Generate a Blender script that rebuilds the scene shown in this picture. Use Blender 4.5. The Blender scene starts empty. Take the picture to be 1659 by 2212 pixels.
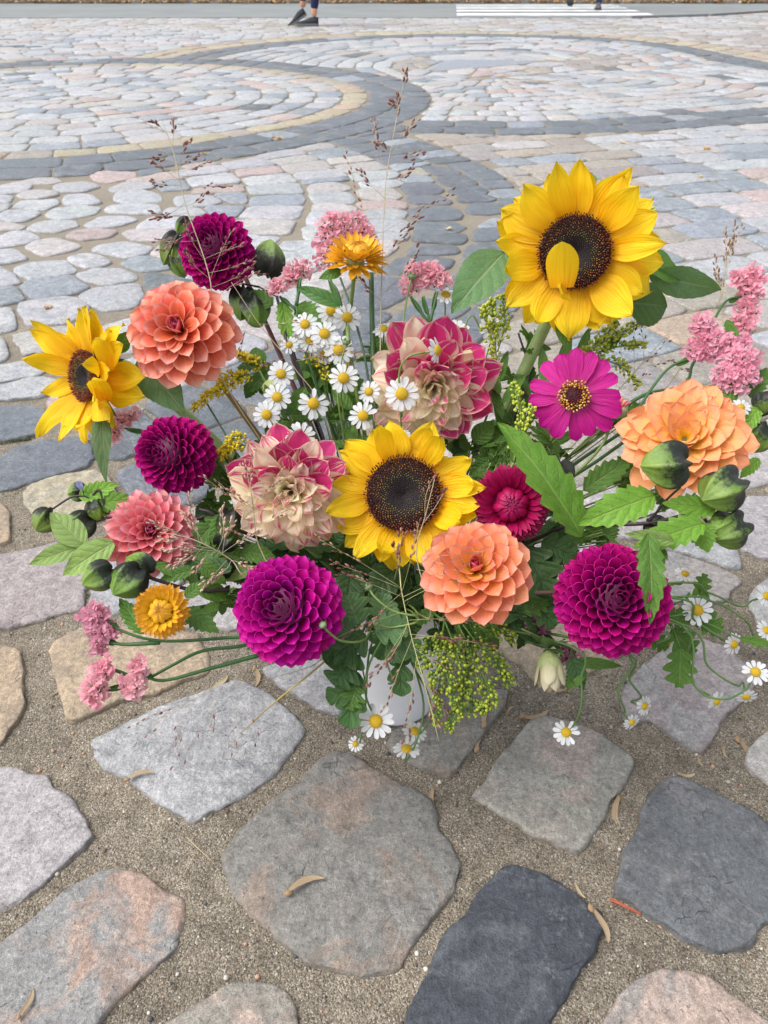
import bpy, math, random
import numpy as np
from mathutils import Vector, Matrix, noise
R = math.radians
sc = bpy.context.scene
col = sc.collection
rnd = random.Random(7)

# ---------------------------------------------------------------- camera, sky, sun, exposure
CAM_H = 0.72
PITCH = R(36.0)
FOC = 1664.0            # focal length for a picture 1659 wide, 2212 high
cam_d = bpy.data.cameras.new('camera')
cam = bpy.data.objects.new('camera', cam_d)
col.objects.link(cam)
cam.location = (0, 0, CAM_H)
cam.rotation_euler = (R(90) - PITCH, 0, 0)
cam_d.sensor_fit = 'HORIZONTAL'
cam_d.sensor_width = 36
cam_d.lens = 36 * FOC / 1659
cam_d.clip_start = 0.02
cam_d.clip_end = 400
sc.camera = cam
cam_d.dof.use_dof = True
cam_d.dof.focus_distance = 0.68
cam_d.dof.aperture_fstop = 26.0

SUN_EL, SUN_AZ = R(58), R(-100)
world = bpy.data.worlds.new("World")
sc.world = world
world.use_nodes = True
wn = world.node_tree.nodes
wl = world.node_tree.links
wn.clear()
sky = wn.new('ShaderNodeTexSky')
sky.sky_type = 'NISHITA'
sky.sun_disc = False
sky.sun_elevation = SUN_EL
sky.sun_rotation = SUN_AZ
sky.air_density = 1.0
sky.dust_density = 3.0
hs = wn.new('ShaderNodeHueSaturation')
hs.inputs['Saturation'].default_value = 0.30
bgn = wn.new('ShaderNodeBackground')
bgn.inputs['Strength'].default_value = 0.15
wo = wn.new('ShaderNodeOutputWorld')
wl.new(sky.outputs[0], hs.inputs['Color'])
wl.new(hs.outputs[0], bgn.inputs['Color'])
wl.new(bgn.outputs[0], wo.inputs['Surface'])
sd = bpy.data.lights.new('sun', 'SUN')
sd.energy = 1.65
sd.angle = R(48)
sd.color = (1.0, 0.97, 0.92)
sun = bpy.data.objects.new('sun', sd)
col.objects.link(sun)
sdir = Vector((math.sin(SUN_AZ) * math.cos(SUN_EL), math.cos(SUN_AZ) * math.cos(SUN_EL), math.sin(SUN_EL)))
sun.rotation_euler = sdir.to_track_quat('Z', 'Y').to_euler()
sc.view_settings.view_transform = 'Standard'
sc.view_settings.look = 'None'
sc.view_settings.exposure = 0.64
sc.view_settings.gamma = 1.0
sc.view_settings.use_curve_mapping = False
sc.cycles.max_bounces = 6
sc.cycles.diffuse_bounces = 3
sc.cycles.transparent_max_bounces = 6

# ---------------------------------------------------------------- geometry helpers
CP, SP = math.cos(PITCH), math.sin(PITCH)
UPC = Vector((0, SP, CP))
CAM = Vector((0, 0, CAM_H))

def P(x, y, Z):
    """world point seen at picture point x, y (1659 x 2212) at depth Z in front of the camera"""
    u, v = (x - 829.5) / FOC, (y - 1106) / FOC
    return Vector((u * Z, Z * (CP - v * SP), CAM_H - Z * (SP + v * CP)))

def G(x, y, z=0.0):
    """ground point seen at picture point x, y"""
    u, v = (x - 829.5) / FOC, (y - 1106) / FOC
    t = (CAM_H - z) / (SP + v * CP)
    return (u * t, t * (CP - v * SP))

def pix(x, y, z=0.0):
    dz = CAM_H - z
    Z = y * CP + dz * SP
    return (829.5 + FOC * x / Z, 1106 + FOC * (dz * CP - y * SP) / Z, Z)

def lin(h):
    h = h.lstrip('#')
    r = []
    for i in (0, 2, 4):
        c = int(h[i:i + 2], 16) / 255
        r.append(c / 12.92 if c <= 0.04045 else ((c + 0.055) / 1.055) ** 2.4)
    return tuple(r)

def mesh_from(name, verts, faces, mat=None, cols=None, uvs=None, smooth=True, cols2=None, mats=None, fm=None):
    me = bpy.data.meshes.new(name)
    me.from_pydata([tuple(v) for v in verts], [], faces)
    if smooth:
        me.polygons.foreach_set('use_smooth', [True] * len(me.polygons))
    if cols is not None:
        a = me.color_attributes.new('col', 'FLOAT_COLOR', 'POINT')
        a.data.foreach_set('color', np.array([(*c[:3], 1.0) for c in cols], dtype=np.float32).ravel())
    if cols2 is not None:
        a = me.color_attributes.new('col2', 'FLOAT_COLOR', 'POINT')
        a.data.foreach_set('color', np.array([(*c[:3], 1.0) for c in cols2], dtype=np.float32).ravel())
    if uvs is not None:
        uvl = me.uv_layers.new(name='uv')
        li = np.zeros(len(me.loops), dtype=np.int32)
        me.loops.foreach_get('vertex_index', li)
        uvl.data.foreach_set('uv', np.array(uvs, dtype=np.float32)[li].ravel())
    if mats:
        for m in mats:
            me.materials.append(m)
        if fm is not None:
            me.polygons.foreach_set('material_index', fm)
    elif mat:
        me.materials.append(mat)
    me.update()
    return me

WM = {}

def link(name, me, parent=None, M=None, color=None, kind=None, label=None):
    """links one mesh object; M is its world matrix"""
    o = bpy.data.objects.new(name, me)
    col.objects.link(o)
    M = M if M is not None else Matrix.Identity(4)
    WM[o.name] = M
    if parent is not None:
        o.parent = parent
        o.matrix_basis = WM[parent.name].inverted() @ M
    else:
        o.matrix_basis = M
    if color is not None:
        o.color = (*color, 1.0)
    if kind:
        o['kind'] = kind
    if label:
        o['label'] = label
    return o

def thing(name, loc, label, cat, group=None):
    o = bpy.data.objects.new(name, None)
    o.empty_display_size = 0.01
    col.objects.link(o)
    o.location = loc
    WM[o.name] = Matrix.Translation(Vector(loc))
    o['label'] = label
    o['category'] = cat
    if group:
        o['group'] = group
    return o

def tag(o, label, cat, group=None):
    o['label'] = label
    o['category'] = cat
    if group:
        o['group'] = group
    return o

class MB:
    """collects shapes for one mesh"""
    def __init__(s):
        s.v, s.f, s.c, s.c2 = [], [], [], []
    def add(s, v, f, c, c2=None):
        n = len(s.v)
        s.v += list(v)
        s.f += [tuple(i + n for i in q) for q in f]
        if c and isinstance(c[0], (int, float)):
            s.c += [c] * len(v)
        else:
            s.c += list(c)
        if c2 is not None:
            s.c2 += [c2] * len(v)
    def mesh(s, name, mat, smooth=True):
        return mesh_from(name, s.v, s.f, mat, s.c, smooth=smooth, cols2=s.c2 if s.c2 else None)

def tube_geo(pts, rads, n=6, cap=True):
    v, f = [], []
    up = Vector((0.31, 0.2, 0.93)).normalized()
    X = None
    for i, p in enumerate(pts):
        a = pts[max(0, i - 1)]
        b = pts[min(len(pts) - 1, i + 1)]
        t = (b - a)
        t = t.normalized() if t.length > 1e-9 else Vector((0, 0, 1))
        X = t.cross(up).normalized() if X is None else (X - t * X.dot(t)).normalized()
        Y = t.cross(X)
        r = rads[i] if hasattr(rads, '__len__') else rads
        for k in range(n):
            a_ = 2 * math.pi * k / n
            v.append(p + X * (math.cos(a_) * r) + Y * (math.sin(a_) * r))
    for i in range(len(pts) - 1):
        for k in range(n):
            k2 = (k + 1) % n
            f.append((i * n + k, i * n + k2, (i + 1) * n + k2, (i + 1) * n + k))
    if cap:
        f.append(tuple(range(n - 1, -1, -1)))
        f.append(tuple((len(pts) - 1) * n + k for k in range(n)))
    return v, f

def curve_pts(ctrl, n=10):
    """Catmull-Rom through the control points"""
    c = [Vector(p) for p in ctrl]
    c = [c[0] * 2 - c[1]] + c + [c[-1] * 2 - c[-2]]
    out = []
    for i in range(1, len(c) - 2):
        for k in range(n):
            t = k / n
            a, b, d, e = c[i - 1], c[i], c[i + 1], c[i + 2]
            out.append(0.5 * ((2 * b) + (d - a) * t + (2 * a - 5 * b + 4 * d - e) * t * t + (3 * b - a - 3 * d + e) * t ** 3))
    out.append(c[-2])
    return out

def ellips(p, d, L, r, n=5, m=4):
    """small seed shape: p base, d direction"""
    d = d.normalized()
    X = d.orthogonal().normalized()
    Y = d.cross(X)
    v = [p]
    for i in range(1, m):
        t = i / m
        rr = r * math.sin(math.pi * t) ** 0.8
        for k in range(n):
            a = 2 * math.pi * k / n
            v.append(p + d * (L * t) + X * (math.cos(a) * rr) + Y * (math.sin(a) * rr))
    v.append(p + d * L)
    f = [(0, 1 + (k + 1) % n, 1 + k) for k in range(n)]
    for i in range(m - 2):
        for k in range(n):
            k2 = (k + 1) % n
            f.append((1 + i * n + k, 1 + i * n + k2, 1 + (i + 1) * n + k2, 1 + (i + 1) * n + k))
    e = len(v) - 1
    b = 1 + (m - 2) * n
    f += [(b + k, b + (k + 1) % n, e) for k in range(n)]
    return v, f

# ---------------------------------------------------------------- materials
class NT:
    def __init__(s, name):
        s.m = bpy.data.materials.new(name)
        s.m.use_nodes = True
        s.t = s.m.node_tree
        s.t.nodes.clear()
        s.out = s.t.nodes.new('ShaderNodeOutputMaterial')
    def n(s, typ, ins=None, **kw):
        nd = s.t.nodes.new(typ)
        for k, v in kw.items():
            setattr(nd, k, v)
        for k, v in (ins or {}).items():
            if isinstance(v, bpy.types.NodeSocket):
                s.t.links.new(v, nd.inputs[k])
            else:
                nd.inputs[k].default_value = v
        return nd
    def math(s, op, a, b=0.0, clamp=False):
        return s.n('ShaderNodeMath', {0: a, 1: b}, operation=op, use_clamp=clamp).outputs[0]
    def mix(s, f, a, b, mode='MIX'):
        nd = s.n('ShaderNodeMix', data_type='RGBA', blend_type=mode)
        for i, v in ((0, f), (6, a), (7, b)):
            if isinstance(v, bpy.types.NodeSocket):
                s.t.links.new(v, nd.inputs[i])
            else:
                nd.inputs[i].default_value = v if i == 0 else (*v[:3], 1)
        return nd.outputs[2]
    def noise(s, vec, scale, detail=2, rough=.5, dist=0.0):
        nd = s.n('ShaderNodeTexNoise', {'Scale': scale, 'Detail': detail, 'Roughness': rough, 'Distortion': dist})
        if vec is not None:
            s.t.links.new(vec, nd.inputs['Vector'])
        return nd
    def ramp(s, fac, stops, interp='LINEAR'):
        nd = s.n('ShaderNodeValToRGB', {0: fac})
        cr = nd.color_ramp
        cr.interpolation = interp
        while len(cr.elements) > 1:
            cr.elements.remove(cr.elements[0])
        cr.elements[0].position = stops[0][0]
        cr.elements[0].color = (*stops[0][1][:3], 1)
        for p, c in stops[1:]:
            e = cr.elements.new(p)
            e.color = (*c[:3], 1)
        return nd.outputs[0]
    def step(s, v, a, b):
        return s.n('ShaderNodeMapRange', {0: v, 1: a, 2: b, 3: 0.0, 4: 1.0}, clamp=True).outputs[0]

def g(v):
    return (v, v, v)

def stone_material(name='cobble_stone', fine=1.0):
    t = NT(name)
    pos = t.n('ShaderNodeNewGeometry').outputs['Position']
    c1 = t.n('ShaderNodeAttribute', attribute_name='col').outputs['Color']
    c2 = t.n('ShaderNodeAttribute', attribute_name='col2').outputs['Color']
    rv = t.n('ShaderNodeVectorMath', {0: c1, 1: (37, 51, 29)}, operation='MULTIPLY').outputs[0]
    p = t.n('ShaderNodeVectorMath', {0: pos, 1: rv}, operation='ADD').outputs[0]
    n1 = t.noise(p, 14, 4, .6, .6).outputs[0]
    patch = t.step(n1, .50, .60)
    c = t.mix(t.math('MULTIPLY', patch, .85), c1, c2)
    n2 = t.noise(p, 60, 5, .7).outputs[0]
    c = t.mix(1.0, c, t.ramp(n2, [(.25, g(.60)), (.5, g(1.0)), (.75, g(1.38))]), 'MULTIPLY')
    nm = t.noise(p, 210, 4, .75).outputs[0]
    c = t.mix(1.0, c, t.ramp(nm, [(.3, g(.66)), (.5, g(1.0)), (.7, g(1.42))]), 'MULTIPLY')
    n3 = t.noise(p, 900, 3, .7).outputs[0]
    c = t.mix(.9, c, t.ramp(n3, [(.3, g(.62)), (.5, g(.98)), (.68, g(1.45))]), 'MULTIPLY')
    # pale mineral veins and dark hair cracks
    sp = t.n('ShaderNodeVectorMath', {0: p, 1: t.n('ShaderNodeVectorMath', {0: t.noise(p, 6, 2).outputs['Color'], 3: .13}, operation='SCALE').outputs[0]}, operation='ADD').outputs[0]
    vo = t.n('ShaderNodeTexVoronoi', {'Scale': 9.0, 'Vector': sp}, feature='DISTANCE_TO_EDGE').outputs['Distance']
    vein = t.math('SUBTRACT', 1.0, t.step(vo, .001, .016))
    gate = t.step(t.math('ADD', t.math('MULTIPLY', nm, .5), t.math('MULTIPLY', t.noise(p, 9, 3).outputs[0], .6)), .55, .66)
    c = t.mix(t.math('MULTIPLY', t.math('MULTIPLY', vein, gate), .26), c, (.45, .45, .43))
    wp = t.n('ShaderNodeVectorMath', {0: p, 1: t.n('ShaderNodeVectorMath', {0: t.noise(p, 30, 4).outputs['Color'], 3: .035}, operation='SCALE').outputs[0]}, operation='ADD').outputs[0]
    vo2 = t.n('ShaderNodeTexVoronoi', {'Scale': 21.0, 'Vector': wp}, feature='DISTANCE_TO_EDGE').outputs['Distance']
    crack = t.math('SUBTRACT', 1.0, t.step(vo2, .0, .007))
    gate2 = t.step(t.noise(p, 16, 3).outputs[0], .54, .66)
    ck = t.math('MULTIPLY', crack, gate2)
    c = t.mix(t.math('MULTIPLY', ck, .5), c, (.07, .065, .06))
    pit = t.step(t.noise(p, 260, 2, .6).outputs[0], .66, .74)
    c = t.mix(t.math('MULTIPLY', pit, .4), c, (.08, .075, .07))
    lich = t.math('MULTIPLY', t.step(t.noise(p, 38, 5, .8).outputs[0], .56, .66), t.step(t.noise(p, 8, 2).outputs[0], .47, .58))
    c = t.mix(t.math('MULTIPLY', lich, .30), c, (.40, .41, .40))
    # sand dust kept where the stone meets the joint
    z = t.n('ShaderNodeSeparateXYZ', {0: pos}).outputs[2]
    dust = t.math('SUBTRACT', 1.0, t.step(t.math('ADD', z, t.math('MULTIPLY', n2, .006)), .004, .0085))
    c = t.mix(t.math('MULTIPLY', dust, .6), c, (.21, .185, .145))
    h = t.math('ADD', t.math('MULTIPLY', n2, .8), t.math('MULTIPLY', n3, .16))
    h = t.math('ADD', h, t.math('MULTIPLY', nm, .55))
    h = t.math('ADD', h, t.math('MULTIPLY', n1, .9))
    h = t.math('SUBTRACT', h, t.math('MULTIPLY', ck, .5))
    h = t.math('SUBTRACT', h, t.math('MULTIPLY', pit, .22))
    bp = t.n('ShaderNodeBump', {'Height': h, 'Strength': 1.0, 'Distance': .0038})
    b = t.n('ShaderNodeBsdfPrincipled', {'Base Color': c, 'Roughness': t.math('ADD', .42, t.math('MULTIPLY', n2, .25)),
                                         'Normal': bp.outputs[0], 'Specular IOR Level': .55})
    t.t.links.new(b.outputs[0], t.out.inputs[0])
    return t.m

def sand_material():
    t = NT('joint_sand')
    pos = t.n('ShaderNodeNewGeometry').outputs['Position']
    n0 = t.noise(pos, 5, 3, .6).outputs[0]
    v1 = t.n('ShaderNodeTexVoronoi', {'Scale': 820.0, 'Vector': pos, 'Randomness': 1.0})
    v2 = t.n('ShaderNodeTexVoronoi', {'Scale': 380.0, 'Vector': pos, 'Randomness': 1.0})
    gr = t.n('ShaderNodeSeparateColor', {0: v1.outputs['Color']}).outputs[0]
    gr2 = t.n('ShaderNodeSeparateColor', {0: v2.outputs['Color']}).outputs[1]
    c = t.ramp(gr, [(0, (.115, .095, .072)), (.35, (.225, .19, .145)), (.7, (.31, .265, .205)), (.92, (.40, .35, .28)), (1, (.54, .52, .47))])
    big = t.ramp(gr2, [(0, (.10, .075, .05)), (.5, (.24, .19, .13)), (.9, (.36, .30, .22)), (1, (.5, .46, .4))])
    c = t.mix(t.math('MULTIPLY', t.step(v2.outputs['Distance'], .55, .2), .35), c, big)
    c = t.mix(1.0, c, t.ramp(n0, [(.3, g(.72)), (.6, g(1.05)), (.8, g(1.25))]), 'MULTIPLY')
    n4 = t.noise(pos, 45, 4, .65).outputs[0]
    c = t.mix(1.0, c, t.ramp(n4, [(.3, g(.7)), (.55, g(1.0)), (.75, g(1.2))]), 'MULTIPLY')
    y = t.n('ShaderNodeSeparateXYZ', {0: pos}).outputs[1]
    c = t.mix(t.math('MULTIPLY', t.step(y, .9, 2.2), .6), c, (.33, .295, .24))   # paler joint filling further out on the square
    h = t.math('SUBTRACT', 1.0, t.math('MULTIPLY', v1.outputs['Distance'], 1.0))
    h = t.math('ADD', h, t.math('MULTIPLY', n4, 2.5))
    h = t.math('ADD', h, t.math('MULTIPLY', t.math('SUBTRACT', 1.0, v2.outputs['Distance']), 1.2))
    bp = t.n('ShaderNodeBump', {'Height': h, 'Strength': .9, 'Distance': .0013})
    b = t.n('ShaderNodeBsdfPrincipled', {'Base Color': c, 'Roughness': .9, 'Normal': bp.outputs[0], 'Specular IOR Level': .25})
    t.t.links.new(b.outputs[0], t.out.inputs[0])
    return t.m

def simple_mat(name, base=None, rough=.6, nscale=40, amp=.25, bump=.0, bdist=.001, spec=.4, transl=0.0, attr='col', sss=0.0, tint=True):
    t = NT(name)
    tc = t.n('ShaderNodeTexCoord').outputs['Object']
    c = t.n('ShaderNodeAttribute', attribute_name=attr).outputs['Color'] if base is None else t.n('ShaderNodeRGB').outputs[0]
    if base is not None:
        c.default_value = (*base, 1)
    if tint:
        c = t.mix(1.0, c, t.n('ShaderNodeObjectInfo').outputs['Color'], 'MULTIPLY')
    n = t.noise(tc, nscale, 4, .6).outputs[0]
    c = t.mix(1.0, c, t.ramp(n, [(.25, g(1 - amp)), (.5, g(1.0)), (.75, g(1 + amp))]), 'MULTIPLY')
    b = t.n('ShaderNodeBsdfPrincipled', {'Base Color': c, 'Roughness': rough, 'Specular IOR Level': spec})
    if bump:
        bp = t.n('ShaderNodeBump', {'Height': n, 'Strength': bump, 'Distance': bdist})
        t.t.links.new(bp.outputs[0], b.inputs['Normal'])
    sh = b.outputs[0]
    if transl:
        tr = t.n('ShaderNodeBsdfTranslucent', {'Color': c})
        sh = t.n('ShaderNodeMixShader', {0: transl, 1: b.outputs[0], 2: tr.outputs[0]}).outputs[0]
    t.t.links.new(sh, t.out.inputs[0])
    return t.m

def petal_material(name, stops, edge=None, edge_amt=.0, streak=.12, transl=.3, rough=.55, stripes=None, bump=.35, vstreak=14.0, spec=.3):
    """stops: colours from the petal's base (0) to its tip (1); edge: colour of the rim; stripes: (colour, threshold) painted along the petal"""
    t = NT(name)
    uv = t.n('ShaderNodeUVMap', uv_map='uv').outputs[0]
    s = t.n('ShaderNodeSeparateXYZ', {0: uv})
    u, v = s.outputs[0], s.outputs[1]          # v in 0..1, .5 = midrib
    rn = t.n('ShaderNodeObjectInfo')
    av = t.math('ABSOLUTE', t.math('SUBTRACT', t.math('MULTIPLY', v, 2.0), 1.0))
    off = t.math('MULTIPLY', rn.outputs['Random'], 50.0)
    vec = t.n('ShaderNodeCombineXYZ', {0: t.math('ADD', t.math('MULTIPLY', u, 1.3), off), 1: t.math('MULTIPLY', v, vstreak), 2: off}).outputs[0]
    ns = t.noise(vec, 1.0, 3, .6).outputs[0]
    c = t.ramp(u, stops)
    if stripes:
        scol, lo, hi, uamt = stripes
        m = t.math('ADD', ns, t.math('MULTIPLY', t.math('SUBTRACT', u, .5), uamt))
        vec2 = t.n('ShaderNodeCombineXYZ', {0: t.math('MULTIPLY', rn.outputs['Random'], 91.0), 1: 0.0, 2: 0.0}).outputs[0]
        m = t.math('ADD', m, t.math('MULTIPLY', t.math('SUBTRACT', t.n('ShaderNodeTexWhiteNoise', {0: vec2}).outputs['Value'], .5), .16))
        m = t.step(m, lo, hi)
        rimless = t.math('SUBTRACT', 1.0, t.step(av, .72, .98))
        c = t.mix(t.math('MULTIPLY', m, t.math('ADD', .35, t.math('MULTIPLY', rimless, .6))), c, scol)
        c = t.mix(t.math('MULTIPLY', t.step(u, .93, 1.0), .7), c, stops[0][1])
    if edge is not None:
        e = t.math('MAXIMUM', t.step(av, .55, 1.0), t.step(u, .82, 1.0))
        c = t.mix(t.math('MULTIPLY', e, edge_amt), c, edge)
    c = t.mix(1.0, c, rn.outputs['Color'], 'MULTIPLY')
    c = t.mix(1.0, c, t.ramp(ns, [(.25, g(1 - streak)), (.5, g(1)), (.75, g(1 + streak))]), 'MULTIPLY')
    rvv = t.n('ShaderNodeMapRange', {0: rn.outputs['Random'], 3: .90, 4: 1.08}).outputs[0]
    c = t.n('ShaderNodeHueSaturation', {'Color': c, 'Value': rvv}).outputs[0]
    bp = t.n('ShaderNodeBump', {'Height': ns, 'Strength': bump, 'Distance': .0016})
    b = t.n('ShaderNodeBsdfPrincipled', {'Base Color': c, 'Roughness': rough, 'Normal': bp.outputs[0], 'Specular IOR Level': spec})
    tr = t.n('ShaderNodeBsdfTranslucent', {'Color': c, 'Normal': bp.outputs[0]})
    sh = t.n('ShaderNodeMixShader', {0: transl, 1: b.outputs[0], 2: tr.outputs[0]})
    t.t.links.new(sh.outputs[0], t.out.inputs[0])
    return t.m

def leaf_material(name, top, under, vein, rough=.42, transl=.22, nveins=6.0, slant=.55):
    t = NT(name)
    uv = t.n('ShaderNodeUVMap', uv_map='uv').outputs[0]
    s = t.n('ShaderNodeSeparateXYZ', {0: uv})
    u, v = s.outputs[0], s.outputs[1]
    av = t.math('ABSOLUTE', t.math('SUBTRACT', t.math('MULTIPLY', v, 2.0), 1.0))
    tc = t.n('ShaderNodeTexCoord').outputs['Object']
    n1 = t.noise(tc, 60, 4, .6).outputs[0]
    n2 = t.noise(tc, 700, 3, .6).outputs[0]
    ph = t.math('SUBTRACT', t.math('MULTIPLY', u, nveins), t.math('MULTIPLY', av, slant * nveins * .45))
    ph = t.math('ADD', ph, t.math('MULTIPLY', n1, .35))
    fr = t.math('ABSOLUTE', t.math('SUBTRACT', t.math('FRACT', ph), .5))      # .5 at the vein
    sv = t.math('MULTIPLY', t.step(fr, .43, .5), t.math('SUBTRACT', 1.0, t.step(av, .55, .95)))
    mid = t.math('SUBTRACT', 1.0, t.step(av, .03, .09))
    vn = t.math('MAXIMUM', mid, t.math('MULTIPLY', sv, .8))
    oi = t.n('ShaderNodeObjectInfo')
    base = t.mix(t.step(n1, .35, .68), top, tuple(x * 1.45 for x in top))
    gm = t.n('ShaderNodeNewGeometry')
    base = t.mix(gm.outputs['Backfacing'], base, under)
    nb = t.noise(tc, 18, 3, .6).outputs[0]
    base = t.mix(t.math('MULTIPLY', t.step(nb, .52, .72), .35), base, tuple(x * k for x, k in zip(top, (2.6, 1.9, 1.2))))
    spot = t.step(t.noise(tc, 130, 3, .7).outputs[0], .70, .76)
    base = t.mix(t.math('MULTIPLY', spot, .6), base, (.14, .09, .03))
    base = t.mix(t.math('MULTIPLY', t.math('MULTIPLY', t.step(av, .9, 1.0), t.step(nb, .45, .6)), .5), base, (.22, .17, .05))
    base = t.mix(t.math('MULTIPLY', vn, .6), base, vein)
    base = t.mix(1.0, base, oi.outputs['Color'], 'MULTIPLY')
    base = t.mix(.8, base, t.ramp(n2, [(.3, g(.8)), (.7, g(1.2))]), 'MULTIPLY')
    rv = t.n('ShaderNodeMapRange', {0: oi.outputs['Random'], 3: .78, 4: 1.2}).outputs[0]
    base = t.n('ShaderNodeHueSaturation', {'Color': base, 'Value': rv}).outputs[0]
    h = t.math('SUBTRACT', t.math('MULTIPLY', n2, .12), t.math('MULTIPLY', vn, .8))
    h = t.math('ADD', h, t.math('MULTIPLY', t.math('SUBTRACT', .5, fr), .9))
    h = t.math('ADD', h, t.math('MULTIPLY', n1, .5))
    bp = t.n('ShaderNodeBump', {'Height': h, 'Strength': .7, 'Distance': .0012})
    b = t.n('ShaderNodeBsdfPrincipled', {'Base Color': base, 'Roughness': rough, 'Normal': bp.outputs[0], 'Specular IOR Level': .4})
    tr = t.n('ShaderNodeBsdfTranslucent', {'Color': t.mix(1.0, base, (1.25, 1.35, .6), 'MULTIPLY'), 'Normal': bp.outputs[0]})
    sh = t.n('ShaderNodeMixShader', {0: transl, 1: b.outputs[0], 2: tr.outputs[0]})
    t.t.links.new(sh.outputs[0], t.out.inputs[0])
    return t.m

# ---------------------------------------------------------------- ground
M_STONE = stone_material()
M_SAND = sand_material()

def nz(x, y, z=0.0):
    return noise.noise(Vector((x, y, z)))

def build_sand():
    # fine relief close to the camera, one coarse sheet beyond
    xs = np.linspace(-0.9, 0.9, 300)
    ys = np.linspace(0.12, 1.5, 230)
    v, f = [], []
    for y in ys:
        for x in xs:
            ed = min(1.0, (0.9 - abs(x)) / .12, (y - .12) / .05, (1.5 - y) / .15)
            h = nz(x * 9, y * 9) * .0035 + nz(x * 31, y * 31, 3) * .0018 + nz(x * 95, y * 95, 7) * .0011
            v.append((x, y, 0.0008 + h * max(0, ed)))
    nx = len(xs)
    for j in range(len(ys) - 1):
        for i in range(nx - 1):
            a = j * nx + i
            f.append((a, a + 1, a + nx + 1, a + nx))
    # surrounding sheet (a ring round the fine patch, sharing its height at the rim)
    X0, X1, Y0, Y1 = -0.9, 0.9, 0.12, 1.5
    B = 60
    base = len(v)
    zz = 0.0008
    v += [(-B, -20, zz), (B, -20, zz), (B, 90, zz), (-B, 90, zz), (X0, Y0, zz), (X1, Y0, zz), (X1, Y1, zz), (X0, Y1, zz)]
    b = base
    f += [(b, b + 1, b + 5, b + 4), (b + 1, b + 2, b + 6, b + 5), (b + 2, b + 3, b + 7, b + 6), (b + 3, b, b + 4, b + 7)]
    me = mesh_from('ground', v, f, M_SAND)
    o = link('ground', me)
    o['kind'] = 'structure'
    return o

ground = build_sand()

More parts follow.
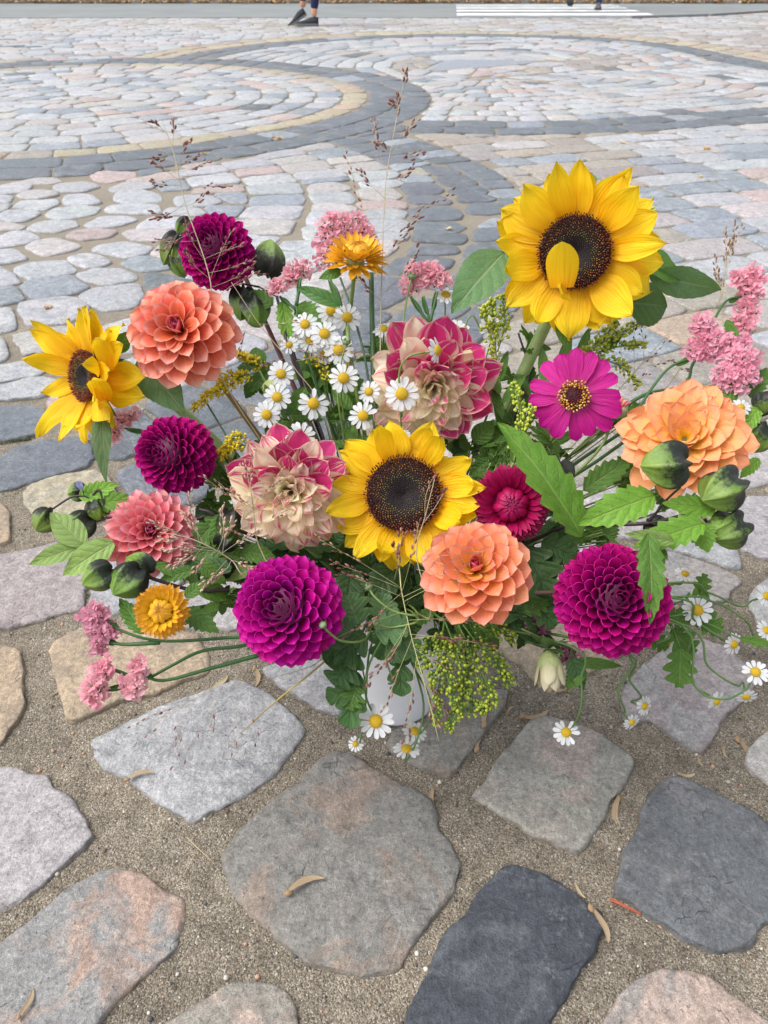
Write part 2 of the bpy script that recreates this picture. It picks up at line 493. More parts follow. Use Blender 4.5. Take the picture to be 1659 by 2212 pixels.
# stones of the foreground, outlined one by one
FORE = [
 ('beige_grey', [(472,1856),(487,1911),(550,1986),(595,2016),(620,2046),(665,2086),(720,2088),(800,2108),(829,2098),(869,2086),(882,2041),(949,1971),(969,1936),(1002,1871),(979,1826),(949,1786),(937,1726),(904,1706),(859,1681),(790,1646),(760,1621),(725,1616),(690,1633),(640,1686),(560,1741),(520,1781),(480,1831)]),
 ('granite', [(190,1600),(250,1570),(330,1530),(440,1490),(520,1462),(590,1500),(650,1550),(655,1580),(625,1625),(585,1680),(520,1720),(410,1775),(340,1735),(300,1700),(290,1690),(215,1650)]),
 ('pale_pink', [(0,1648),(40,1655),(60,1668),(100,1668),(115,1700),(145,1710),(180,1760),(205,1800),(175,1830),(110,1890),(60,1930),(0,1967),(-60,1990),(-160,1900),(-150,1700)]),
 ('patchy', [(0,2031),(65,1981),(125,1926),(185,1891),(240,1868),(280,1873),(325,1893),(360,1921),(395,1936),(403,1966),(395,2006),(370,2061),(320,2091),(290,2126),(250,2151),(220,2191),(200,2230),(100,2330),(-100,2330),(-150,2150)]),
 ('pinkish', [(340,2216),(415,2171),(470,2136),(505,2118),(550,2116),(590,2121),(620,2136),(640,2171),(650,2230),(660,2330),(330,2330)]),
 ('black', [(1057,1896),(1094,1862),(1149,1871),(1199,1898),(1244,1926),(1289,1956),(1309,1981),(1304,2006),(1284,2041),(1279,2071),(1244,2116),(1214,2171),(1187,2216),(1150,2300),(1000,2340),(860,2300),(874,2212),(877,2176),(909,2126),(929,2076),(954,2018),(999,1976),(1029,1931)]),
 ('grey_beige', [(1017,1713),(1049,1676),(1074,1631),(1109,1596),(1139,1556),(1179,1541),(1219,1551),(1279,1571),(1309,1591),(1349,1616),(1372,1646),(1364,1671),(1339,1711),(1309,1746),(1294,1791),(1264,1826),(1239,1836),(1209,1826),(1189,1811),(1149,1801),(1109,1771),(1079,1756),(1049,1736)]),
 ('violet_grey', [(1429,1678),(1464,1670),(1499,1681),(1539,1701),(1584,1721),(1629,1746),(1680,1790),(1720,1880),(1680,1960),(1639,2021),(1609,2053),(1574,2048),(1529,2048),(1499,2031),(1469,2023),(1429,1991),(1394,1976),(1364,1946),(1329,1926),(1334,1896),(1344,1836),(1364,1806),(1384,1781),(1384,1746),(1399,1716)]),
 ('pinkish', [(1299,2212),(1319,2171),(1349,2131),(1389,2101),(1439,2088),(1494,2091),(1529,2101),(1564,2126),(1609,2161),(1680,2210),(1700,2330),(1280,2330)]),
 ('rose', [(1382,1436),(1414,1411),(1443,1385),(1476,1371),(1530,1375),(1584,1400),(1623,1436),(1638,1472),(1602,1515),(1566,1544),(1537,1601),(1522,1619),(1494,1616),(1465,1598),(1443,1580),(1404,1551),(1368,1562),(1346,1537),(1339,1508),(1350,1479)]),
 ('rose', [(1440,1185),(1494,1202),(1548,1220),(1602,1245),(1606,1256),(1580,1274),(1577,1292),(1530,1303),(1476,1299),(1440,1292),(1400,1250),(1405,1200)]),
 ('pale_pink', [(1618,1288),(1638,1260),(1659,1247),(1740,1240),(1760,1320),(1700,1380),(1659,1360),(1638,1342),(1623,1320)]),
 ('pale_pink', [(1590,1090),(1620,1066),(1659,1068),(1760,1090),(1780,1180),(1700,1210),(1638,1200),(1602,1184),(1590,1150)]),
 ('pale_pink', [(1612,1626),(1629,1601),(1659,1576),(1740,1560),(1780,1640),(1720,1710),(1659,1688),(1629,1666),(1614,1646)]),
 ('granite', [(565,1440),(620,1420),(700,1420),(760,1460),(750,1530),(730,1540),(690,1530),(640,1500),(600,1475),(572,1455)]),
 ('beige_grey', [(830,1600),(900,1500),(1000,1490),(1098,1484),(1095,1515),(1060,1560),(1020,1620),(975,1670),(960,1672),(900,1650),(850,1620)]),
 ('tan', [(105,1402),(116,1380),(152,1362),(206,1344),(285,1348),(357,1359),(422,1359),(440,1387),(458,1438),(443,1452),(393,1467),(321,1495),(249,1513),(188,1542),(152,1557),(138,1546),(130,1513),(120,1477)]),
 ('rose_grey', [(-60,1200),(33,1190),(98,1175),(127,1168),(184,1211),(190,1243),(178,1312),(116,1326),(70,1341),(20,1350),(-60,1360)]),
 ('tan', [(-60,1380),(0,1386),(42,1399),(50,1441),(46,1483),(55,1512),(42,1541),(25,1567),(0,1604),(-60,1620)]),
 ('ochre', [(45,1064),(60,1045),(100,1030),(150,1018),(205,1012),(240,1030),(262,1085),(250,1110),(210,1125),(140,1135),(80,1120),(50,1090)]),
 ('tan', [(-50,1080),(0,1083),(20,1100),(22,1165),(0,1172),(-50,1175)]),
 ('slate', [(-60,1000),(0,986),(28,964),(84,950),(185,940),(198,958),(202,983),(190,1004),(126,1020),(63,1041),(12,1058),(-60,1060)]),
 ('slate', [(-80,872),(0,870),(63,868),(100,884),(106,907),(97,927),(63,938),(0,948),(-80,954)]),
 ('white', [(-60,835),(0,828),(84,811),(130,820),(105,850),(50,858),(0,861),(-60,865)]),
 ('white', [(-60,790),(0,785),(42,777),(100,772),(115,790),(75,810),(34,815),(0,823),(-60,830)]),
 ('white', [(-60,722),(0,724),(15,740),(18,770),(0,779),(-60,785)]),
 ('white_pink', [(25,718),(126,700),(170,702),(165,730),(105,756),(46,764),(38,743),(26,735)]),
 ('white', [(41,667),(47,653),(130,640),(162,642),(187,660),(180,678),(137,693),(65,698),(54,685)]),
 ('white', [(-40,664),(0,664),(22,664),(32,682),(32,707),(0,714),(-40,716)]),
 ('blue', [(47,617),(58,606),(119,595),(151,595),(187,617),(173,628),(119,639),(79,644),(58,631)]),
 ('white', [(173,635),(202,621),(252,613),(299,610),(306,635),(288,660),(252,664),(223,667),(180,646)]),
 ('white', [(31,581),(58,567),(137,559),(162,581),(151,588),(72,601),(47,595)]),
 ('white', [(167,592),(202,579),(252,576),(295,592),(288,603),(223,613),(187,606)]),
 ('white', [(146,556),(173,547),(202,547),(241,563),(216,574),(187,577),(155,567)]),
 ('blue', [(261,567),(288,556),(324,552),(360,567),(367,577),(324,583),(295,583)]),
 ('white', [(198,538),(223,527),(274,522),(328,532),(313,545),(274,555),(245,550)]),
 ('white_pink', [(54,532),(79,520),(115,513),(173,529),(144,541),(94,550)]),
 ('white', [(-40,540),(0,538),(22,534),(40,541),(58,556),(29,563),(0,567),(-40,570)]),
 ('pink', [(144,509),(158,498),(202,489),(252,498),(230,511),(173,516)]),
 ('white', [(-40,509),(0,509),(22,498),(54,496),(85,511),(54,523),(0,532),(-40,534)]),
 ('white_pink', [(265,502),(288,493),(342,491),(382,505),(360,516),(288,516)]),
 ('white', [(59,491),(83,477),(151,473),(171,484),(119,500),(79,498)]),
 ('white', [(182,484),(216,466),(274,464),(295,473),(252,487),(194,489)]),
 ('white', [(297,487),(324,469),(389,466),(403,480),(378,491),(306,493)]),
 ('white', [(-30,470),(0,462),(18,453),(65,453),(86,459),(54,475),(22,477),(0,473)]),
 ('white', [(99,462),(119,448),(173,441),(216,446),(202,460),(158,469),(122,471)]),
 ('white', [(227,455),(234,442),(288,437),(338,441),(346,459),(288,460)]),
 ('white', [(29,446),(47,432),(119,429),(126,437),(97,451),(58,450)]),
 ('white', [(135,433),(144,419),(194,417),(218,435),(202,439),(144,442)]),
 ('white', [(248,430),(252,414),(310,408),(346,419),(346,433),(274,437)]),
 ('white', [(376,433),(385,421),(450,419),(477,433),(454,442),(389,444)]),
 ('white', [(353,455),(374,446),(432,448),(443,459),(407,464),(360,462)]),
 ('white_pink', [(36,419),(65,408),(115,410),(126,419),(83,428),(47,426)]),
 ('white', [(-30,405),(22,396),(68,397),(54,412),(11,417),(-30,416)]),
 ('white', [(115,401),(130,394),(187,390),(214,401),(180,412),(126,412)]),
 ('pink', [(196,379),(216,370),(288,370),(293,381),(234,392),(205,387)]),
 ('white', [(236,406),(266,392),(324,392),(331,403),(288,412),(245,412)]),
 ('white', [(670,421),(673,415),(721,411),(756,415),(766,427),(760,437),(683,437)]),
 ('white_pink', [(675,450),(680,440),(721,437),(769,447),(766,455),(683,455)]),
 ('white', [(665,472),(676,456),(728,455),(768,463),(763,469),(728,485),(667,485)]),
 ('white_pink', [(664,405),(673,397),(728,392),(755,402),(753,408),(673,416)]),
 ('white_pink', [(772,411),(782,407),(843,405),(867,421),(859,427),(824,432),(779,424)]),
 ('pink', [(771,440),(782,434),(843,431),(875,437),(875,450),(792,450)]),
 ('white', [(779,459),(792,453),(856,450),(878,459),(868,471),(785,472)]),
 ('white', [(782,482),(798,474),(868,472),(884,482),(878,498),(808,496)]),
 ('white', [(808,504),(868,499),(884,504),(875,517),(811,517)]),
 ('white', [(655,488),(728,487),(760,498),(740,515),(660,515)]),
 ('white_pink', [(792,520),(846,517),(859,533),(830,552),(792,546)]),
 ('slate', [(868,402),(881,395),(932,394),(958,408),(945,416),(881,418)]),
 ('slate', [(878,424),(894,419),(952,421),(976,434),(964,439),(888,437)]),
 ('slate', [(884,453),(897,445),(968,445),(995,456),(993,471),(894,474)]),
 ('slate', [(897,485),(910,477),(984,479),(1006,488),(984,501),(900,507)]),
 ('slate', [(894,511),(907,506),(1003,504),(1006,517),(990,525),(897,519)]),
 ('slate', [(881,547),(897,528),(980,528),(993,539),(977,546),(907,549)]),
 ('slate', [(830,578),(859,555),(920,551),(977,559),(964,578),(888,589),(836,587)]),
 ('slate', [(744,648),(769,610),(824,594),(868,600),(894,616),(868,642),(824,663),(760,658)]),
 ('slate', [(843,693),(868,671),(907,648),(952,645),(1014,659),(993,677),(952,696)]),
 ('slate', [(971,600),(996,584),(1048,591),(1051,626),(1022,642),(977,639)]),
 ('slate', [(1000,570),(1010,528),(1080,520),(1120,540),(1100,580)]),
 ('slate', [(1024,517),(1027,493),(1105,490),(1108,507),(1064,517)]),
 ('blue', [(1032,488),(1064,471),(1102,469),(1108,485),(1080,490)]),
 ('slate', [(1006,450),(1022,437),(1076,437),(1096,456),(1048,461),(1016,459)]),
 ('slate', [(987,424),(1048,419),(1073,427),(1054,434),(993,434)]),
 ('slate', [(968,411),(984,400),(1032,400),(1054,411),(1044,418),(990,418)]),
 ('slate', [(942,386),(958,378),(1003,378),(1030,392),(1025,397),(961,399)]),
 ('slate', [(913,360),(926,357),(971,360),(996,370),(984,375),(939,376)]),
 ('blue', [(859,383),(881,376),(920,378),(939,391),(881,392)]),
]
# albedo pairs: main colour, patch colour
PAL = {
 'beige_grey': ((.205, .198, .175), (.255, .195, .155)), 'granite': ((.35, .355, .365), (.28, .285, .30)),
 'pale_pink': ((.39, .375, .37), (.35, .325, .325)), 'patchy': ((.275, .27, .275), (.42, .285, .22)),
 'pinkish': ((.30, .265, .235), (.40, .30, .25)), 'black': ((.042, .050, .062), (.095, .105, .118)),
 'grey_beige': ((.29, .275, .25), (.33, .27, .24)), 'violet_grey': ((.13, .132, .145), (.19, .185, .19)),
 'rose': ((.35, .315, .30), (.30, .295, .29)), 'rose_grey': ((.32, .285, .275), (.29, .245, .24)), 'tan': ((.41, .32, .215), (.30, .235, .17)),
 'ochre': ((.42, .36, .25), (.33, .30, .24)), 'slate': ((.125, .14, .16), (.17, .185, .205)), 'blue': ((.25, .275, .31), (.31, .335, .365)),
 'white': ((.405, .41, .425), (.335, .35, .375)), 'white_pink': ((.42, .39, .38), (.36, .345, .34)), 'pink': ((.42, .335, .315), (.37, .31, .30)),
 'yellow': ((.40, .35, .25), (.35, .29, .21)), 'beige': ((.34, .30, .255), (.29, .265, .24)), 'mauve': ((.315, .285, .27), (.265, .25, .25)),
 'peach': ((.40, .31, .24), (.34, .28, .22)),
}

def chaikin(p, n=1):
    for _ in range(n):
        q = []
        for i in range(len(p)):
            a, b = p[i], p[(i + 1) % len(p)]
            q.append((a[0] * .75 + b[0] * .25, a[1] * .75 + b[1] * .25))
            q.append((a[0] * .25 + b[0] * .75, a[1] * .25 + b[1] * .75))
        p = q
    return p

def soften(p):
    q = []
    for i in range(len(p)):
        a, b = p[i], p[(i + 1) % len(p)]
        q.append((a[0] * .86 + b[0] * .14, a[1] * .86 + b[1] * .14))
        q.append((a[0] * .14 + b[0] * .86, a[1] * .14 + b[1] * .86))
    return q

def resample(p, step):
    out = []
    n = len(p)
    per = sum(math.dist(p[i], p[(i + 1) % n]) for i in range(n))
    N = max(10, int(per / step))
    st = per / N
    acc, d = 0.0, 0.0
    for i in range(n):
        a, b = p[i], p[(i + 1) % n]
        L = math.dist(a, b)
        while d <= acc + L and len(out) < N:
            t = (d - acc) / L if L else 0
            out.append((a[0] + (b[0] - a[0]) * t, a[1] + (b[1] - a[1]) * t))
            d += st
        acc += L
    return out

def area(p):
    return .5 * sum(p[i][0] * p[(i + 1) % len(p)][1] - p[(i + 1) % len(p)][0] * p[i][1] for i in range(len(p)))

def centroid(p):
    return (sum(q[0] for q in p) / len(p), sum(q[1] for q in p) / len(p))

def stone_geo(poly, level, c1, c2, seed):
    """level 2 = foreground, 1 = middle, 0 = far; returns verts (around the centroid), faces"""
    if area(poly) < 0:
        poly = poly[::-1]
    cx, cy = centroid(poly)
    ol = soften(poly)
    size = math.sqrt(abs(area(poly)))
    r_ = random.Random(seed)
    if level == 2:
        ol = resample(ol, .003)
        rings = [(1.012, -.02), (1.008, -.003), (1.0, .002), (.99, .0044), (.978, .0056), (.95, .0064), (.90, .0068), (.82, .0070), (.70, .0073), (.55, .0075), (.4, .0077), (.2, .0078)]
    elif level == 1:
        ol = resample(ol, .012)
        rings = [(1.03, -.02), (1.01, .001), (.985, .0055), (.93, .0072), (.6, .008), (.25, .0082)]
    else:
        ol = resample(ol, max(.02, size / 3.2))
        rings = [(1.02, -.01), (.985, .004), (.86, .0075)]
    tz = (r_.uniform(-1, 1) * .02, r_.uniform(-1, 1) * .02)
    lift = r_.uniform(-.001, .0015)
    v, f = [], []
    n = len(ol)
    for k, (s, z) in enumerate(rings):
        for (x, y) in ol:
            dx, dy = x - cx, y - cy
            d = math.hypot(dx, dy) or 1e-6
            j = 0.0
            if level == 2:
                j = nz(x * 60, y * 60, seed) * .0035 + nz(x * 170, y * 170, seed + 3) * .0014
                if k > 2:
                    j *= max(0, 1 - (k - 2) * .3)
                wob = (nz(x * 45 + k * .9, y * 45, seed + 9) * .022 + nz(x * 140, y * 140 + k * 1.7, seed + 5) * .012) * (1 if 1 <= k <= 6 else 0)
            elif level == 1:
                j = nz(x * 30, y * 30, seed) * .004
                wob = 0
            else:
                wob = 0
            rr = d * (s + wob) + j
            px_, py_ = dx / d * rr, dy / d * rr
            zz = z + lift
            if k > 0:
                zz += (px_ * tz[0] + py_ * tz[1])
            if level >= 1 and k >= 2:
                a_ = .0014 if level == 2 else .0022
                zz += nz((px_ + cx) * 22, (py_ + cy) * 22, seed) * a_ + ((nz((px_ + cx) * 70, (py_ + cy) * 70, seed) * .0009 + nz((px_ + cx) * 160, (py_ + cy) * 160, seed) * .0005) if level == 2 else 0)
            v.append((px_, py_, zz))
    for k in range(len(rings) - 1):
        for i in range(n):
            j2 = (i + 1) % n
            f.append((k * n + i, k * n + j2, (k + 1) * n + j2, (k + 1) * n + i))
    b = (len(rings) - 1) * n
    if level == 0:
        f.append(tuple(b + i for i in range(n)))
    else:
        v.append((0, 0, rings[-1][1] + lift))
        e = len(v) - 1
        f += [(b + i, b + (i + 1) % n, e) for i in range(n)]
    return (cx, cy), v, f

# --- laid setts in rings
STONES = []          # (poly, palette key)
GRID = {}
GC = .35

def cells(p):
    xs = [q[0] for q in p]; ys = [q[1] for q in p]
    for i in range(int(math.floor(min(xs) / GC)), int(math.floor(max(xs) / GC)) + 1):
        for j in range(int(math.floor(min(ys) / GC)), int(math.floor(max(ys) / GC)) + 1):
            yield (i, j)

def clip(poly, a, b):
    """keep the part of poly on the right of the directed line a->b (outside a counter-clockwise neighbour)"""
    nx, ny = (b[1] - a[1]), -(b[0] - a[0])
    L = math.hypot(nx, ny) or 1e-9
    nx /= L; ny /= L
    gap = .006
    s = [(q[0] - a[0]) * nx + (q[1] - a[1]) * ny - gap for q in poly]
    out = []
    for i in range(len(poly)):
        j = (i + 1) % len(poly)
        if s[i] >= 0:
            out.append(poly[i])
        if (s[i] >= 0) != (s[j] >= 0):
            t = s[i] / (s[i] - s[j])
            out.append((poly[i][0] + (poly[j][0] - poly[i][0]) * t, poly[i][1] + (poly[j][1] - poly[i][1]) * t))
    return out

def hull(pts):
    pts = sorted(set(pts))
    def half(ps):
        h = []
        for p in ps:
            while len(h) > 1 and (h[-1][0] - h[-2][0]) * (p[1] - h[-2][1]) - (h[-1][1] - h[-2][1]) * (p[0] - h[-2][0]) <= 0:
                h.pop()
            h.append(p)
        return h
    a, b = half(pts), half(pts[::-1])
    return a[:-1] + b[:-1]

def overlaps(p, q):
    for A, B in ((p, q), (q, p)):
        for i in range(len(A)):
            a, b = A[i], A[(i + 1) % len(A)]
            nx, ny = (b[1] - a[1]), -(b[0] - a[0])
            if all((c[0] - a[0]) * nx + (c[1] - a[1]) * ny >= -1e-6 for c in B):
                return False
    return True

def accept(poly, key, level=None, force=False):
    if area(poly) < 0:
        poly = poly[::-1]
    h = hull([(round(a, 5), round(b, 5)) for a, b in poly])
    if not force:
        A0 = area(poly)
        seen = set()
        for c in list(cells(poly)):
            for idx in GRID.get(c, ()):
                if idx in seen:
                    continue
                seen.add(idx)
                q = STONES[idx][3]
                if len(h) < 3 or not overlaps(h, q):
                    continue
                best, ba = None, 0
                for i in range(len(q)):
                    cp = clip(h, q[i], q[(i + 1) % len(q)])
                    if len(cp) > 2:
                        a_ = area(cp)
                        if a_ > ba:
                            best, ba = cp, a_
                if best is None or ba < A0 * .30:
                    return False
                h = best
        poly = h
        if len(poly) < 3 or area(poly) < A0 * .3:
            return False
        # slivers
        xs = [q[0] for q in poly]; ys = [q[1] for q in poly]
        per = sum(math.dist(poly[i], poly[(i + 1) % len(poly)]) for i in range(len(poly)))
        if area(poly) / (per * per) < .043:
            return False
    idx = len(STONES)
    STONES.append((poly, key, level, h))
    for c in cells(poly):
        GRID.setdefault(c, []).append(idx)
    return True

def swell(p, k):
    cx, cy = centroid(p)
    return [(cx + (x - cx) * k, cy + (y - cy) * k) for x, y in p]

for key, pts in FORE:
    ym = max(p[1] for p in pts)
    accept(swell([G(x, y, .008) for x, y in pts], 1.10 if ym < 760 else 1.0), key, 2 if max(p[1] for p in pts) > 760 else 1, force=True)

def ring_cell(c, rf, k0, k1, a0, a1, jit=.07, gap=.0045):
    """sett between ring offsets k0..k1 (metres inward of the outline rf) and angles a0..a1"""
    pts = []
    for (k, a) in ((k0, a0), (k0, (a0 + a1) / 2), (k0, a1), ((k0 + k1) / 2, a1), (k1, a1), (k1, (a0 + a1) / 2), (k1, a0), ((k0 + k1) / 2, a0)):
        r = rf(a) - k
        pts.append((c[0] + r * math.cos(a), c[1] + r * math.sin(a)))
    cx, cy = centroid(pts)
    w = abs(k1 - k0)
    out = []
    for x, y in pts:
        d = math.hypot(x - cx, y - cy)
        s = max(.4, 1 - gap / d)
        out.append((cx + (x - cx) * s + rnd.uniform(-1, 1) * jit * w * .7, cy + (y - cy) * s + rnd.uniform(-1, 1) * jit * w * .7))
    return out

def lay_ring(c, rf, k0, k1, length, key, test=None, jit=.075):
    r0 = max(.05, rf(0) - (k0 + k1) / 2)
    n = max(5, int(round(2 * math.pi * r0 / length)))
    cuts = [2 * math.pi * (i + rnd.uniform(-.18, .18)) / n for i in range(n)]
    off = rnd.random() * 6.28
    for i in range(n):
        a0, a1 = cuts[i] + off, (cuts[i + 1] if i < n - 1 else cuts[0] + 2 * math.pi) + off
        am = (a0 + a1) / 2
        r = rf(am) - (k0 + k1) / 2
        x, y = c[0] + r * math.cos(am), c[1] + r * math.sin(am)
        if y < .2 or y > 13.6 or abs(x) > .9 + y * .62:
            continue
        if test and not test(x, y):
            continue
        kk = key(x, y) if callable(key) else key
        accept(ring_cell(c, rf, k0, k1, a0, a1, jit), kk)

def outline_fn(c, pts):
    a = sorted((math.atan2(y - c[1], x - c[0]) % (2 * math.pi), math.hypot(x - c[0], y - c[1])) for x, y in pts)
    an = [q[0] for q in a]; ra = [q[1] for q in a]
    an = [an[-1] - 2 * math.pi] + an + [an[0] + 2 * math.pi]
    ra = [ra[-1]] + ra + [ra[0]]
    def f(t):
        s = 0
        for d in (-.25, -.12, 0, .12, .25):
            s += float(np.interp((t + d) % (2 * math.pi), an, ra))
        return s / 5
    return f

def pick(*opts):
    tot = sum(w for _, w in opts)
    r = rnd.random() * tot
    for k, w in opts:
        r -= w
        if r <= 0:
            return k
    return opts[-1][0]

def pale(x=0, y=0):
    return pick(('white', 6), ('white_pink', 2.5), ('blue', 1.5), ('pink', .9), ('slate', .25))

def dark(x=0, y=0):
    return pick(('slate', 12), ('blue', 1))

def yell(x=0, y=0):
    return pick(('yellow', 6), ('peach', 2), ('beige', 1.5))

Lc = (-1.90, 5.25)
Lpts = [G(*q) for q in [(0,390),(200,385),(400,360),(600,320),(780,295),(880,260),(935,225),(910,190),(850,168),(700,148),(520,130)]]
Lpts += [(-3.9, 5.9), (-3.9, 4.3), (-3.0, 3.5)]
Lf = outline_fn(Lc, Lpts)
Rc = (.75, 6.3)
Rpts = [G(*q) for q in [(930,288),(1050,293),(1200,292),(1400,285),(1600,265),(600,92),(850,76),(1150,75),(1350,85),(1500,105),(1600,130),(1659,150)]]
Rpts += [(-1.75, 6.6), (-1.3, 4.9), (3.3, 5.4), (3.4, 6.6)]
Rf = outline_fn(Rc, Rpts)
for k in range(2):
    lay_ring(Lc, Lf, k * .19, k * .19 + .19, .25, dark)
lay_ring(Lc, Lf, .38, .54, .20, yell)
k = .54
while k < 2.2:
    lay_ring(Lc, Lf, k, k + .165, .22, pale)
    k += .165
for k in range(2):
    lay_ring(Rc, Rf, k * .18, k * .18 + .18, .27, dark)
k = .36
while k < 3.2:
    lay_ring(Rc, Rf, k, k + .165, .21, pale)
    k += .165
for k in (0, 1):
    lay_ring(Rc, Rf, -(k + 1) * .19, -k * .19, .22, yell, test=lambda x, y: y > 6.3 or x < -1.2)
# third field: pale setts ringed by dark ones, running out under the bouquet
Cc = (-1.75, 2.75)
Cf = lambda a: 2.27
for k in range(2):
    lay_ring(Cc, Cf, k * .19, k * .19 + .19, .15, dark, test=lambda x, y: not (y < 1.0 and x > -.35))
k = .38
while k < 2.2:
    lay_ring(Cc, Cf, k, k + .205, .155, pale)
    k += .205

def fill_key(x, y):
    px_, py_, _ = pix(x, y)
    if py_ < 75:
        return pick(('white', 4), ('white_pink', 3), ('beige', 2), ('mauve', 3 if px_ > 1100 else .3))
    if py_ < 160 and px_ > 1200:
        return pick(('mauve', 4), ('white_pink', 2), ('beige', 1))
    if py_ < 130:
        return pale()
    edge = 1330 + (py_ - 330) * .75
    if px_ > edge and py_ < 1000:
        return pick(('white', 5), ('white_pink', 3), ('blue', 1.2), ('pink', .6))
    if py_ < 900 and px_ > 700:
        return pick(('beige', 5), ('mauve', 4), ('peach', 1.2), ('blue', .8), ('white_pink', 1))
    if py_ < 1100:
        return pick(('beige', 3), ('white_pink', 2), ('tan', 1.5), ('slate', .5))
    return pick(('pale_pink', 3), ('rose', 2), ('tan', 1.5), ('granite', 2), ('beige_grey', 1.5))

Dc = (3.0, -3.2)      # remaining ground: wide arcs
Df = lambda a: 20.0
k = 20 - 17.9
while k < 20 - 3.4:
    lay_ring(Dc, Df, k, k + .155, .235, fill_key, test=lambda x, y: y < 13.4)
    k += .155
STONE_SETS = len(STONES)

# the largest in the picture become single stones, the rest one joined part
def shown(s):
    p = s[0]
    q = [pix(x, y, .01) for x, y in p]
    if any(c[2] < .05 for c in q):
        return 0
    xs = [min(1659, max(0, c[0])) for c in q]; ys = [min(2212, max(0, c[1])) for c in q]
    cl = list(zip(xs, ys))
    return abs(area(cl))

order = sorted(range(len(STONES)), key=lambda i: -shown(STONES[i]))
near = set(order[:298])
rest = MB()
for i, (poly, key, lev, _) in enumerate(STONES):
    a_, b_ = PAL[key]
    w = rnd.uniform(.88, 1.1)
    c1 = tuple(min(.6, x * w * rnd.uniform(.97, 1.03)) for x in a_)
    w = rnd.uniform(.9, 1.08)
    c2 = tuple(min(.6, x * w) for x in b_)
    cy = centroid(poly)[1]
    if i in near:
        L = lev if lev is not None else (2 if cy < .9 else 1)
        c, v, f = stone_geo(poly, L, c1, c2, i)
        me = mesh_from('cobble', v, f, M_STONE, [c1] * len(v), cols2=[c2] * len(v))
        o = link('cobble', me, ground, Matrix.Translation((c[0], c[1], 0)))
    else:
        c, v, f = stone_geo(poly, 1 if cy < 3.5 else 0, c1, c2, i)
        rest.add([(x + c[0], y + c[1], z) for x, y, z in v], f, c1, c2)
o = link('far_cobbles', rest.mesh('far_cobbles', M_STONE), ground)
o['kind'] = 'stuff'

# grit lying in the joints
M_GRIT = simple_mat('grit', rough=.85, nscale=300, amp=.3)
gb = MB()
for i in range(5200):
    if i < 3600:
        y = rnd.uniform(.2, .95); x = rnd.uniform(-.5, .5) * (.6 + y)
    else:
        y = rnd.uniform(.9, 2.2); x = rnd.uniform(-.6, .6) * y
    s = rnd.choice((.0007, .0009, .0012, .0012, .0018, .0026 if rnd.random() < .3 else .001))
    c = rnd.choice(((.14, .11, .08), (.3, .25, .18), (.42, .38, .3), (.2, .16, .12), (.5, .3, .2), (.08, .08, .085), (.6, .56, .5)))
    h = nz(x * 9, y * 9) * .0035 + nz(x * 31, y * 31, 3) * .0018 + nz(x * 95, y * 95, 7) * .0011
    p = Vector((x, y, .0008 + h + s * .25))
    v, f = ellips(p + Vector((-s, 0, 0)), Vector((rnd.uniform(-1, 1), rnd.uniform(-1, 1), rnd.uniform(-.2, .2))), s * 2.2, s, 5, 3)
    gb.add(v, f, c)
o = link('grit', gb.mesh('grit', M_GRIT), ground)
o['kind'] = 'stuff'
# ---------------------------------------------------------------- road, kerb, far pavement, zebra crossing
def road_material():
    t = NT('asphalt')
    pos = t.n('ShaderNodeNewGeometry').outputs['Position']
    n1 = t.noise(pos, 1.2, 4, .6).outputs[0]
    n2 = t.noise(pos, 160, 3, .7).outputs[0]
    c = t.ramp(n1, [(.3, (.185, .20, .20)), (.7, (.235, .25, .25))])
    c = t.mix(1.0, c, t.ramp(n2, [(.3, g(.75)), (.7, g(1.25))]), 'MULTIPLY')
    bp = t.n('ShaderNodeBump', {'Height': n2, 'Strength': .5, 'Distance': .003})
    b = t.n('ShaderNodeBsdfPrincipled', {'Base Color': c, 'Roughness': .8, 'Normal': bp.outputs[0]})
    t.t.links.new(b.outputs[0], t.out.inputs[0])
    return t.m

M_ROAD = road_material()
Y_NEAR = G(0, 40.5)[1]
Y_FAR = G(0, 9)[1]
XK0 = G(1370, 44)[0]
XK1 = G(1659, 27)[0]
YK1 = G(1659, 27)[1]
def sheet(name, pts, z, mat, kind='structure', thick=0.0):
    n = len(pts)
    v = [(x, y, z) for x, y in pts]
    f = [tuple(range(n))]
    if thick:
        v += [(x, y, z - thick) for x, y in pts]
        f += [(i, i + n, (i + 1) % n + n, (i + 1) % n) for i in range(n)]
    o = link(name, mesh_from(name, v, f, mat, [(1, 1, 1)] * len(v), smooth=False))
    if kind:
        o['kind'] = kind
    return o
road_edge = [(-60, Y_NEAR), (XK0, Y_NEAR), (XK0 + 1.2, Y_NEAR + .45), (XK1, YK1), (XK1 + 8, YK1 + 2.2), (60, YK1 + 4), (60, Y_FAR + 3), (XK1 + 8, Y_FAR + 1), (XK1, Y_FAR), (-60, Y_FAR)]
road = sheet('road', road_edge, .0125, M_ROAD, thick=.02)
M_PAINT = simple_mat('road_paint', rough=.6, nscale=5, amp=.32)
def quad_mb(rects, z, c):
    m = MB()
    for pts in rects:
        m.add([(x, y, z) for x, y in pts], [tuple(range(len(pts)))], c)
    return m
zl = []
ys = [G(0, y)[1] for y in (36.5, 31.5, 27.5, 24.2, 21.2, 18.6, 16.6, 14.8, 13.4, 12.2)]
for i in range(0, 10, 2):
    y0, y1 = ys[i], ys[i + 1]
    xl = lambda y: .98 + (y - Y_NEAR) * .07
    xr = lambda y: 3.75 + (y - Y_NEAR) * .02
    zl.append([(xl(y0), y0), (xr(y0), y0), (xr(y1), y1), (xl(y1), y1)])
cross = quad_mb(zl, .0165, (.72, .73, .73)).mesh('crossing_stripes', M_PAINT, smooth=False)
cross_o = link('zebra_crossing', cross)
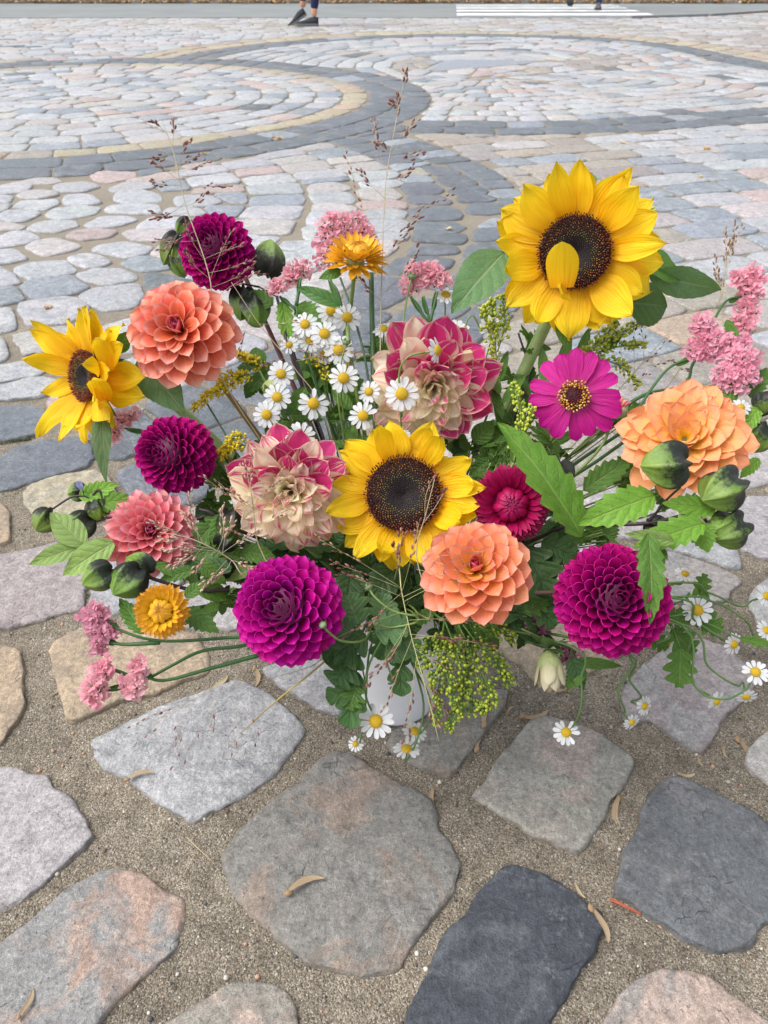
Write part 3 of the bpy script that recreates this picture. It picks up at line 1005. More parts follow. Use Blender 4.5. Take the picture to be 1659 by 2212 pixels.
tag(cross_o, 'white striped zebra crossing painted on the grey road', 'crossing')
M_CONC = simple_mat('kerb_stone', rough=.8, nscale=25, amp=.15, bump=.3, bdist=.003)
# far kerb and slabs beyond it
kx = -30.0
kb = thing('kerb', (0, Y_FAR, 0), 'long grey stone kerb along the far side of the road', 'kerb')
kme = None
def box_geo(x0, x1, y0, y1, z0, z1):
    v = [(x0, y0, z0), (x1, y0, z0), (x1, y1, z0), (x0, y1, z0), (x0, y0, z1), (x1, y0, z1), (x1, y1, z1), (x0, y1, z1)]
    return v, [(0, 3, 2, 1), (4, 5, 6, 7), (0, 1, 5, 4), (1, 2, 6, 5), (2, 3, 7, 6), (3, 0, 4, 7)]
v, f = box_geo(0, .985, 0, .14, -.02, .12)
kme = mesh_from('kerb_block', v, f, M_CONC, [(.33, .33, .325)] * 8, smooth=False)
for i in range(36):
    o = link('kerb_block', kme, kb, Matrix.Translation((-18 + i, Y_FAR + .002, 0)))
    o.color = (*g(rnd.uniform(.85, 1.1)), 1)
fp = sheet('pavement', [(-60, Y_FAR + .145), (60, Y_FAR + .145), (60, 60), (-60, 60)], .115, simple_mat('paving', base=(.34, .335, .33), rough=.8, nscale=14, amp=.2))
# narrow raised kerb where the cobbles run out to the right of the crossing
v, f = [], []
kk = thing('cobble_edging', (XK0, Y_NEAR, 0), 'low dark edging stone strip beside the road at the right of the crossing', 'kerb')
pts = [(XK0, Y_NEAR - .02), (XK0 + 1.2, Y_NEAR + .43), (XK1, YK1 - .02), (XK1 + 8, YK1 + 2.18)]
for i in range(3):
    a, b = Vector((*pts[i], 0)), Vector((*pts[i + 1], 0))
    d = (b - a)
    L = d.length
    nb = max(1, int(L / .9))
    for k in range(nb):
        p0, p1 = a + d * (k / nb), a + d * ((k + .97) / nb)
        nn = Vector((-d.y, d.x, 0)).normalized() * .06
        vs = [p0 - nn, p1 - nn, p1 + nn, p0 + nn]
        vv = [(q.x, q.y, -.02) for q in vs] + [(q.x, q.y, .035) for q in vs]
        me = mesh_from('edging_stone', vv, [(4, 5, 6, 7), (0, 1, 5, 4), (1, 2, 6, 5), (2, 3, 7, 6), (3, 0, 4, 7)], M_CONC, [(.24, .245, .25)] * 8, smooth=False)
        link('edging_stone', me, kk)
# setts on the right beyond the square
# fallen leaves blown along the far kerb
M_DRY = simple_mat('dry_leaf', rough=.75, nscale=200, amp=.3, transl=.15)
lm = MB()
for i in range(2600):
    x = rnd.uniform(-10, 12)
    y = Y_FAR - abs(rnd.gauss(0, .10)) - .01
    s = rnd.uniform(.02, .05)
    a = rnd.uniform(0, 6.28)
    c = rnd.choice(((.42, .25, .10), (.5, .33, .13), (.35, .20, .09), (.55, .42, .2), (.28, .17, .09)))
    X = Vector((math.cos(a), math.sin(a), rnd.uniform(-.4, .4))) * s
    Y = Vector((-math.sin(a), math.cos(a), rnd.uniform(-.4, .4))) * s * .7
    p = Vector((x, y, .03 + rnd.random() * .03))
    up = Vector((0, 0, s * .3))
    lm.add([p - X, p - Y * .8 + up, p + X * .9, p + Y * .8 + up, p], [(0, 1, 4), (1, 2, 4), (2, 3, 4), (3, 0, 4)], c)
o = link('leaf_litter', lm.mesh('leaf_litter', M_DRY))
tag(o, 'strip of brown fallen leaves lying along the far kerb', 'leaf litter')
del o['category']
o['kind'] = 'stuff'

# ---------------------------------------------------------------- petals and leaves
def prof_round(u):      # broad petal, blunt tip
    return max(0.0, (.22 + .78 * math.sin(min(1, u / .62) * math.pi / 2)) if u < .62 else math.cos((u - .62) / .38 * math.pi / 2) ** .55)

def prof_dahlia(u):     # broad, round shouldered, with a small point
    return max(0.0, (.30 + .70 * math.sin(min(1, u / .6) * math.pi / 2)) if u < .6 else (1 - ((u - .6) / .4) ** 2.4) ** .75)

def prof_point(u):      # broad petal with a short point
    return max(0.0, (.25 + .75 * math.sin(min(1, u / .55) * math.pi / 2)) if u < .55 else (1 - ((u - .55) / .45) ** 1.7))

def prof_sun(u):
    return max(0.0, (.45 + .55 * math.sin(min(1, u / .45) * math.pi / 2)) if u < .45 else (1 - ((u - .45) / .55) ** 2.0) ** .8)

def prof_lance(u):
    return max(0.0, math.sin(math.pi * min(1, u * .96 + .04) ** .8) ** .9)

def prof_daisy(u):
    return max(0.0, (.4 + .6 * min(1, u / .5)) if u < .8 else math.sqrt(max(0, 1 - ((u - .8) / .2) ** 2)) * .99)

def prof_ovate(u):
    return max(0.0, math.sin(math.pi * u ** .72) ** .85)

def petal_mesh(name, mat, W=.4, prof=prof_round, cup=.8, cup_tip=None, bend=.0, tip=.0, ripple=0.0, nu=9, nv=6, seed=0, notch=0.0, twist=0.0, fold=0.0):
    """unit-length petal along +Y, upper face +Z. cup = half angle of the cross arc at the base, cup_tip at the tip;
    bend = bending over the length (positive lifts the tip), tip = extra bend in the last third"""
    v, uv, f = [], [], []
    cup_tip = cup if cup_tip is None else cup_tip
    y = z = 0.0
    a = 0.0
    sr = seed * 13.7
    for i in range(nu + 1):
        u = i / nu
        if i:
            a = bend * u + tip * max(0, u - .6) / .4
            y += math.cos(a) / nu
            z += math.sin(a) / nu
        w = W / 2 * max(prof(u), .02 if 0 < i < nu else .008)
        c = cup + (cup_tip - cup) * u
        tw = twist * u
        for j in range(nv + 1):
            s = -1 + 2 * j / nv
            cc = max(abs(c), 1e-3) * (1 if c >= 0 else -1)
            rr = w / abs(cc)
            x = rr * math.sin(abs(cc) * s)
            dz = rr * (1 - math.cos(abs(cc) * s)) * (1 if cc > 0 else -1)
            dz += fold * abs(s) * w
            dz += ripple * (noise.noise(Vector((u * 3.2, s * 1.3 + sr, sr))) + .4 * math.sin(s * 6 + sr) * (1 - abs(s) * .5) * .6) * (.25 + u)
            dy = -notch * (1 - abs(s)) ** 2 * (1 if i == nu else 0)
            dx = ripple * .5 * noise.noise(Vector((u * 2.5, 7 + sr, s)))
            xx, zz = x * math.cos(tw) - dz * math.sin(tw), x * math.sin(tw) + dz * math.cos(tw)
            v.append(Vector((xx + dx, y + dy - zz * math.sin(a), z + zz * math.cos(a))))
            uv.append((u, j / nv))
    for i in range(nu):
        for j in range(nv):
            p = i * (nv + 1) + j
            f.append((p, p + 1, p + nv + 2, p + nv + 1))
    return mesh_from(name, v, f, mat, uvs=uv)

def leaf_mesh(name, mat, W=.5, prof=prof_ovate, teeth=0, tooth=.12, lobes=0, depth=.6, bend=-.35, fold=.22, wave=.03, seed=0, nu=30, nv=6, lobe_sharp=1.0):
    v, uv, f = [], [], []
    y = z = 0.0
    for i in range(nu + 1):
        u = i / nu
        a = bend * u
        if i:
            y += math.cos(a) / nu
            z += math.sin(a) / nu
        w = W / 2 * max(prof(u), .012)
        fwd = 0.0
        if teeth:
            ph = (u * teeth) % 1.0
            w *= 1 - tooth + tooth * 1.3 * ph
        if lobes:
            ph = u * lobes + .15 * noise.noise(Vector((u * 3, seed, 0)))
            lb = abs(math.sin(math.pi * ph)) ** lobe_sharp
            w *= (1 - depth) + depth * lb
        for j in range(nv + 1):
            s = -1 + 2 * j / nv
            x = w * s
            dz = fold * abs(x) + wave * noise.noise(Vector((u * 4, s * 1.5, seed * 3.1))) * (.3 + abs(s)) - .25 * x * x / max(W, .01)
            v.append(Vector((x, y + abs(s) * w * .25 * (1 if lobes else .1) - dz * math.sin(a), z + dz * math.cos(a))))
            uv.append((u, j / nv))
    for i in range(nu):
        for j in range(nv):
            p = i * (nv + 1) + j
            f.append((p, p + 1, p + nv + 2, p + nv + 1))
    return mesh_from(name, v, f, mat, uvs=uv)

def frame(pos, Y, Z, s=1.0, sx=None):
    Y = Y.normalized()
    X = Y.cross(Z)
    if X.length < 1e-5:
        X = Y.orthogonal()
    X.normalize()
    Z = X.cross(Y)
    sx = s if sx is None else sx
    m = Matrix(((X.x * sx, Y.x * s, Z.x * s, pos.x), (X.y * sx, Y.y * s, Z.y * s, pos.y), (X.z * sx, Y.z * s, Z.z * s, pos.z), (0, 0, 0, 1)))
    return m

def facing(pos, dx=0.0, dy=0.0):
    t = (CAM - pos).normalized()
    r = Vector((1, 0, 0))
    r = (r - t * r.dot(t)).normalized()
    u = t.cross(r)
    if u.dot(UPC) < 0:
        u = -u
    return (t + r * dx + u * dy).normalized()

M_STEM = simple_mat('stem', rough=.5, nscale=80, amp=.18, bump=.25, bdist=.0006)
M_BRACT = leaf_material('bract', lin('#4d7038'), lin('#7b9a63'), lin('#86a562'), rough=.55)
VC = Vector((.012, .615, 0))            # centre of the vase on the ground
V_H, V_R = .185, .066
GREEN = lin('#7a9150'); DKGREEN = lin('#3f5a2a'); PURP = lin('#5a2f2e'); BROWN = lin('#8a7040'); BLACKST = lin('#2c2428')

def stem_base(target):
    d = Vector((target.x - VC.x, target.y - VC.y, 0))
    L = d.length
    d = d / L if L > 1e-6 else Vector((0, 1, 0))
    b = VC - d * .02 + Vector((rnd.uniform(-.012, .012), rnd.uniform(-.012, .012), .02))
    out = min(.056, .02 + L * .25)
    rim = VC + d * out + Vector((rnd.uniform(-.006, .006), rnd.uniform(-.006, .006), V_H + rnd.uniform(0, .006)))
    return b, rim

def stem_path(target, axis, sag=.0, mid=None):
    b, rim = stem_base(target)
    d = (target - rim).length
    pre = target - axis * min(.05, d * .3) - Vector((0, 0, sag))
    ctrl = [b, rim] + (mid or []) + [pre, target]
    return curve_pts(ctrl, 6)

def make_stem(root, pts, r0, r1, c0, c1=None, name='stem', n=7):
    N = len(pts)
    c1 = c1 or c0
    rr = [r0 + (r1 - r0) * i / (N - 1) for i in range(N)]
    v, f = tube_geo(pts, rr, n)
    cs = []
    for i in range(N):
        t = i / (N - 1)
        cs += [tuple(a + (b - a) * t for a, b in zip(c0, c1))] * n
    return link(name, mesh_from(name, v, f, M_STEM, cs), root)

# ---------------------------------------------------------------- dahlias
def dahlia(label, x, y, rpx, Z, dx, dy, N, meshes, thmax=105, L0=.42, L1=1.0, kw=1.5, expo=.62, stemc=(GREEN, GREEN), tint=None, ball=False,
           rot=0.0, th0=6, flat=1.0, base_off=.0, jit=3.0, stem_r=.0026, mid=None, sag=0, lean=0.0, inner=None, extra=None):
    Rw = rpx * Z / FOC * (1.0 if ball else 1.1)
    c = P(x, y, Z)
    ax = facing(c, dx, dy)
    root_loc = stem_base(c)[0]
    root = thing('dahlia', root_loc, label, 'dahlia')
    X = ax.orthogonal().normalized()
    X.rotate(Matrix.Rotation(rot, 3, ax))
    Y = ax.cross(X)
    for i in range(N):
        t = (i + .5) / N
        th0 = 1.5 if ball else th0
        th = R(th0 + (thmax - th0) * t ** expo + rnd.uniform(-jit, jit) * (.3 + t))
        ph = i * 2.399963 + rnd.uniform(-.05, .05)
        dth = R(thmax - th0) * expo * t ** (expo - 1) / N
        if ball:
            Lr = Rw * (.93 + .07 * t)
            L = Rw * (.24 + .30 * min(1, t * 2.2))
        else:
            Lr = Rw * (L0 + (L1 - L0) * t ** .8)
            L = Lr * .92
        spacing = math.sqrt(2 * math.pi * max(.12, math.sin(th)) * dth) * Lr
        W = spacing * kw * (.85 if ball and t < .06 else 1)
        rad = X * math.cos(ph) + Y * math.sin(ph)
        d = (ax * math.cos(th) + rad * math.sin(th))
        th2 = th + lean
        d2 = (ax * math.cos(th2) + rad * math.sin(th2))
        nrm = -rad * math.cos(th2) + ax * math.sin(th2)
        L *= rnd.uniform(.94, 1.05)
        nrm = nrm + d2.cross(nrm) * rnd.uniform(-1, 1) * (.05 if ball else .05 + jit * .025)
        tipp = c + d * Lr * rnd.uniform(.96, 1.03)
        if flat != 1.0:
            tipp -= ax * (d.dot(ax) * Lr * (1 - flat))
        p0 = tipp - d2 * L
        grp = meshes
        if inner and t < inner[0]:
            grp = inner[1]
        if extra and t > .35 and (rad.dot(UPC) > .30 or (extra[1] > 0 and rad.x > .35 and t > .6)) and rnd.random() < .85:      # the strongly coloured petals at the back
            grp = extra[0]
        me = rnd.choice(grp)
        M = frame(p0, d2, nrm, L, W / me['W'])
        cc = None
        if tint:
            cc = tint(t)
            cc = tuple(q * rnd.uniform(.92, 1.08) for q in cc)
        elif True:
            cc = (rnd.uniform(.95, 1.03), rnd.uniform(.92, 1.04), rnd.uniform(.9, 1.05))
        if rnd.random() < .035 and t > .4 and cc:
            cc = (cc[0] * .72, cc[1] * .6, cc[2] * .55)          # a few bruised petals
        link('petal', me, root, M, cc)
    # core that carries the petals
    v, f = sphere_geo(c - ax * Rw * (.0 if ball else .12), Rw * (.58 if ball else .2), 10, 7)
    link('flower_base', mesh_from('flower_base', v, f, M_STEM, [((.13, .001, .06) if ball else tuple(q * .6 for q in stemc[1]))] * len(v)), root)
    back = c - ax * Rw * (.85 if ball else .2)
    if not ball:
        for k in range(7):
            a = k * 2 * math.pi / 7
            rad = X * math.cos(a) + Y * math.sin(a)
            link('sepal', SEPAL, root, frame(back, (rad + ax * .1), ax, Rw * .42))
    pts = stem_path(back, ax, sag, mid)
    make_stem(root, pts, stem_r * 1.15, stem_r, stemc[0], stemc[1])
    return root, c, ax, Rw

def sphere_geo(c, r, n=10, m=6, squash=None):
    v, f = [], []
    for i in range(m + 1):
        th = math.pi * i / m
        for k in range(n):
            a = 2 * math.pi * k / n
            v.append(c + Vector((math.sin(th) * math.cos(a), math.sin(th) * math.sin(a), math.cos(th))) * r)
    for i in range(m):
        for k in range(n):
            k2 = (k + 1) % n
            f.append((i * n + k, (i + 1) * n + k, (i + 1) * n + k2, i * n + k2))
    return v, f

def pset(name, mat, W, n=4, **kw):
    out = []
    for i in range(n):
        k = dict(kw)
        k['bend'] = kw.get('bend', 0) + rnd.uniform(-.1, .1)
        me = petal_mesh(name, mat, W=W, seed=i + rnd.random() * 9, **k)
        me['W'] = W
        out.append(me)
    return out

def fix_w(L):
    return L

SEPAL = leaf_mesh('sepal', M_BRACT, W=.4, prof=prof_lance, bend=-.6, fold=.1, nu=8, nv=4)

# colours of the petals; darker bases and lighter rims partly paint in shade and light
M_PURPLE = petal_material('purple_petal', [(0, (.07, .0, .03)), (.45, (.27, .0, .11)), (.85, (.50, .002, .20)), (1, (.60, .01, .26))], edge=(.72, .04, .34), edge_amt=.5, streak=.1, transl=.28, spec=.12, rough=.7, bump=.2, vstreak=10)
M_PURPLE_R = petal_material('violet_petal', [(0, (.09, .0, .05)), (.45, (.36, .001, .19)), (.85, (.62, .004, .33)), (1, (.72, .02, .42))], edge=(.80, .07, .50), edge_amt=.45, streak=.1, transl=.3, spec=.12, rough=.7, bump=.2, vstreak=10)
M_CORAL = petal_material('coral_petal', [(0, (.50, .05, .005)), (.45, (.72, .12, .035)), (.8, (.86, .21, .12)), (1, (.92, .34, .24))], edge=(.97, .55, .43), edge_amt=.75, streak=.12, transl=.25)
M_PINK = petal_material('pink_petal', [(0, (.45, .03, .04)), (.5, (.70, .11, .13)), (.85, (.85, .23, .27)), (1, (.92, .38, .41))], edge=(.97, .55, .55), edge_amt=.7, streak=.12, transl=.25)
M_PEACH = petal_material('peach_petal', [(0, (.88, .36, .01)), (.45, (.93, .46, .05)), (.72, (.92, .30, .12)), (1, (.88, .23, .15))], edge=(.97, .52, .38), edge_amt=.65, streak=.1, transl=.25)
M_ORANGE = petal_material('apricot_petal', [(0, (.97, .60, .01)), (.5, (.97, .62, .09)), (.78, (.96, .45, .18)), (1, (.94, .37, .19))], edge=(.96, .50, .30), edge_amt=.5, streak=.1, transl=.28)
M_STRIPE = petal_material('striped_petal', [(0, (.98, .82, .42)), (.5, (.98, .85, .58)), (1, (.97, .86, .68))], stripes=((.80, .10, .30), .72, .84, .55), streak=.04, transl=.5, vstreak=6)
M_STRIPE_D = petal_material('magenta_striped_petal', [(0, (.80, .55, .40)), (.5, (.84, .62, .48)), (1, (.88, .76, .60))], stripes=((.66, .01, .20), .36, .44, .1), streak=.08, transl=.3, vstreak=8)

# pompon cells: strongly rolled petals
POM = pset('petal', M_PURPLE, .42, 4, prof=prof_round, cup=2.4, cup_tip=1.9, bend=-.05, nu=8, nv=10)
POM_R = pset('petal', M_PURPLE_R, .42, 4, prof=prof_round, cup=2.4, cup_tip=1.8, bend=-.05, nu=8, nv=10)
DEC = pset('petal', M_CORAL, .40, 5, prof=prof_round, cup=1.9, cup_tip=1.15, bend=-.05, tip=-.15, ripple=.015, nu=10, nv=8)
DEC_IN = pset('petal', M_CORAL, .34, 3, prof=prof_dahlia, cup=1.5, cup_tip=1.2, bend=.5, nu=8, nv=6)
PNK = pset('petal', M_PINK, .36, 5, prof=prof_dahlia, cup=2.0, cup_tip=1.3, bend=.1, tip=-.1, ripple=.01, nu=10, nv=8)
PNK_IN = pset('petal', M_PINK, .3, 3, prof=prof_dahlia, cup=1.5, cup_tip=1.2, bend=.55, nu=8, nv=6)
PCH = pset('petal', M_PEACH, .42, 5, prof=prof_round, cup=1.8, cup_tip=1.05, bend=.05, nu=10, nv=8, ripple=.01)
PCH_IN = pset('petal', M_PEACH, .34, 3, prof=prof_dahlia, cup=1.5, cup_tip=1.1, bend=.5, nu=8, nv=6)
ORG_P = pset('petal', M_ORANGE, .40, 6, prof=prof_dahlia, cup=1.2, cup_tip=.7, bend=.1, tip=-.1, nu=10, nv=8, ripple=.05)
STR = pset('petal', M_STRIPE, .42, 6, prof=prof_round, cup=1.3, cup_tip=.9, bend=.2, tip=-.45, nu=11, nv=8, ripple=.10)
STR_D = pset('petal', M_STRIPE_D, .44, 5, prof=prof_dahlia, cup=.7, cup_tip=.7, bend=.25, tip=.25, nu=10, nv=8, ripple=.05)

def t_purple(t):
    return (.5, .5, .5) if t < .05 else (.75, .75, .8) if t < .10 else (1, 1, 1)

def t_coral(t):
    k = max(0, 1 - t / .16)
    return (1 - .35 * k, 1 - .78 * k, 1 - .1 * k)

def t_peach(t):
    k = max(0, 1 - t / .14)
    return (1 - .25 * k, 1 - .82 * k, 1)

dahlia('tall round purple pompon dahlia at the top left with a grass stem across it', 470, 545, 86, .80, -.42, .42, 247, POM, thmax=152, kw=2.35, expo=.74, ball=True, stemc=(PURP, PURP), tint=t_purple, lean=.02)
dahlia('large coral orange dahlia with a dark pink centre beside the left sunflower', 390, 715, 124, .72, -.28, .36, 70, DEC, thmax=112, L0=.40, kw=1.85, expo=.66, tint=t_coral, inner=(.14, DEC_IN), stemc=(BROWN, BROWN), stem_r=.0028, jit=4)
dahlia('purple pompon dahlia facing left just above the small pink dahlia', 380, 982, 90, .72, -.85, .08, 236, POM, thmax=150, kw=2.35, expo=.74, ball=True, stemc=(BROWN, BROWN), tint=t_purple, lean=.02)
dahlia('small rose pink dahlia at the left below the side-facing purple pompon', 326, 1150, 100, .69, -.02, .20, 88, PNK, thmax=105, L0=.36, kw=1.8, expo=.68, tint=t_coral, inner=(.13, PNK_IN), stemc=(BLACKST, BLACKST), stem_r=.0022, sag=-.01)
dahlia('cream dahlia with pink striped petals left of the central sunflower', 630, 1058, 138, .685, -.10, -.16, 80, STR, thmax=104, L0=.38, kw=1.7, expo=.72, inner=(.0, STR), stemc=(GREEN, GREEN), jit=12, extra=(STR_D, -.2))
dahlia('cream and magenta striped dahlia standing behind the central sunflower', 935, 828, 146, .745, .06, -.40, 72, STR, thmax=104, L0=.36, kw=1.8, expo=.68, stemc=(GREEN, GREEN), jit=13, extra=(STR_D, .55))
dahlia('peach dahlia with yellow petal bases and red heart below the central sunflower', 1028, 1232, 124, .615, -.02, .33, 66, PCH, thmax=108, L0=.38, kw=1.85, expo=.68, tint=t_peach, inner=(.13, PCH_IN), stemc=(PURP, BROWN), jit=2.5)
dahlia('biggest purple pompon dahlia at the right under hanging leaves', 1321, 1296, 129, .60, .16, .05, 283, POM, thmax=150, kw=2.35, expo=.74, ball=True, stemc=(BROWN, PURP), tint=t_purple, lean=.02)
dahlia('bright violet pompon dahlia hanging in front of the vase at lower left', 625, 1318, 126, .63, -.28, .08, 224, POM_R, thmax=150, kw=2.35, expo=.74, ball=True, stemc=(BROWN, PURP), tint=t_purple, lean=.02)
dahlia('apricot orange dahlia with a yellow centre at the right edge of the bouquet', 1478, 952, 138, .66, .03, .42, 66, ORG_P, thmax=99, L0=.36, kw=1.7, expo=.68, stemc=(GREEN, GREEN), jit=8, th0=16)
# ---------------------------------------------------------------- sunflowers
M_SUN = petal_material('sunflower_petal', [(0, (.92, .42, .004)), (.25, (.98, .58, .006)), (.7, (1.0, .69, .012)), (1, (1.0, .73, .03))], streak=.09, transl=.38, rough=.5, bump=.9, vstreak=13)
M_DISC = simple_mat('sunflower_disc', rough=.7, nscale=500, amp=.3, spec=.25)
SUNP = pset('petal', M_SUN, .34, 4, prof=prof_sun, cup=.55, cup_tip=.5, bend=-.15, tip=.1, ripple=.05, nu=12, nv=8)
SUNP += pset('petal', M_SUN, .36, 3, prof=prof_sun, cup=.5, cup_tip=.8, bend=.3, tip=.9, ripple=.06, nu=12, nv=8)
SUNP += pset('petal', M_SUN, .36, 3, prof=prof_sun, cup=-.4, cup_tip=.5, bend=-.4, tip=-.3, ripple=.07, nu=12, nv=8, twist=.5)
M_LEAF = leaf_material('leaf', (.075, .17, .025), (.15, .23, .08), (.20, .30, .09))
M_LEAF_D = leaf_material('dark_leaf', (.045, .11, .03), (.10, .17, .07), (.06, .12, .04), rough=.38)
M_LEAF_P = leaf_material('pale_leaf', (.20, .31, .085), (.24, .33, .13), (.32, .42, .16), rough=.5)
M_LEAF_G = leaf_material('grey_green_leaf', (.08, .16, .062), (.17, .25, .14), (.22, .30, .16), rough=.6)
M_LEAF_Y = leaf_material('bright_leaf', (.13, .28, .03), (.20, .30, .07), (.26, .38, .08), rough=.4)

def sunflower(label, x, y, rdisc, rtip, Z, dx, dy, n1=17, n2=15, stem_r=.006, seed=1, mid=None, cone=0.0, squash=1.0, dc=None):
    rn = random.Random(seed)
    c = P(x, y, Z)
    ax = facing(c, dx, dy)
    Rd, Rt = rdisc * Z / FOC, rtip * Z / FOC
    root = thing('sunflower', stem_base(c)[0], label, 'sunflower')
    X = ax.orthogonal().normalized()
    Y = ax.cross(X)
    # disc of florets
    mb = MB()
    n = 900
    v, f = [], []
    NR, NA = 14, 40
    for i in range(NR + 1):
        r = Rd * i / NR
        for k in range(NA):
            a = 2 * math.pi * k / NA
            q = r / Rd
            h = Rd * (.12 + .16 * math.sin(q * math.pi * .9) - .12 * (1 - q) ** 2) - (Rd * .25 if i == NR else 0)
            v.append(c + X * (math.cos(a) * r) + Y * (math.sin(a) * r) + ax * h)
    for i in range(NR):
        for k in range(NA):
            k2 = (k + 1) % NA
            f.append((i * NA + k, i * NA + k2, (i + 1) * NA + k2, (i + 1) * NA + k))
    mb.add(v, f, (.022, .014, .013))
    for i in range(n):
        q = math.sqrt((i + .5) / n)
        a = i * 2.399963
        r = Rd * q
        h = Rd * (.12 + .16 * math.sin(q * math.pi * .9) - .12 * (1 - q) ** 2)
        rad = X * math.cos(a) + Y * math.sin(a)
        p = c + rad * r + ax * (h - Rd * .01)
        if q < .42:
            cc = rn.choice(((.035, .030, .038), (.06, .05, .06), (.025, .022, .028)))
            L, rr = .045, .020
        elif q < .58:
            cc = rn.choice(((.22, .19, .05), (.14, .12, .04), (.06, .05, .04), (.28, .2, .06)))
            L, rr = .06, .019
        elif q < .8:
            cc = rn.choice(((.15, .045, .02), (.30, .12, .03), (.11, .035, .02), (.40, .18, .04)))
            L, rr = .10, .02
        else:
            cc = rn.choice(((.20, .045, .025), (.11, .026, .018), (.28, .08, .03)))
            L, rr = .16, .022
        d = (ax + rad * (q * .5 - .15) + Vector((rn.uniform(-.2, .2), rn.uniform(-.2, .2), rn.uniform(-.2, .2))))
        v, f = ellips(p, d, Rd * L * rn.uniform(.8, 1.3), Rd * rr, 4, 3)
        mb.add(v, f, cc)
    o = link('disc', mb.mesh('disc', M_DISC), root)
    o['kind'] = 'stuff'
    for layer, n in ((0, n1), (1, n2)):
        for i in range(n):
            a = 2 * math.pi * (i + .5 * layer + rn.uniform(-.22, .22)) / n
            rad = X * math.cos(a) + Y * math.sin(a)
            el = (.30 - .38 * layer) + rn.uniform(-.32, .32) + cone
            d = rad * math.cos(el) + ax * math.sin(el)
            nn = ax * math.cos(el) - rad * math.sin(el)
            L = (Rt - Rd * .86) * rn.uniform(.86, 1.1) / max(.6, math.cos(el)) * 1.02
            p0 = c + rad * Rd * .88 - ax * (Rd * .02 + .1 * Rd * layer)
            d = (d + (X * rn.uniform(-.18, .18) + Y * rn.uniform(-.18, .18))).normalized()
            me = rn.choice(SUNP)
            W = rn.uniform(.9, 1.5) * 2 * math.pi * Rt * .82 / n
            link('petal', me, root, frame(p0, d, nn, L, W / me['W']), g(rn.uniform(.93, 1.04)))
    # green back and pointed bracts
    v, f = [], []
    for i in range(7):
        q = i / 6
        for k in range(16):
            a = 2 * math.pi * k / 16
            r = Rd * math.cos(q * math.pi / 2 * .96) * 1.02
            v.append(c + (X * math.cos(a) + Y * math.sin(a)) * r - ax * (Rd * .55 * math.sin(q * math.pi / 2) + Rd * .02))
    for i in range(6):
        for k in range(16):
            k2 = (k + 1) % 16
            f.append((i * 16 + k, (i + 1) * 16 + k, (i + 1) * 16 + k2, i * 16 + k2))
    link('flower_base', mesh_from('flower_base', v, f, M_STEM, [lin('#5b7538')] * len(v)), root)
    for i in range(16):
        a = 2 * math.pi * i / 16 + rn.uniform(-.1, .1)
        rad = X * math.cos(a) + Y * math.sin(a)
        p0 = c + rad * Rd * .85 - ax * Rd * rn.uniform(.12, .3)
        link('bract', BRACT, root, frame(p0, rad + ax * rn.uniform(-.7, .2), ax, Rd * rn.uniform(.8, 1.15)))
    back = c - ax * Rd * .52
    pts = stem_path(back, ax, 0, mid)
    make_stem(root, pts, stem_r, stem_r * .95, lin('#8aa466'), lin('#94ab6c'), n=10)
    # stem hairs
    hb = MB()
    for i in range(500):
        k = rn.randrange(len(pts) // 3, len(pts) - 1)
        t = rn.random()
        p = pts[k].lerp(pts[k + 1], t)
        d = (pts[k + 1] - pts[k]).normalized()
        o_ = Vector((rn.uniform(-1, 1), rn.uniform(-1, 1), rn.uniform(-1, 1)))
        o_ = (o_ - d * o_.dot(d)).normalized()
        q0 = p + o_ * stem_r * .9
        q1 = p + o_ * stem_r * 1.32 + d * rn.uniform(-.001, .001)
        s_ = d * .00012
        hb.add([q0 - s_, q0 + s_, q1], [(0, 1, 2)], (.55, .62, .42))
    o = link('stem_hairs', hb.mesh('stem_hairs', M_STEM), root)
    o['kind'] = 'stuff'
    return root, c, ax, X, Y, Rd, Rt

BRACT = leaf_mesh('bract', M_BRACT, W=.42, prof=prof_lance, bend=-.4, fold=.15, nu=8, nv=4)
s_mid = sunflower('sunflower facing the camera in the middle of the bouquet, dark round disc fully open', 872, 1068, 82, 163, .68, -.02, .10, seed=3, n1=18, n2=17)
s_rt = sunflower('largest sunflower standing high at the right, one petal folded over its disc', 1242, 545, 78, 181, .70, -.05, .02, seed=8, stem_r=.0065, n1=16, n2=15)
s_lf = sunflower('sunflower at the left edge turned sideways to the left', 190, 812, 54, 146, .76, -1.8, .06, seed=21, stem_r=.0058, cone=.12)
# the petal folded over the disc of the big one, and the loose curled one under it
r, c, ax, X, Y, Rd, Rt = s_rt
fp_ = pset('petal', M_SUN, .62, 1, prof=lambda u: (.72 + .28 * math.sin(min(1, u / .5) * math.pi / 2)) if u < .5 else max(0, math.cos((u - .5) / .5 * math.pi / 2)) ** .6, cup=.6, cup_tip=.4, bend=-.3, nu=12, nv=8)[0]
tf = P(1213, 622, .68)
link('petal', fp_, r, frame(tf, (P(1216, 522, .665) - P(1213, 622, .68)), -ax, .040, .048), (1, 1, 1), label='petal folded back over the dark disc')
fp2 = pset('petal', M_SUN, .8, 1, prof=prof_round, cup=.9, cup_tip=.8, bend=.6, tip=.6, ripple=.08, nu=12, nv=8)[0]
link('petal', fp2, r, frame(P(1225, 628, .688), (P(1172, 660, .655) - P(1225, 628, .68)), ax, .030, .030), (1, 1, 1))
fp3 = pset('petal', M_SUN, .6, 1, prof=prof_sun, cup=.9, cup_tip=.8, bend=.9, tip=.8, ripple=.06, nu=12, nv=8)[0]
r2, c2, ax2, X2, Y2, Rd2, Rt2 = s_lf
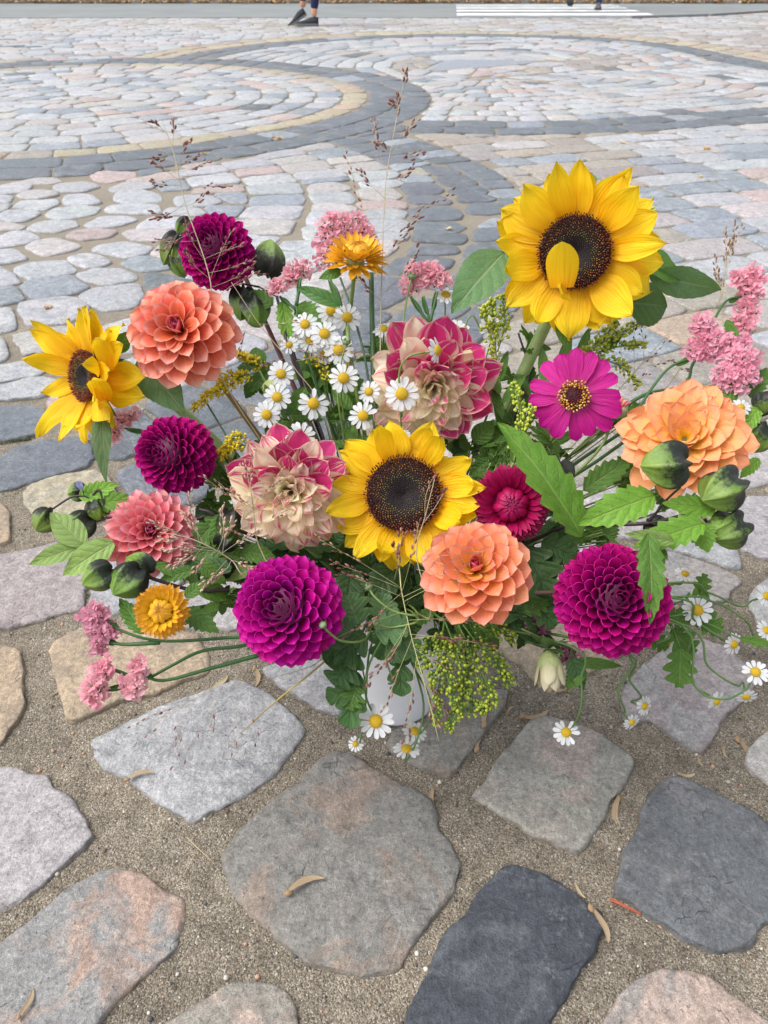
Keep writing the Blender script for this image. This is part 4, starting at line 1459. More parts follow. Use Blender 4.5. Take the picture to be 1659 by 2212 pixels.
for (xx, yy, zz, tx, ty, tz, L, W) in ((232, 868, .72, 205, 760, .70, .040, .04), (240, 800, .73, 222, 700, .72, .045, .035), (228, 900, .735, 245, 850, .72, .036, .03)):
    link('petal', fp3, r2, frame(P(xx, yy, zz), P(tx, ty, tz) - P(xx, yy, zz), facing(P(xx, yy, zz), -.4, 0), L, W), (1, 1, 1))

# ---------------------------------------------------------------- leaves placed on things
LV = {}
def leafset(key, mat, n=3, **kw):
    LV[key] = [leaf_mesh('leaf', mat, seed=i * 3.3 + 1, **{**kw, 'bend': kw.get('bend', -.35) + rnd.uniform(-.15, .15)}) for i in range(n)]
    for m in LV[key]:
        m['W'] = kw.get('W', .5)
leafset('sun', M_LEAF_G, W=.62, prof=prof_ovate, teeth=9, tooth=.05, bend=-.4)
leafset('sund', M_LEAF, W=.62, prof=prof_ovate, teeth=9, tooth=.05, bend=-.5)
leafset('serr', M_LEAF_Y, W=.66, prof=prof_ovate, teeth=7, tooth=.26, bend=-.35)
leafset('serrg', M_LEAF, W=.66, prof=prof_ovate, teeth=7, tooth=.28, bend=-.4)
leafset('pale', M_LEAF_P, W=.44, prof=prof_lance, bend=-.3, fold=.35)
leafset('lance', M_LEAF, W=.26, prof=prof_lance, bend=-.5)
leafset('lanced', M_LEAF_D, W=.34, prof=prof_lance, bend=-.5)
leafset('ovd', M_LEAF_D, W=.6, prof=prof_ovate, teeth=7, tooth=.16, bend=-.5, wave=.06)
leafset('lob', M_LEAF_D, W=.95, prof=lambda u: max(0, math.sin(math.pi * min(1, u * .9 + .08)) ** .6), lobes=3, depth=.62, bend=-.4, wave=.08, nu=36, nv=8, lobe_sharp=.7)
leafset('lobg', M_LEAF_G, W=.95, prof=lambda u: max(0, math.sin(math.pi * min(1, u * .9 + .08)) ** .6), lobes=2.6, depth=.6, bend=-.3, wave=.06, nu=36, nv=8, lobe_sharp=.6)
leafset('lobm', M_LEAF, W=.85, prof=lambda u: max(0, math.sin(math.pi * min(1, u * .9 + .08)) ** .6), lobes=3.4, depth=.68, bend=-.3, wave=.05, nu=36, nv=8, lobe_sharp=.7)

def leaf(root, key, b, t, W=None, roll=0.0, up=None, color=None, label=None):
    """b, t: (x, y, Z) of the leaf's base and tip"""
    pb = P(*b) if not isinstance(b, Vector) else b
    pt = P(*t) if not isinstance(t, Vector) else t
    d = pt - pb
    n = up if up is not None else facing(pb, 0, 0) + Vector((0, 0, .35))
    n = n.copy()
    n.rotate(Matrix.Rotation(roll, 3, d.normalized()))
    me = rnd.choice(LV[key])
    L = d.length * 1.03
    wpx = (W * ((b[2] + t[2]) / 2 if not isinstance(b, Vector) else .65) / FOC) / me['W'] if W else L
    return link('leaf', me, root, frame(pb, d, n, L, wpx), color, label=label)

def petiole(root, a, b, r=.0009, c=GREEN, sag=.0):
    pa = P(*a) if not isinstance(a, Vector) else a
    pb = P(*b) if not isinstance(b, Vector) else b
    m = (pa + pb) / 2 - Vector((0, 0, sag))
    make_stem(root, curve_pts([pa, m, pb], 5), r, r, c, name='leaf_stalk', n=5)

rt_root = s_rt[0]
leaf(rt_root, 'sun', (1090, 545, .735), (983, 650, .70), 105, roll=.15)
leaf(rt_root, 'sund', (1385, 560, .74), (1492, 590, .76), 75, roll=-.3)
leaf(rt_root, 'sun', (1400, 590, .75), (1572, 636, .78), 70, roll=.5, color=(1.25, 1.2, 1.35))
leaf(rt_root, 'sund', (1352, 655, .72), (1466, 655, .73), 100, roll=.1, color=(.75, .8, .8))
leaf(rt_root, 'sund', (1262, 420, .73), (1285, 352, .74), 34, roll=0)
leaf(rt_root, 'lance', (1205, 690, .72), (1235, 760, .72), 30)
lf_root = s_lf[0]
leaf(lf_root, 'sun', (305, 770, .77), (385, 880, .74), 95, roll=.3)
leaf(lf_root, 'sun', (222, 870, .75), (214, 1030, .70), 48, roll=.5, color=(.8, .75, .6))
leaf(lf_root, 'sund', (262, 790, .76), (270, 850, .74), 45, roll=.3)
leaf(lf_root, 'sund', (250, 760, .77), (275, 720, .76), 40, roll=.3)
mid_root = s_mid[0]
leaf(mid_root, 'ovd', (860, 1220, .72), (800, 1290, .70), 80)
leaf(mid_root, 'sund', (700, 1230, .74), (640, 1330, .72), 90)
leaf(mid_root, 'ovd', (760, 1230, .72), (745, 1330, .70), 80)

# ---------------------------------------------------------------- zinnia
M_ZIN = petal_material('zinnia_petal', [(0, (.56, .06, .25)), (.3, (.56, .015, .25)), (1, (.55, .006, .26))], streak=.14, transl=.3, bump=.7, vstreak=9)
ZP = pset('petal', M_ZIN, .40, 5, prof=prof_daisy, cup=.35, cup_tip=.3, bend=-.25, tip=-.1, nu=10, nv=8, ripple=.03, notch=.04)
M_FLORET = simple_mat('florets', rough=.6, nscale=300, amp=.2)

def zinnia(label, x, y, rpx, Z, dx, dy):
    c = P(x, y, Z)
    ax = facing(c, dx, dy)
    Rw = rpx * Z / FOC
    root = thing('zinnia', stem_base(c)[0], label, 'zinnia')
    X = ax.orthogonal().normalized(); Y = ax.cross(X)
    n = 16
    for i in range(n):
        a = 2 * math.pi * (i + rnd.uniform(-.2, .2)) / n
        rad = X * math.cos(a) + Y * math.sin(a)
        el = rnd.uniform(-.12, .18)
        d = rad * math.cos(el) + ax * math.sin(el)
        me = rnd.choice(ZP)
        L = Rw * rnd.uniform(.72, .84)
        link('petal', me, root, frame(c + rad * Rw * .2 - ax * .001 * (i % 3), d, ax * math.cos(el) - rad * math.sin(el), L, L * .40 / me['W'] * rnd.uniform(.9, 1.2)))
    mb = MB()
    v, f = sphere_geo(Vector((0, 0, 0)), 1, 16, 8)
    v = [c + X * (q.x * Rw * .27) + Y * (q.y * Rw * .27) + ax * (q.z * Rw * .16) for q in v]
    mb.add(v, f, (.06, .012, .012))
    for i in range(130):
        q = math.sqrt((i + .5) / 130)
        a = i * 2.399963
        rad = X * math.cos(a) + Y * math.sin(a)
        p = c + rad * Rw * .30 * q + ax * Rw * (.17 * math.sqrt(max(0, 1 - q * q * .8)))
        if q < .5:
            cc = (.16, .006, .03) if q > .12 else (.03, .002, .01)
            v, f = ellips(p, ax + rad * .3, Rw * .07, Rw * .02, 4, 3)
        else:
            cc = rnd.choice(((.55, .32, .05), (.45, .17, .02), (.20, .06, .015), (.66, .48, .16)))
            v, f = ellips(p, ax + rad * rnd.uniform(0, .9), Rw * rnd.uniform(.06, .12), Rw * .026, 5, 3)
        mb.add(v, f, cc)
    o = link('disc', mb.mesh('disc', M_FLORET), root)
    o['kind'] = 'stuff'
    v, f = sphere_geo(c - ax * Rw * .12, Rw * .16, 10, 6)
    link('flower_base', mesh_from('flower_base', v, f, M_STEM, [GREEN] * len(v)), root)
    pts = stem_path(c - ax * Rw * .22, ax)
    make_stem(root, pts, .0028, .0026, lin('#7d9a52'), lin('#7d9a52'))
    return root
zroot = zinnia('single magenta zinnia with a golden ring of florets below the big sunflower', 1240, 856, 104, .70, -.05, .12)

# ---------------------------------------------------------------- strawflowers
M_STRAWY = petal_material('golden_bract_petal', [(0, (.85, .50, .02)), (.6, (.90, .50, .03)), (1, (.72, .30, .03))], streak=.15, transl=.2, rough=.35, bump=.6, vstreak=7)
M_STRAWM = petal_material('magenta_bract_petal', [(0, (.30, .004, .05)), (.5, (.42, .006, .085)), (.9, (.46, .012, .12)), (1, (.55, .08, .2))], streak=.18, transl=.2, rough=.32, bump=.6, vstreak=7)
SY = pset('petal', M_STRAWY, .42, 4, prof=prof_point, cup=.6, cup_tip=.5, bend=-.1, nu=8, nv=6)
SYI = pset('petal', M_STRAWY, .36, 3, prof=prof_point, cup=.8, cup_tip=.9, bend=1.9, nu=9, nv=6)
SM = pset('petal', M_STRAWM, .28, 4, prof=prof_point, cup=.5, cup_tip=.4, bend=-.15, nu=8, nv=6)
SMI = pset('petal', M_STRAWM, .34, 3, prof=prof_point, cup=.8, cup_tip=.8, bend=1.5, nu=9, nv=6)

def strawflower(label, x, y, rpx, Z, dx, dy, outer, innr, corec, n_out=90, depth=1.0, stemc=GREEN, ro=.55, mid=None):
    c = P(x, y, Z)
    ax = facing(c, dx, dy)
    Rw = rpx * Z / FOC
    root = thing('strawflower', stem_base(c)[0], label, 'strawflower')
    X = ax.orthogonal().normalized(); Y = ax.cross(X)
    for i in range(n_out):
        t = (i + .5) / n_out
        ph = i * 2.399963
        rad = X * math.cos(ph) + Y * math.sin(ph)
        el = R(58 - 70 * t + rnd.uniform(-5, 5))
        d = rad * math.cos(el) + ax * math.sin(el)
        me = rnd.choice(outer)
        L = Rw * (.55 + .12 * t) * rnd.uniform(.92, 1.08)
        p0 = c + rad * Rw * .38 - ax * Rw * (.35 * t * depth)
        link('petal', me, root, frame(p0, d, ax * math.cos(el) - rad * math.sin(el), L, L * (.38 if outer is SY else .27) / me['W']))
    for i in range(44):
        ph = i * 2.399963
        t = (i + .5) / 44
        rad = X * math.cos(ph) + Y * math.sin(ph)
        el = R(75 + 12 * (1 - t))
        d = rad * math.cos(el) + ax * math.sin(el)
        me = rnd.choice(innr)
        L = Rw * (.42 + .14 * t)
        p0 = c + rad * Rw * (.20 + .28 * t) - ax * Rw * .02
        link('petal', me, root, frame(p0, d, ax * math.cos(el) - rad * math.sin(el), L, L * .44 / me['W']), g(.95))
    mb = MB()
    v, f = sphere_geo(Vector((0, 0, 0)), 1, 14, 8)
    v = [c + X * (q.x * Rw * .42) + Y * (q.y * Rw * .42) + ax * (q.z * Rw * .14 - Rw * .02) for q in v]
    mb.add(v, f, corec)
    for i in range(90):
        q = math.sqrt((i + .5) / 90) * .7
        a = i * 2.399963
        rad = X * math.cos(a) + Y * math.sin(a)
        v, f = ellips(c + rad * Rw * .42 * q + ax * Rw * .10, ax, Rw * .07, Rw * .02, 4, 3)
        mb.add(v, f, tuple(k * rnd.uniform(.7, 1.5) for k in corec))
    o = link('disc', mb.mesh('disc', M_FLORET), root)
    o['kind'] = 'stuff'
    v, f = sphere_geo(c - ax * Rw * .35, Rw * .3, 10, 6)
    link('flower_base', mesh_from('flower_base', v, f, M_STEM, [stemc] * len(v)), root)
    make_stem(root, stem_path(c - ax * Rw * .6, ax, mid=mid), .0022, .0022, stemc)
    return root
sy1 = strawflower('golden yellow strawflower on a tall stem in front of pink statice', 770, 546, 70, .76, .3, 2.6, SY, SYI, (.55, .22, .02), mid=[P(757, 770, .775)])
leaf(sy1, 'lance', (738, 585, .76), (692, 598, .75), 26)
leaf(sy1, 'lanced', (735, 660, .76), (640, 612, .75), 34, color=(1.5, 1.6, 1.2))
sy2 = strawflower('small golden orange strawflower with olive centre at the lower left', 347, 1320, 61, .62, -.18, .0, SY, SYI, (.22, .20, .02), stemc=DKGREEN)
leaf(sy2, 'lance', (400, 1290, .63), (440, 1255, .63), 30)
leaf(sy2, 'serrg', (310, 1370, .64), (255, 1285, .65), 44, color=(.8, .9, .8))
leaf(sy2, 'serrg', (400, 1320, .65), (465, 1358, .63), 54, color=(.8, .9, .8))
strawflower('dark magenta strawflower between the central sunflower and the peach dahlia', 1103, 1090, 87, .67, .05, -.05, SM, SMI, (.10, .01, .03), n_out=170)

# ---------------------------------------------------------------- daisies
M_DAISY = petal_material('daisy_petal', [(0, (.74, .76, .76)), (1, (.80, .81, .83))], streak=.04, transl=.25, bump=.5, vstreak=6)
DP = pset('petal', M_DAISY, .42, 4, prof=prof_daisy, cup=.3, cup_tip=.2, bend=-.15, nu=6, nv=4, ripple=.02)
M_YDISC = simple_mat('daisy_disc', rough=.7, nscale=700, amp=.25)
def daisy_disc_mesh(kind=0):
    mb = MB()
    v, f = sphere_geo(Vector((0, 0, 0)), 1, 14, 8)
    mb.add([Vector((q.x, q.y, q.z * .62)) for q in v], f, (.55, .36, .015))
    for i in range(110):
        q = math.sqrt((i + .5) / 110)
        a = i * 2.399963
        z = .62 * math.sqrt(max(0, 1 - q * q * .98))
        d = Vector((math.cos(a) * q, math.sin(a) * q, z + .2))
        v, f = ellips(Vector((math.cos(a) * q, math.sin(a) * q, z - .03)), d, .13, .05, 4, 3)
        mb.add(v, f, rnd.choice(((.72, .50, .02), (.62, .42, .02), (.78, .58, .05), (.5, .36, .02))))
    return mb.mesh('disc', M_YDISC)
DDISC = daisy_disc_mesh()
def daisy(label, x, y, rpx, Z, dx=0, dy=.25, path=None, n=13, droop=0.0, stem_r=.0008, sc_=GREEN):
    c = P(x, y, Z)
    ax = facing(c, dx, dy)
    Rw = rpx * Z / FOC
    root = thing('daisy', (path[0] if path else stem_base(c)[0]), label, 'daisy', None)
    X = ax.orthogonal().normalized(); Y = ax.cross(X)
    ph0 = rnd.random()
    for i in range(n):
        if rnd.random() < .03:
            continue
        a = 2 * math.pi * (i + ph0 + rnd.uniform(-.14, .14)) / n
        rad = X * math.cos(a) + Y * math.sin(a)
        el = rnd.uniform(-.15, .12) - droop
        d = rad * math.cos(el) + ax * math.sin(el)
        me = rnd.choice(DP)
        L = Rw * rnd.uniform(.66, .76)
        link('petal', me, root, frame(c + rad * Rw * .3, d, ax * math.cos(el) - rad * math.sin(el), L, L * .40 / me['W'] * rnd.uniform(.95, 1.15)))
    link('disc', DDISC, root, frame(c + ax * Rw * .02, Y, ax, Rw * .37))
    v, f = sphere_geo(c - ax * Rw * .1, Rw * .24, 8, 5)
    link('flower_base', mesh_from('flower_base', v, f, M_STEM, [sc_] * len(v)), root)
    back = c - ax * Rw * .3
    if path:
        pts = curve_pts(path + [back - ax * .012, back], 6)
    else:
        pts = stem_path(back, (ax + Vector((0, 0, 1.5))).normalized())
    make_stem(root, pts, stem_r * 1.2, stem_r, sc_, n=5)
    return root
DG = [
 (659, 701, 30, .77, 'daisy left of the topmost pair, tilted up beside a grass stalk', -.2, .6),
 (701, 721, 33, .765, 'daisy in the middle of the upper daisy cluster', 0, .4),
 (716, 672, 33, .79, 'topmost daisy, partly hidden by the strawflower stem on its right', -.1, .3),
 (750, 686, 32, .785, 'daisy just right of the strawflower stem', .1, .3),
 (732, 756, 34, .765, 'daisy crossed by the strawflower stem below the upper cluster', -.1, .3),
 (670, 735, 28, .775, 'daisy half hidden behind a green flower bud in the upper cluster', -.2, .3),
 (829, 711, 27, .80, 'daisy seen edge-on beside the yellow upright stalks behind the striped dahlia', 0, 1.4),
 (607, 808, 30, .74, 'daisy at the left end above two overlapping ones', -.1, .2),
 (599, 858, 31, .735, 'middle daisy of the left column', -.2, .2),
 (576, 896, 31, .73, 'lowest daisy of the left column', -.1, .15),
 (677, 872, 35, .73, 'large daisy facing out left of the striped dahlia', .05, .1),
 (742, 817, 34, .735, 'large daisy in the centre below the strawflower stem', .05, .2),
 (650, 944, 34, .685, 'daisy lying against the left striped dahlia', .1, .1),
 (784, 898, 32, .685, 'daisy above the left petals of the central sunflower', 0, .1),
 (868, 851, 38, .675, 'daisy in front of the upper striped dahlia', 0, .1),
 (797, 846, 26, .74, 'daisy peeping out behind the left petals of the upper striped dahlia', -.3, .3),
 (985, 714, 30, .80, 'daisy behind the top of the upper striped dahlia', .1, .7),
 (1065, 708, 32, .80, 'daisy standing among green buds left of the big sunflower', .2, .1),
 (963, 637, 28, .81, 'daisy seen from the side under the pink statice', .2, 1.5),
 (625, 745, 22, .79, 'small daisy at the left back of the upper cluster', -.5, .5),
 (700, 765, 24, .79, 'daisy tucked low behind the upper cluster', .2, .4),
]
for (x, y, r_, Z, lab, dx, dy) in DG:
    daisy('white ' + lab, x, y, r_, Z, dx, dy)
# nodding one on a looped stalk in front of the striped dahlia
daisy('nodding white daisy on a curved stalk over the striped dahlia', 944, 757, 30, .665, 1.9, .3,
      path=[P(868, 900, .70), P(862, 810, .67), P(880, 772, .66), P(915, 761, .66)], droop=.2)
DL = [
 (812, 1558, 40, .66, 'largest of the daisies hanging before the vase foot', -.1, .1, [(850, 1340, .68), (800, 1430, .66), (790, 1500, .655)]),
 (878, 1618, 30, .70, 'lowest daisy, just below the vase foot', .05, .9, [(890, 1400, .70), (915, 1520, .695), (900, 1600, .695)]),
 (896, 1580, 28, .71, 'daisy hidden partly by grass seeds at the vase foot', .3, .8, [(880, 1400, .70), (925, 1500, .70), (925, 1560, .70)]),
 (768, 1607, 18, .70, 'small half-open yellowish daisy left of the vase foot', -.2, .1, [(800, 1400, .70), (790, 1520, .69), (780, 1590, .69)]),
 (868, 1470, 24, .67, 'side-turned daisy against the white vase', 1.3, .3, [(850, 1340, .68), (835, 1420, .66), (850, 1470, .66)]),
 (1223, 1582, 29, .69, 'daisy hanging above the stone right of the vase', -.05, .1, [(1230, 1395, .66), (1255, 1470, .66), (1252, 1540, .67)]),
 (1506, 1318, 40, .66, 'wide open daisy right of the big purple pompon', .1, .1, [(1400, 1290, .66), (1440, 1330, .66), (1480, 1325, .66)]),
 (1632, 1452, 34, .64, 'daisy facing out low at the right edge', .2, .3, [(1430, 1330, .66), (1500, 1480, .65), (1560, 1510, .64), (1610, 1490, .64)]),
 (1655, 1288, 30, .66, 'daisy cut by the right edge of the picture', 1.2, .4, [(1430, 1260, .66), (1530, 1280, .66), (1600, 1310, .66)]),
 (1655, 1362, 28, .66, 'second daisy at the right edge, under the first', 1.0, .5, [(1430, 1290, .66), (1540, 1300, .66), (1610, 1340, .66)]),
 (1585, 1392, 30, .66, 'backlit daisy turned to the right on a thin stalk', 1.1, -.5, [(1430, 1290, .66), (1500, 1340, .66), (1560, 1380, .66)]),
 (1392, 1525, 27, .68, 'drooping daisy left of a paler neighbour above the rose stone', 1.2, -.4, [(1330, 1400, .66), (1360, 1470, .66), (1385, 1505, .67)]),
 (1365, 1560, 24, .68, 'lower drooping daisy above the rose stone', .9, -1.0, [(1330, 1400, .66), (1335, 1490, .66), (1350, 1535, .67)]),
 (1548, 1515, 28, .67, 'nodding daisy seen from behind over the rose stone', 1.2, -1.0, [(1430, 1340, .66), (1485, 1420, .66), (1500, 1480, .66), (1530, 1500, .66)]),
 (1612, 1505, 28, .66, 'blurred daisy nodding over the sand at the right', .2, -1.6, [(1440, 1340, .66), (1530, 1440, .65), (1590, 1480, .65)]),
 (1440, 1392, 24, .68, 'small closed daisy tucked under the big purple pompon', .9, -.3, [(1400, 1360, .66), (1420, 1390, .66)]),
 (1480, 1240, 26, .70, 'small side-turned daisy behind the nicandra leaves', .4, .9, [(1400, 1270, .69), (1450, 1260, .70)]),
 (1600, 880, 26, .70, 'daisy half hidden between the apricot dahlia and statice', .3, .6, None),
 (1490, 1010, 20, .72, 'tiny daisy behind the apricot dahlia', .3, .6, None),
]
for (x, y, r_, Z, lab, dx, dy, pth) in DL:
    path = None
    if pth:
        first = VC + Vector((.03 * (1 if x > 850 else -.2), -.055, V_H + .004))
        q0 = P(*pth[0])
        path = [first] + [P(*q) for q in pth]
    daisy('white ' + lab if 'yellowish' not in lab else lab, x, y, r_ * (.85 if x > 1350 else 1), Z, dx, dy, path=path, stem_r=.0009, sc_=lin('#5c7a45'))
# ---------------------------------------------------------------- vase
def lathe(prof, n, c0=(0, 0, 0)):
    v, f = [], []
    for r, z in prof:
        for k in range(n):
            a = 2 * math.pi * k / n
            v.append(Vector((math.cos(a) * r, math.sin(a) * r, z)))
    for i in range(len(prof) - 1):
        for k in range(n):
            k2 = (k + 1) % n
            f.append((i * n + k, i * n + k2, (i + 1) * n + k2, (i + 1) * n + k))
    f.append(tuple(range(n - 1, -1, -1)))
    f.append(tuple((len(prof) - 1) * n + k for k in range(n)))
    return v, f
M_VASE = simple_mat('white_glaze', base=(.80, .81, .84), rough=.28, nscale=12, amp=.03, spec=.5)
v, f = lathe([(.046, .009), (.0495, .010), (.0505, .013), (.0515, .03), (.0555, .08), (.060, .13), (V_R - .001, V_H - .004), (V_R + .002, V_H - .002), (V_R + .0022, V_H), (V_R, V_H + .0012), (V_R - .0025, V_H),
              (V_R - .0035, V_H - .006), (.056, .13), (.05, .06), (.045, .018)], 64)
vase = link('vase', mesh_from('vase', v, f, M_VASE, [(1, 1, 1)] * len(v)), None, Matrix.Translation(VC - Vector((0, 0, .0015))))
tag(vase, 'plain white tapering vase on the cobbles holding all the flowers', 'vase')

# ---------------------------------------------------------------- pink statice
M_STAT = simple_mat('statice_floret', rough=.75, nscale=250, amp=.08, transl=.42)
def floret_mesh(seed, c):
    r_ = random.Random(seed)
    mb = MB()
    for k in range(7):
        a0 = k * 2 * math.pi / 7 + r_.uniform(-.3, .3)
        n = 5
        v, f = [], []
        for i in range(5):
            u = i / 4
            for j in range(n):
                s = -1 + 2 * j / (n - 1)
                w = (.12 + .42 * u)
                rr = .18 + .75 * u ** 1.5 + r_.uniform(-.06, .06) * u
                a = a0 + s * w
                z = .95 * u ** .7 - (.35 * u * u if k % 2 else .1 * u) + math.sin(s * 5 + k) * .10 * u + r_.uniform(-.05, .05) * u
                rr *= (.55 if k % 3 == 0 else 1)
                v.append(Vector((math.cos(a) * rr, math.sin(a) * rr, z)))
        for i in range(4):
            for j in range(n - 1):
                p = i * n + j
                f.append((p, p + 1, p + n + 1, p + n))
        cs = []
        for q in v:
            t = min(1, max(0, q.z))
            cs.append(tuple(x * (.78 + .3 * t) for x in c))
        mb.add(v, f, cs)
    v, f = ellips(Vector((0, 0, -.7)), Vector((0, 0, 1)), 1.0, .26, 6, 4)
    mb.add(v, f, lin('#5d7f43'))
    return mb.mesh('floret', M_STAT)
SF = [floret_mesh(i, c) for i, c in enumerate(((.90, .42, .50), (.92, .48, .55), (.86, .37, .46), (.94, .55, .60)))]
SGREEN = lin('#41683a')

def statice(label, clusters, stem_pts, leafc='lance', base=None, tint=None, fr=.0062):
    """clusters: (x, y, Z, rx, ry, n, dirx, diry): florets packed into an ellipse; stem_pts: list of branches in picture points"""
    x, y, Z = clusters[0][:3]
    c0 = P(x, y, Z)
    b, rim = stem_base(c0)
    root = thing('statice', b, label, 'statice')
    for (x, y, Z, rx, ry, n, ddx, ddy) in clusters:
        c = P(x, y, Z)
        ax = facing(c, ddx, ddy)
        Xr = Vector((1, 0, 0)); Xr = (Xr - ax * Xr.dot(ax)).normalized()
        t = (CAM - c).normalized()
        R_ = Vector((1, 0, 0)); R_ = (R_ - t * R_.dot(t)).normalized(); U_ = t.cross(R_)
        if U_.dot(UPC) < 0: U_ = -U_
        for i in range(n):
            q = math.sqrt((i + .5) / n); a = i * 2.399963
            lx, ly = math.cos(a) * q * rx * Z / FOC, math.sin(a) * q * ry * Z / FOC
            p = c + R_ * lx + U_ * ly + t * (.006 * (1 - q * q) + rnd.uniform(-.003, .003))
            d = (t * .7 + ax * .8 + R_ * (lx * 70) + U_ * (ly * 70) + Vector((rnd.uniform(-.5, .5), rnd.uniform(-.5, .5), rnd.uniform(-.3, .5)))).normalized()
            s_ = fr * rnd.uniform(.8, 1.25)
            M = frame(p - d * s_ * .4, d.orthogonal(), d, s_)
            M = M @ Matrix.Rotation(rnd.uniform(0, 6.28), 4, 'Z')
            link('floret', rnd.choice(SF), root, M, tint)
    first = True
    for br in stem_pts:
        pts = [P(*q) for q in br]
        if first:
            pts = [b, rim] + pts
            first = False
        make_stem(root, curve_pts(pts, 6), .0021, .0011, SGREEN, name='stem', n=5)
        # flat wings running down the stem near its end
        e = pts[-1]; e0 = pts[-2]
        d = (e - e0)
        if d.length > .012:
            ww = .010
            link('wing', random.choice(LV['lance']), root, frame(e0.lerp(e, .35), d, facing(e, .3, 0), d.length * .75, ww / .26 * .55), (.7, .85, .8))
    return root
statice('pink statice behind the tall golden strawflower', [(715, 512, .80, 30, 50, 26, -.3, .3), (752, 488, .80, 45, 26, 26, .1, .6), (790, 505, .80, 22, 16, 8, .3, .5), (700, 555, .80, 18, 22, 8, -.3, .3)],
        [[(745, 700, .79), (712, 600, .79)], [(712, 600, .79), (745, 520, .79)]])
statice('small pink statice spray right of the top purple pompon', [(650, 580, .80, 20, 16, 11, .1, .7), (628, 598, .80, 17, 13, 8, 0, .7), (598, 620, .79, 17, 13, 8, -.2, .7)],
        [[(660, 760, .78), (640, 660, .79)], [(640, 660, .79), (650, 600, .79)], [(640, 670, .79), (604, 640, .79)]])
statice('pink statice standing clear left of the big sunflower leaf', [(905, 590, .80, 28, 20, 17, 0, .7), (945, 602, .80, 26, 20, 15, .2, .7), (888, 620, .80, 20, 16, 10, -.2, .7), (930, 580, .81, 18, 10, 6, 0, .8)],
        [[(900, 850, .77), (925, 700, .79), (915, 640, .79)], [(925, 700, .79), (888, 640, .79)], [(928, 700, .79), (945, 630, .79)]])
statice('faint pink statice low behind the left sunflower', [(262, 908, .82, 28, 10, 12, -.3, .5), (245, 935, .82, 12, 18, 9, -.6, .2), (283, 895, .82, 16, 8, 6, .2, .5)],
        [[(480, 1040, .78), (330, 940, .80), (270, 925, .81)]], tint=(1.05, 1.15, 1.1))
statice('pink statice left of the low orange strawflower', [(205, 1330, .66, 25, 24, 20, -.4, .2), (222, 1362, .66, 28, 16, 15, -.2, .1), (214, 1392, .66, 16, 18, 9, -.1, -.3)],
        [[(560, 1365, .68), (480, 1378, .67), (345, 1384, .66), (262, 1362, .66), (235, 1340, .66)], [(345, 1388, .66), (270, 1392, .66), (222, 1385, .66)]], tint=(.9, .85, .95))
statice('lowest pink statice sprays over the tan stone at the left', [(222, 1448, .64, 18, 20, 12, -.2, .3), (208, 1490, .64, 20, 32, 18, -.3, -.1), (300, 1440, .64, 13, 17, 8, .2, .4), (288, 1478, .64, 18, 28, 14, .1, -.2)],
        [[(560, 1385, .68), (440, 1405, .67), (370, 1438, .66), (300, 1475, .65), (225, 1492, .645)], [(560, 1415, .67), (450, 1445, .66), (350, 1470, .65), (298, 1450, .645)], [(300, 1470, .65), (255, 1450, .645), (228, 1445, .64)]])
statice('tall pink statice at the top right edge', [(1622, 598, .76, 20, 20, 14, .3, .4), (1620, 632, .76, 22, 24, 16, .3, .2), (1612, 672, .76, 22, 22, 14, 0, 0), (1604, 702, .76, 26, 14, 12, -.2, -.2), (1590, 602, .76, 12, 10, 4, -.4, .4)],
        [[(1420, 880, .73), (1500, 780, .745), (1560, 660, .755), (1600, 640, .76)]], tint=(1, .95, 1))
statice('large pink statice heads above the apricot dahlia', [(1520, 705, .72, 24, 22, 16, -.2, .4), (1530, 745, .72, 32, 34, 32, 0, .1), (1570, 750, .72, 22, 22, 12, .2, .1), (1600, 775, .71, 34, 26, 24, .3, .2), (1588, 815, .71, 42, 34, 36, 0, -.1), (1495, 760, .72, 16, 12, 6, -.3, 0), (1608, 740, .73, 12, 14, 5, .4, .4)],
        [[(1340, 960, .72), (1375, 890, .72), (1440, 800, .72), (1500, 770, .72)], [(1320, 900, .73), (1400, 850, .73), (1500, 838, .725), (1570, 835, .72)]], tint=(1, .95, 1.05))
statice('small mauve statice tucked under the big purple pompon', [(1160, 1350, .70, 26, 16, 9, 0, 0), (1225, 1415, .69, 22, 18, 9, 0, -.2)], [[(1060, 1320, .72), (1150, 1345, .70)], [(1150, 1345, .71), (1215, 1405, .69)]], tint=(.6, .5, .65))

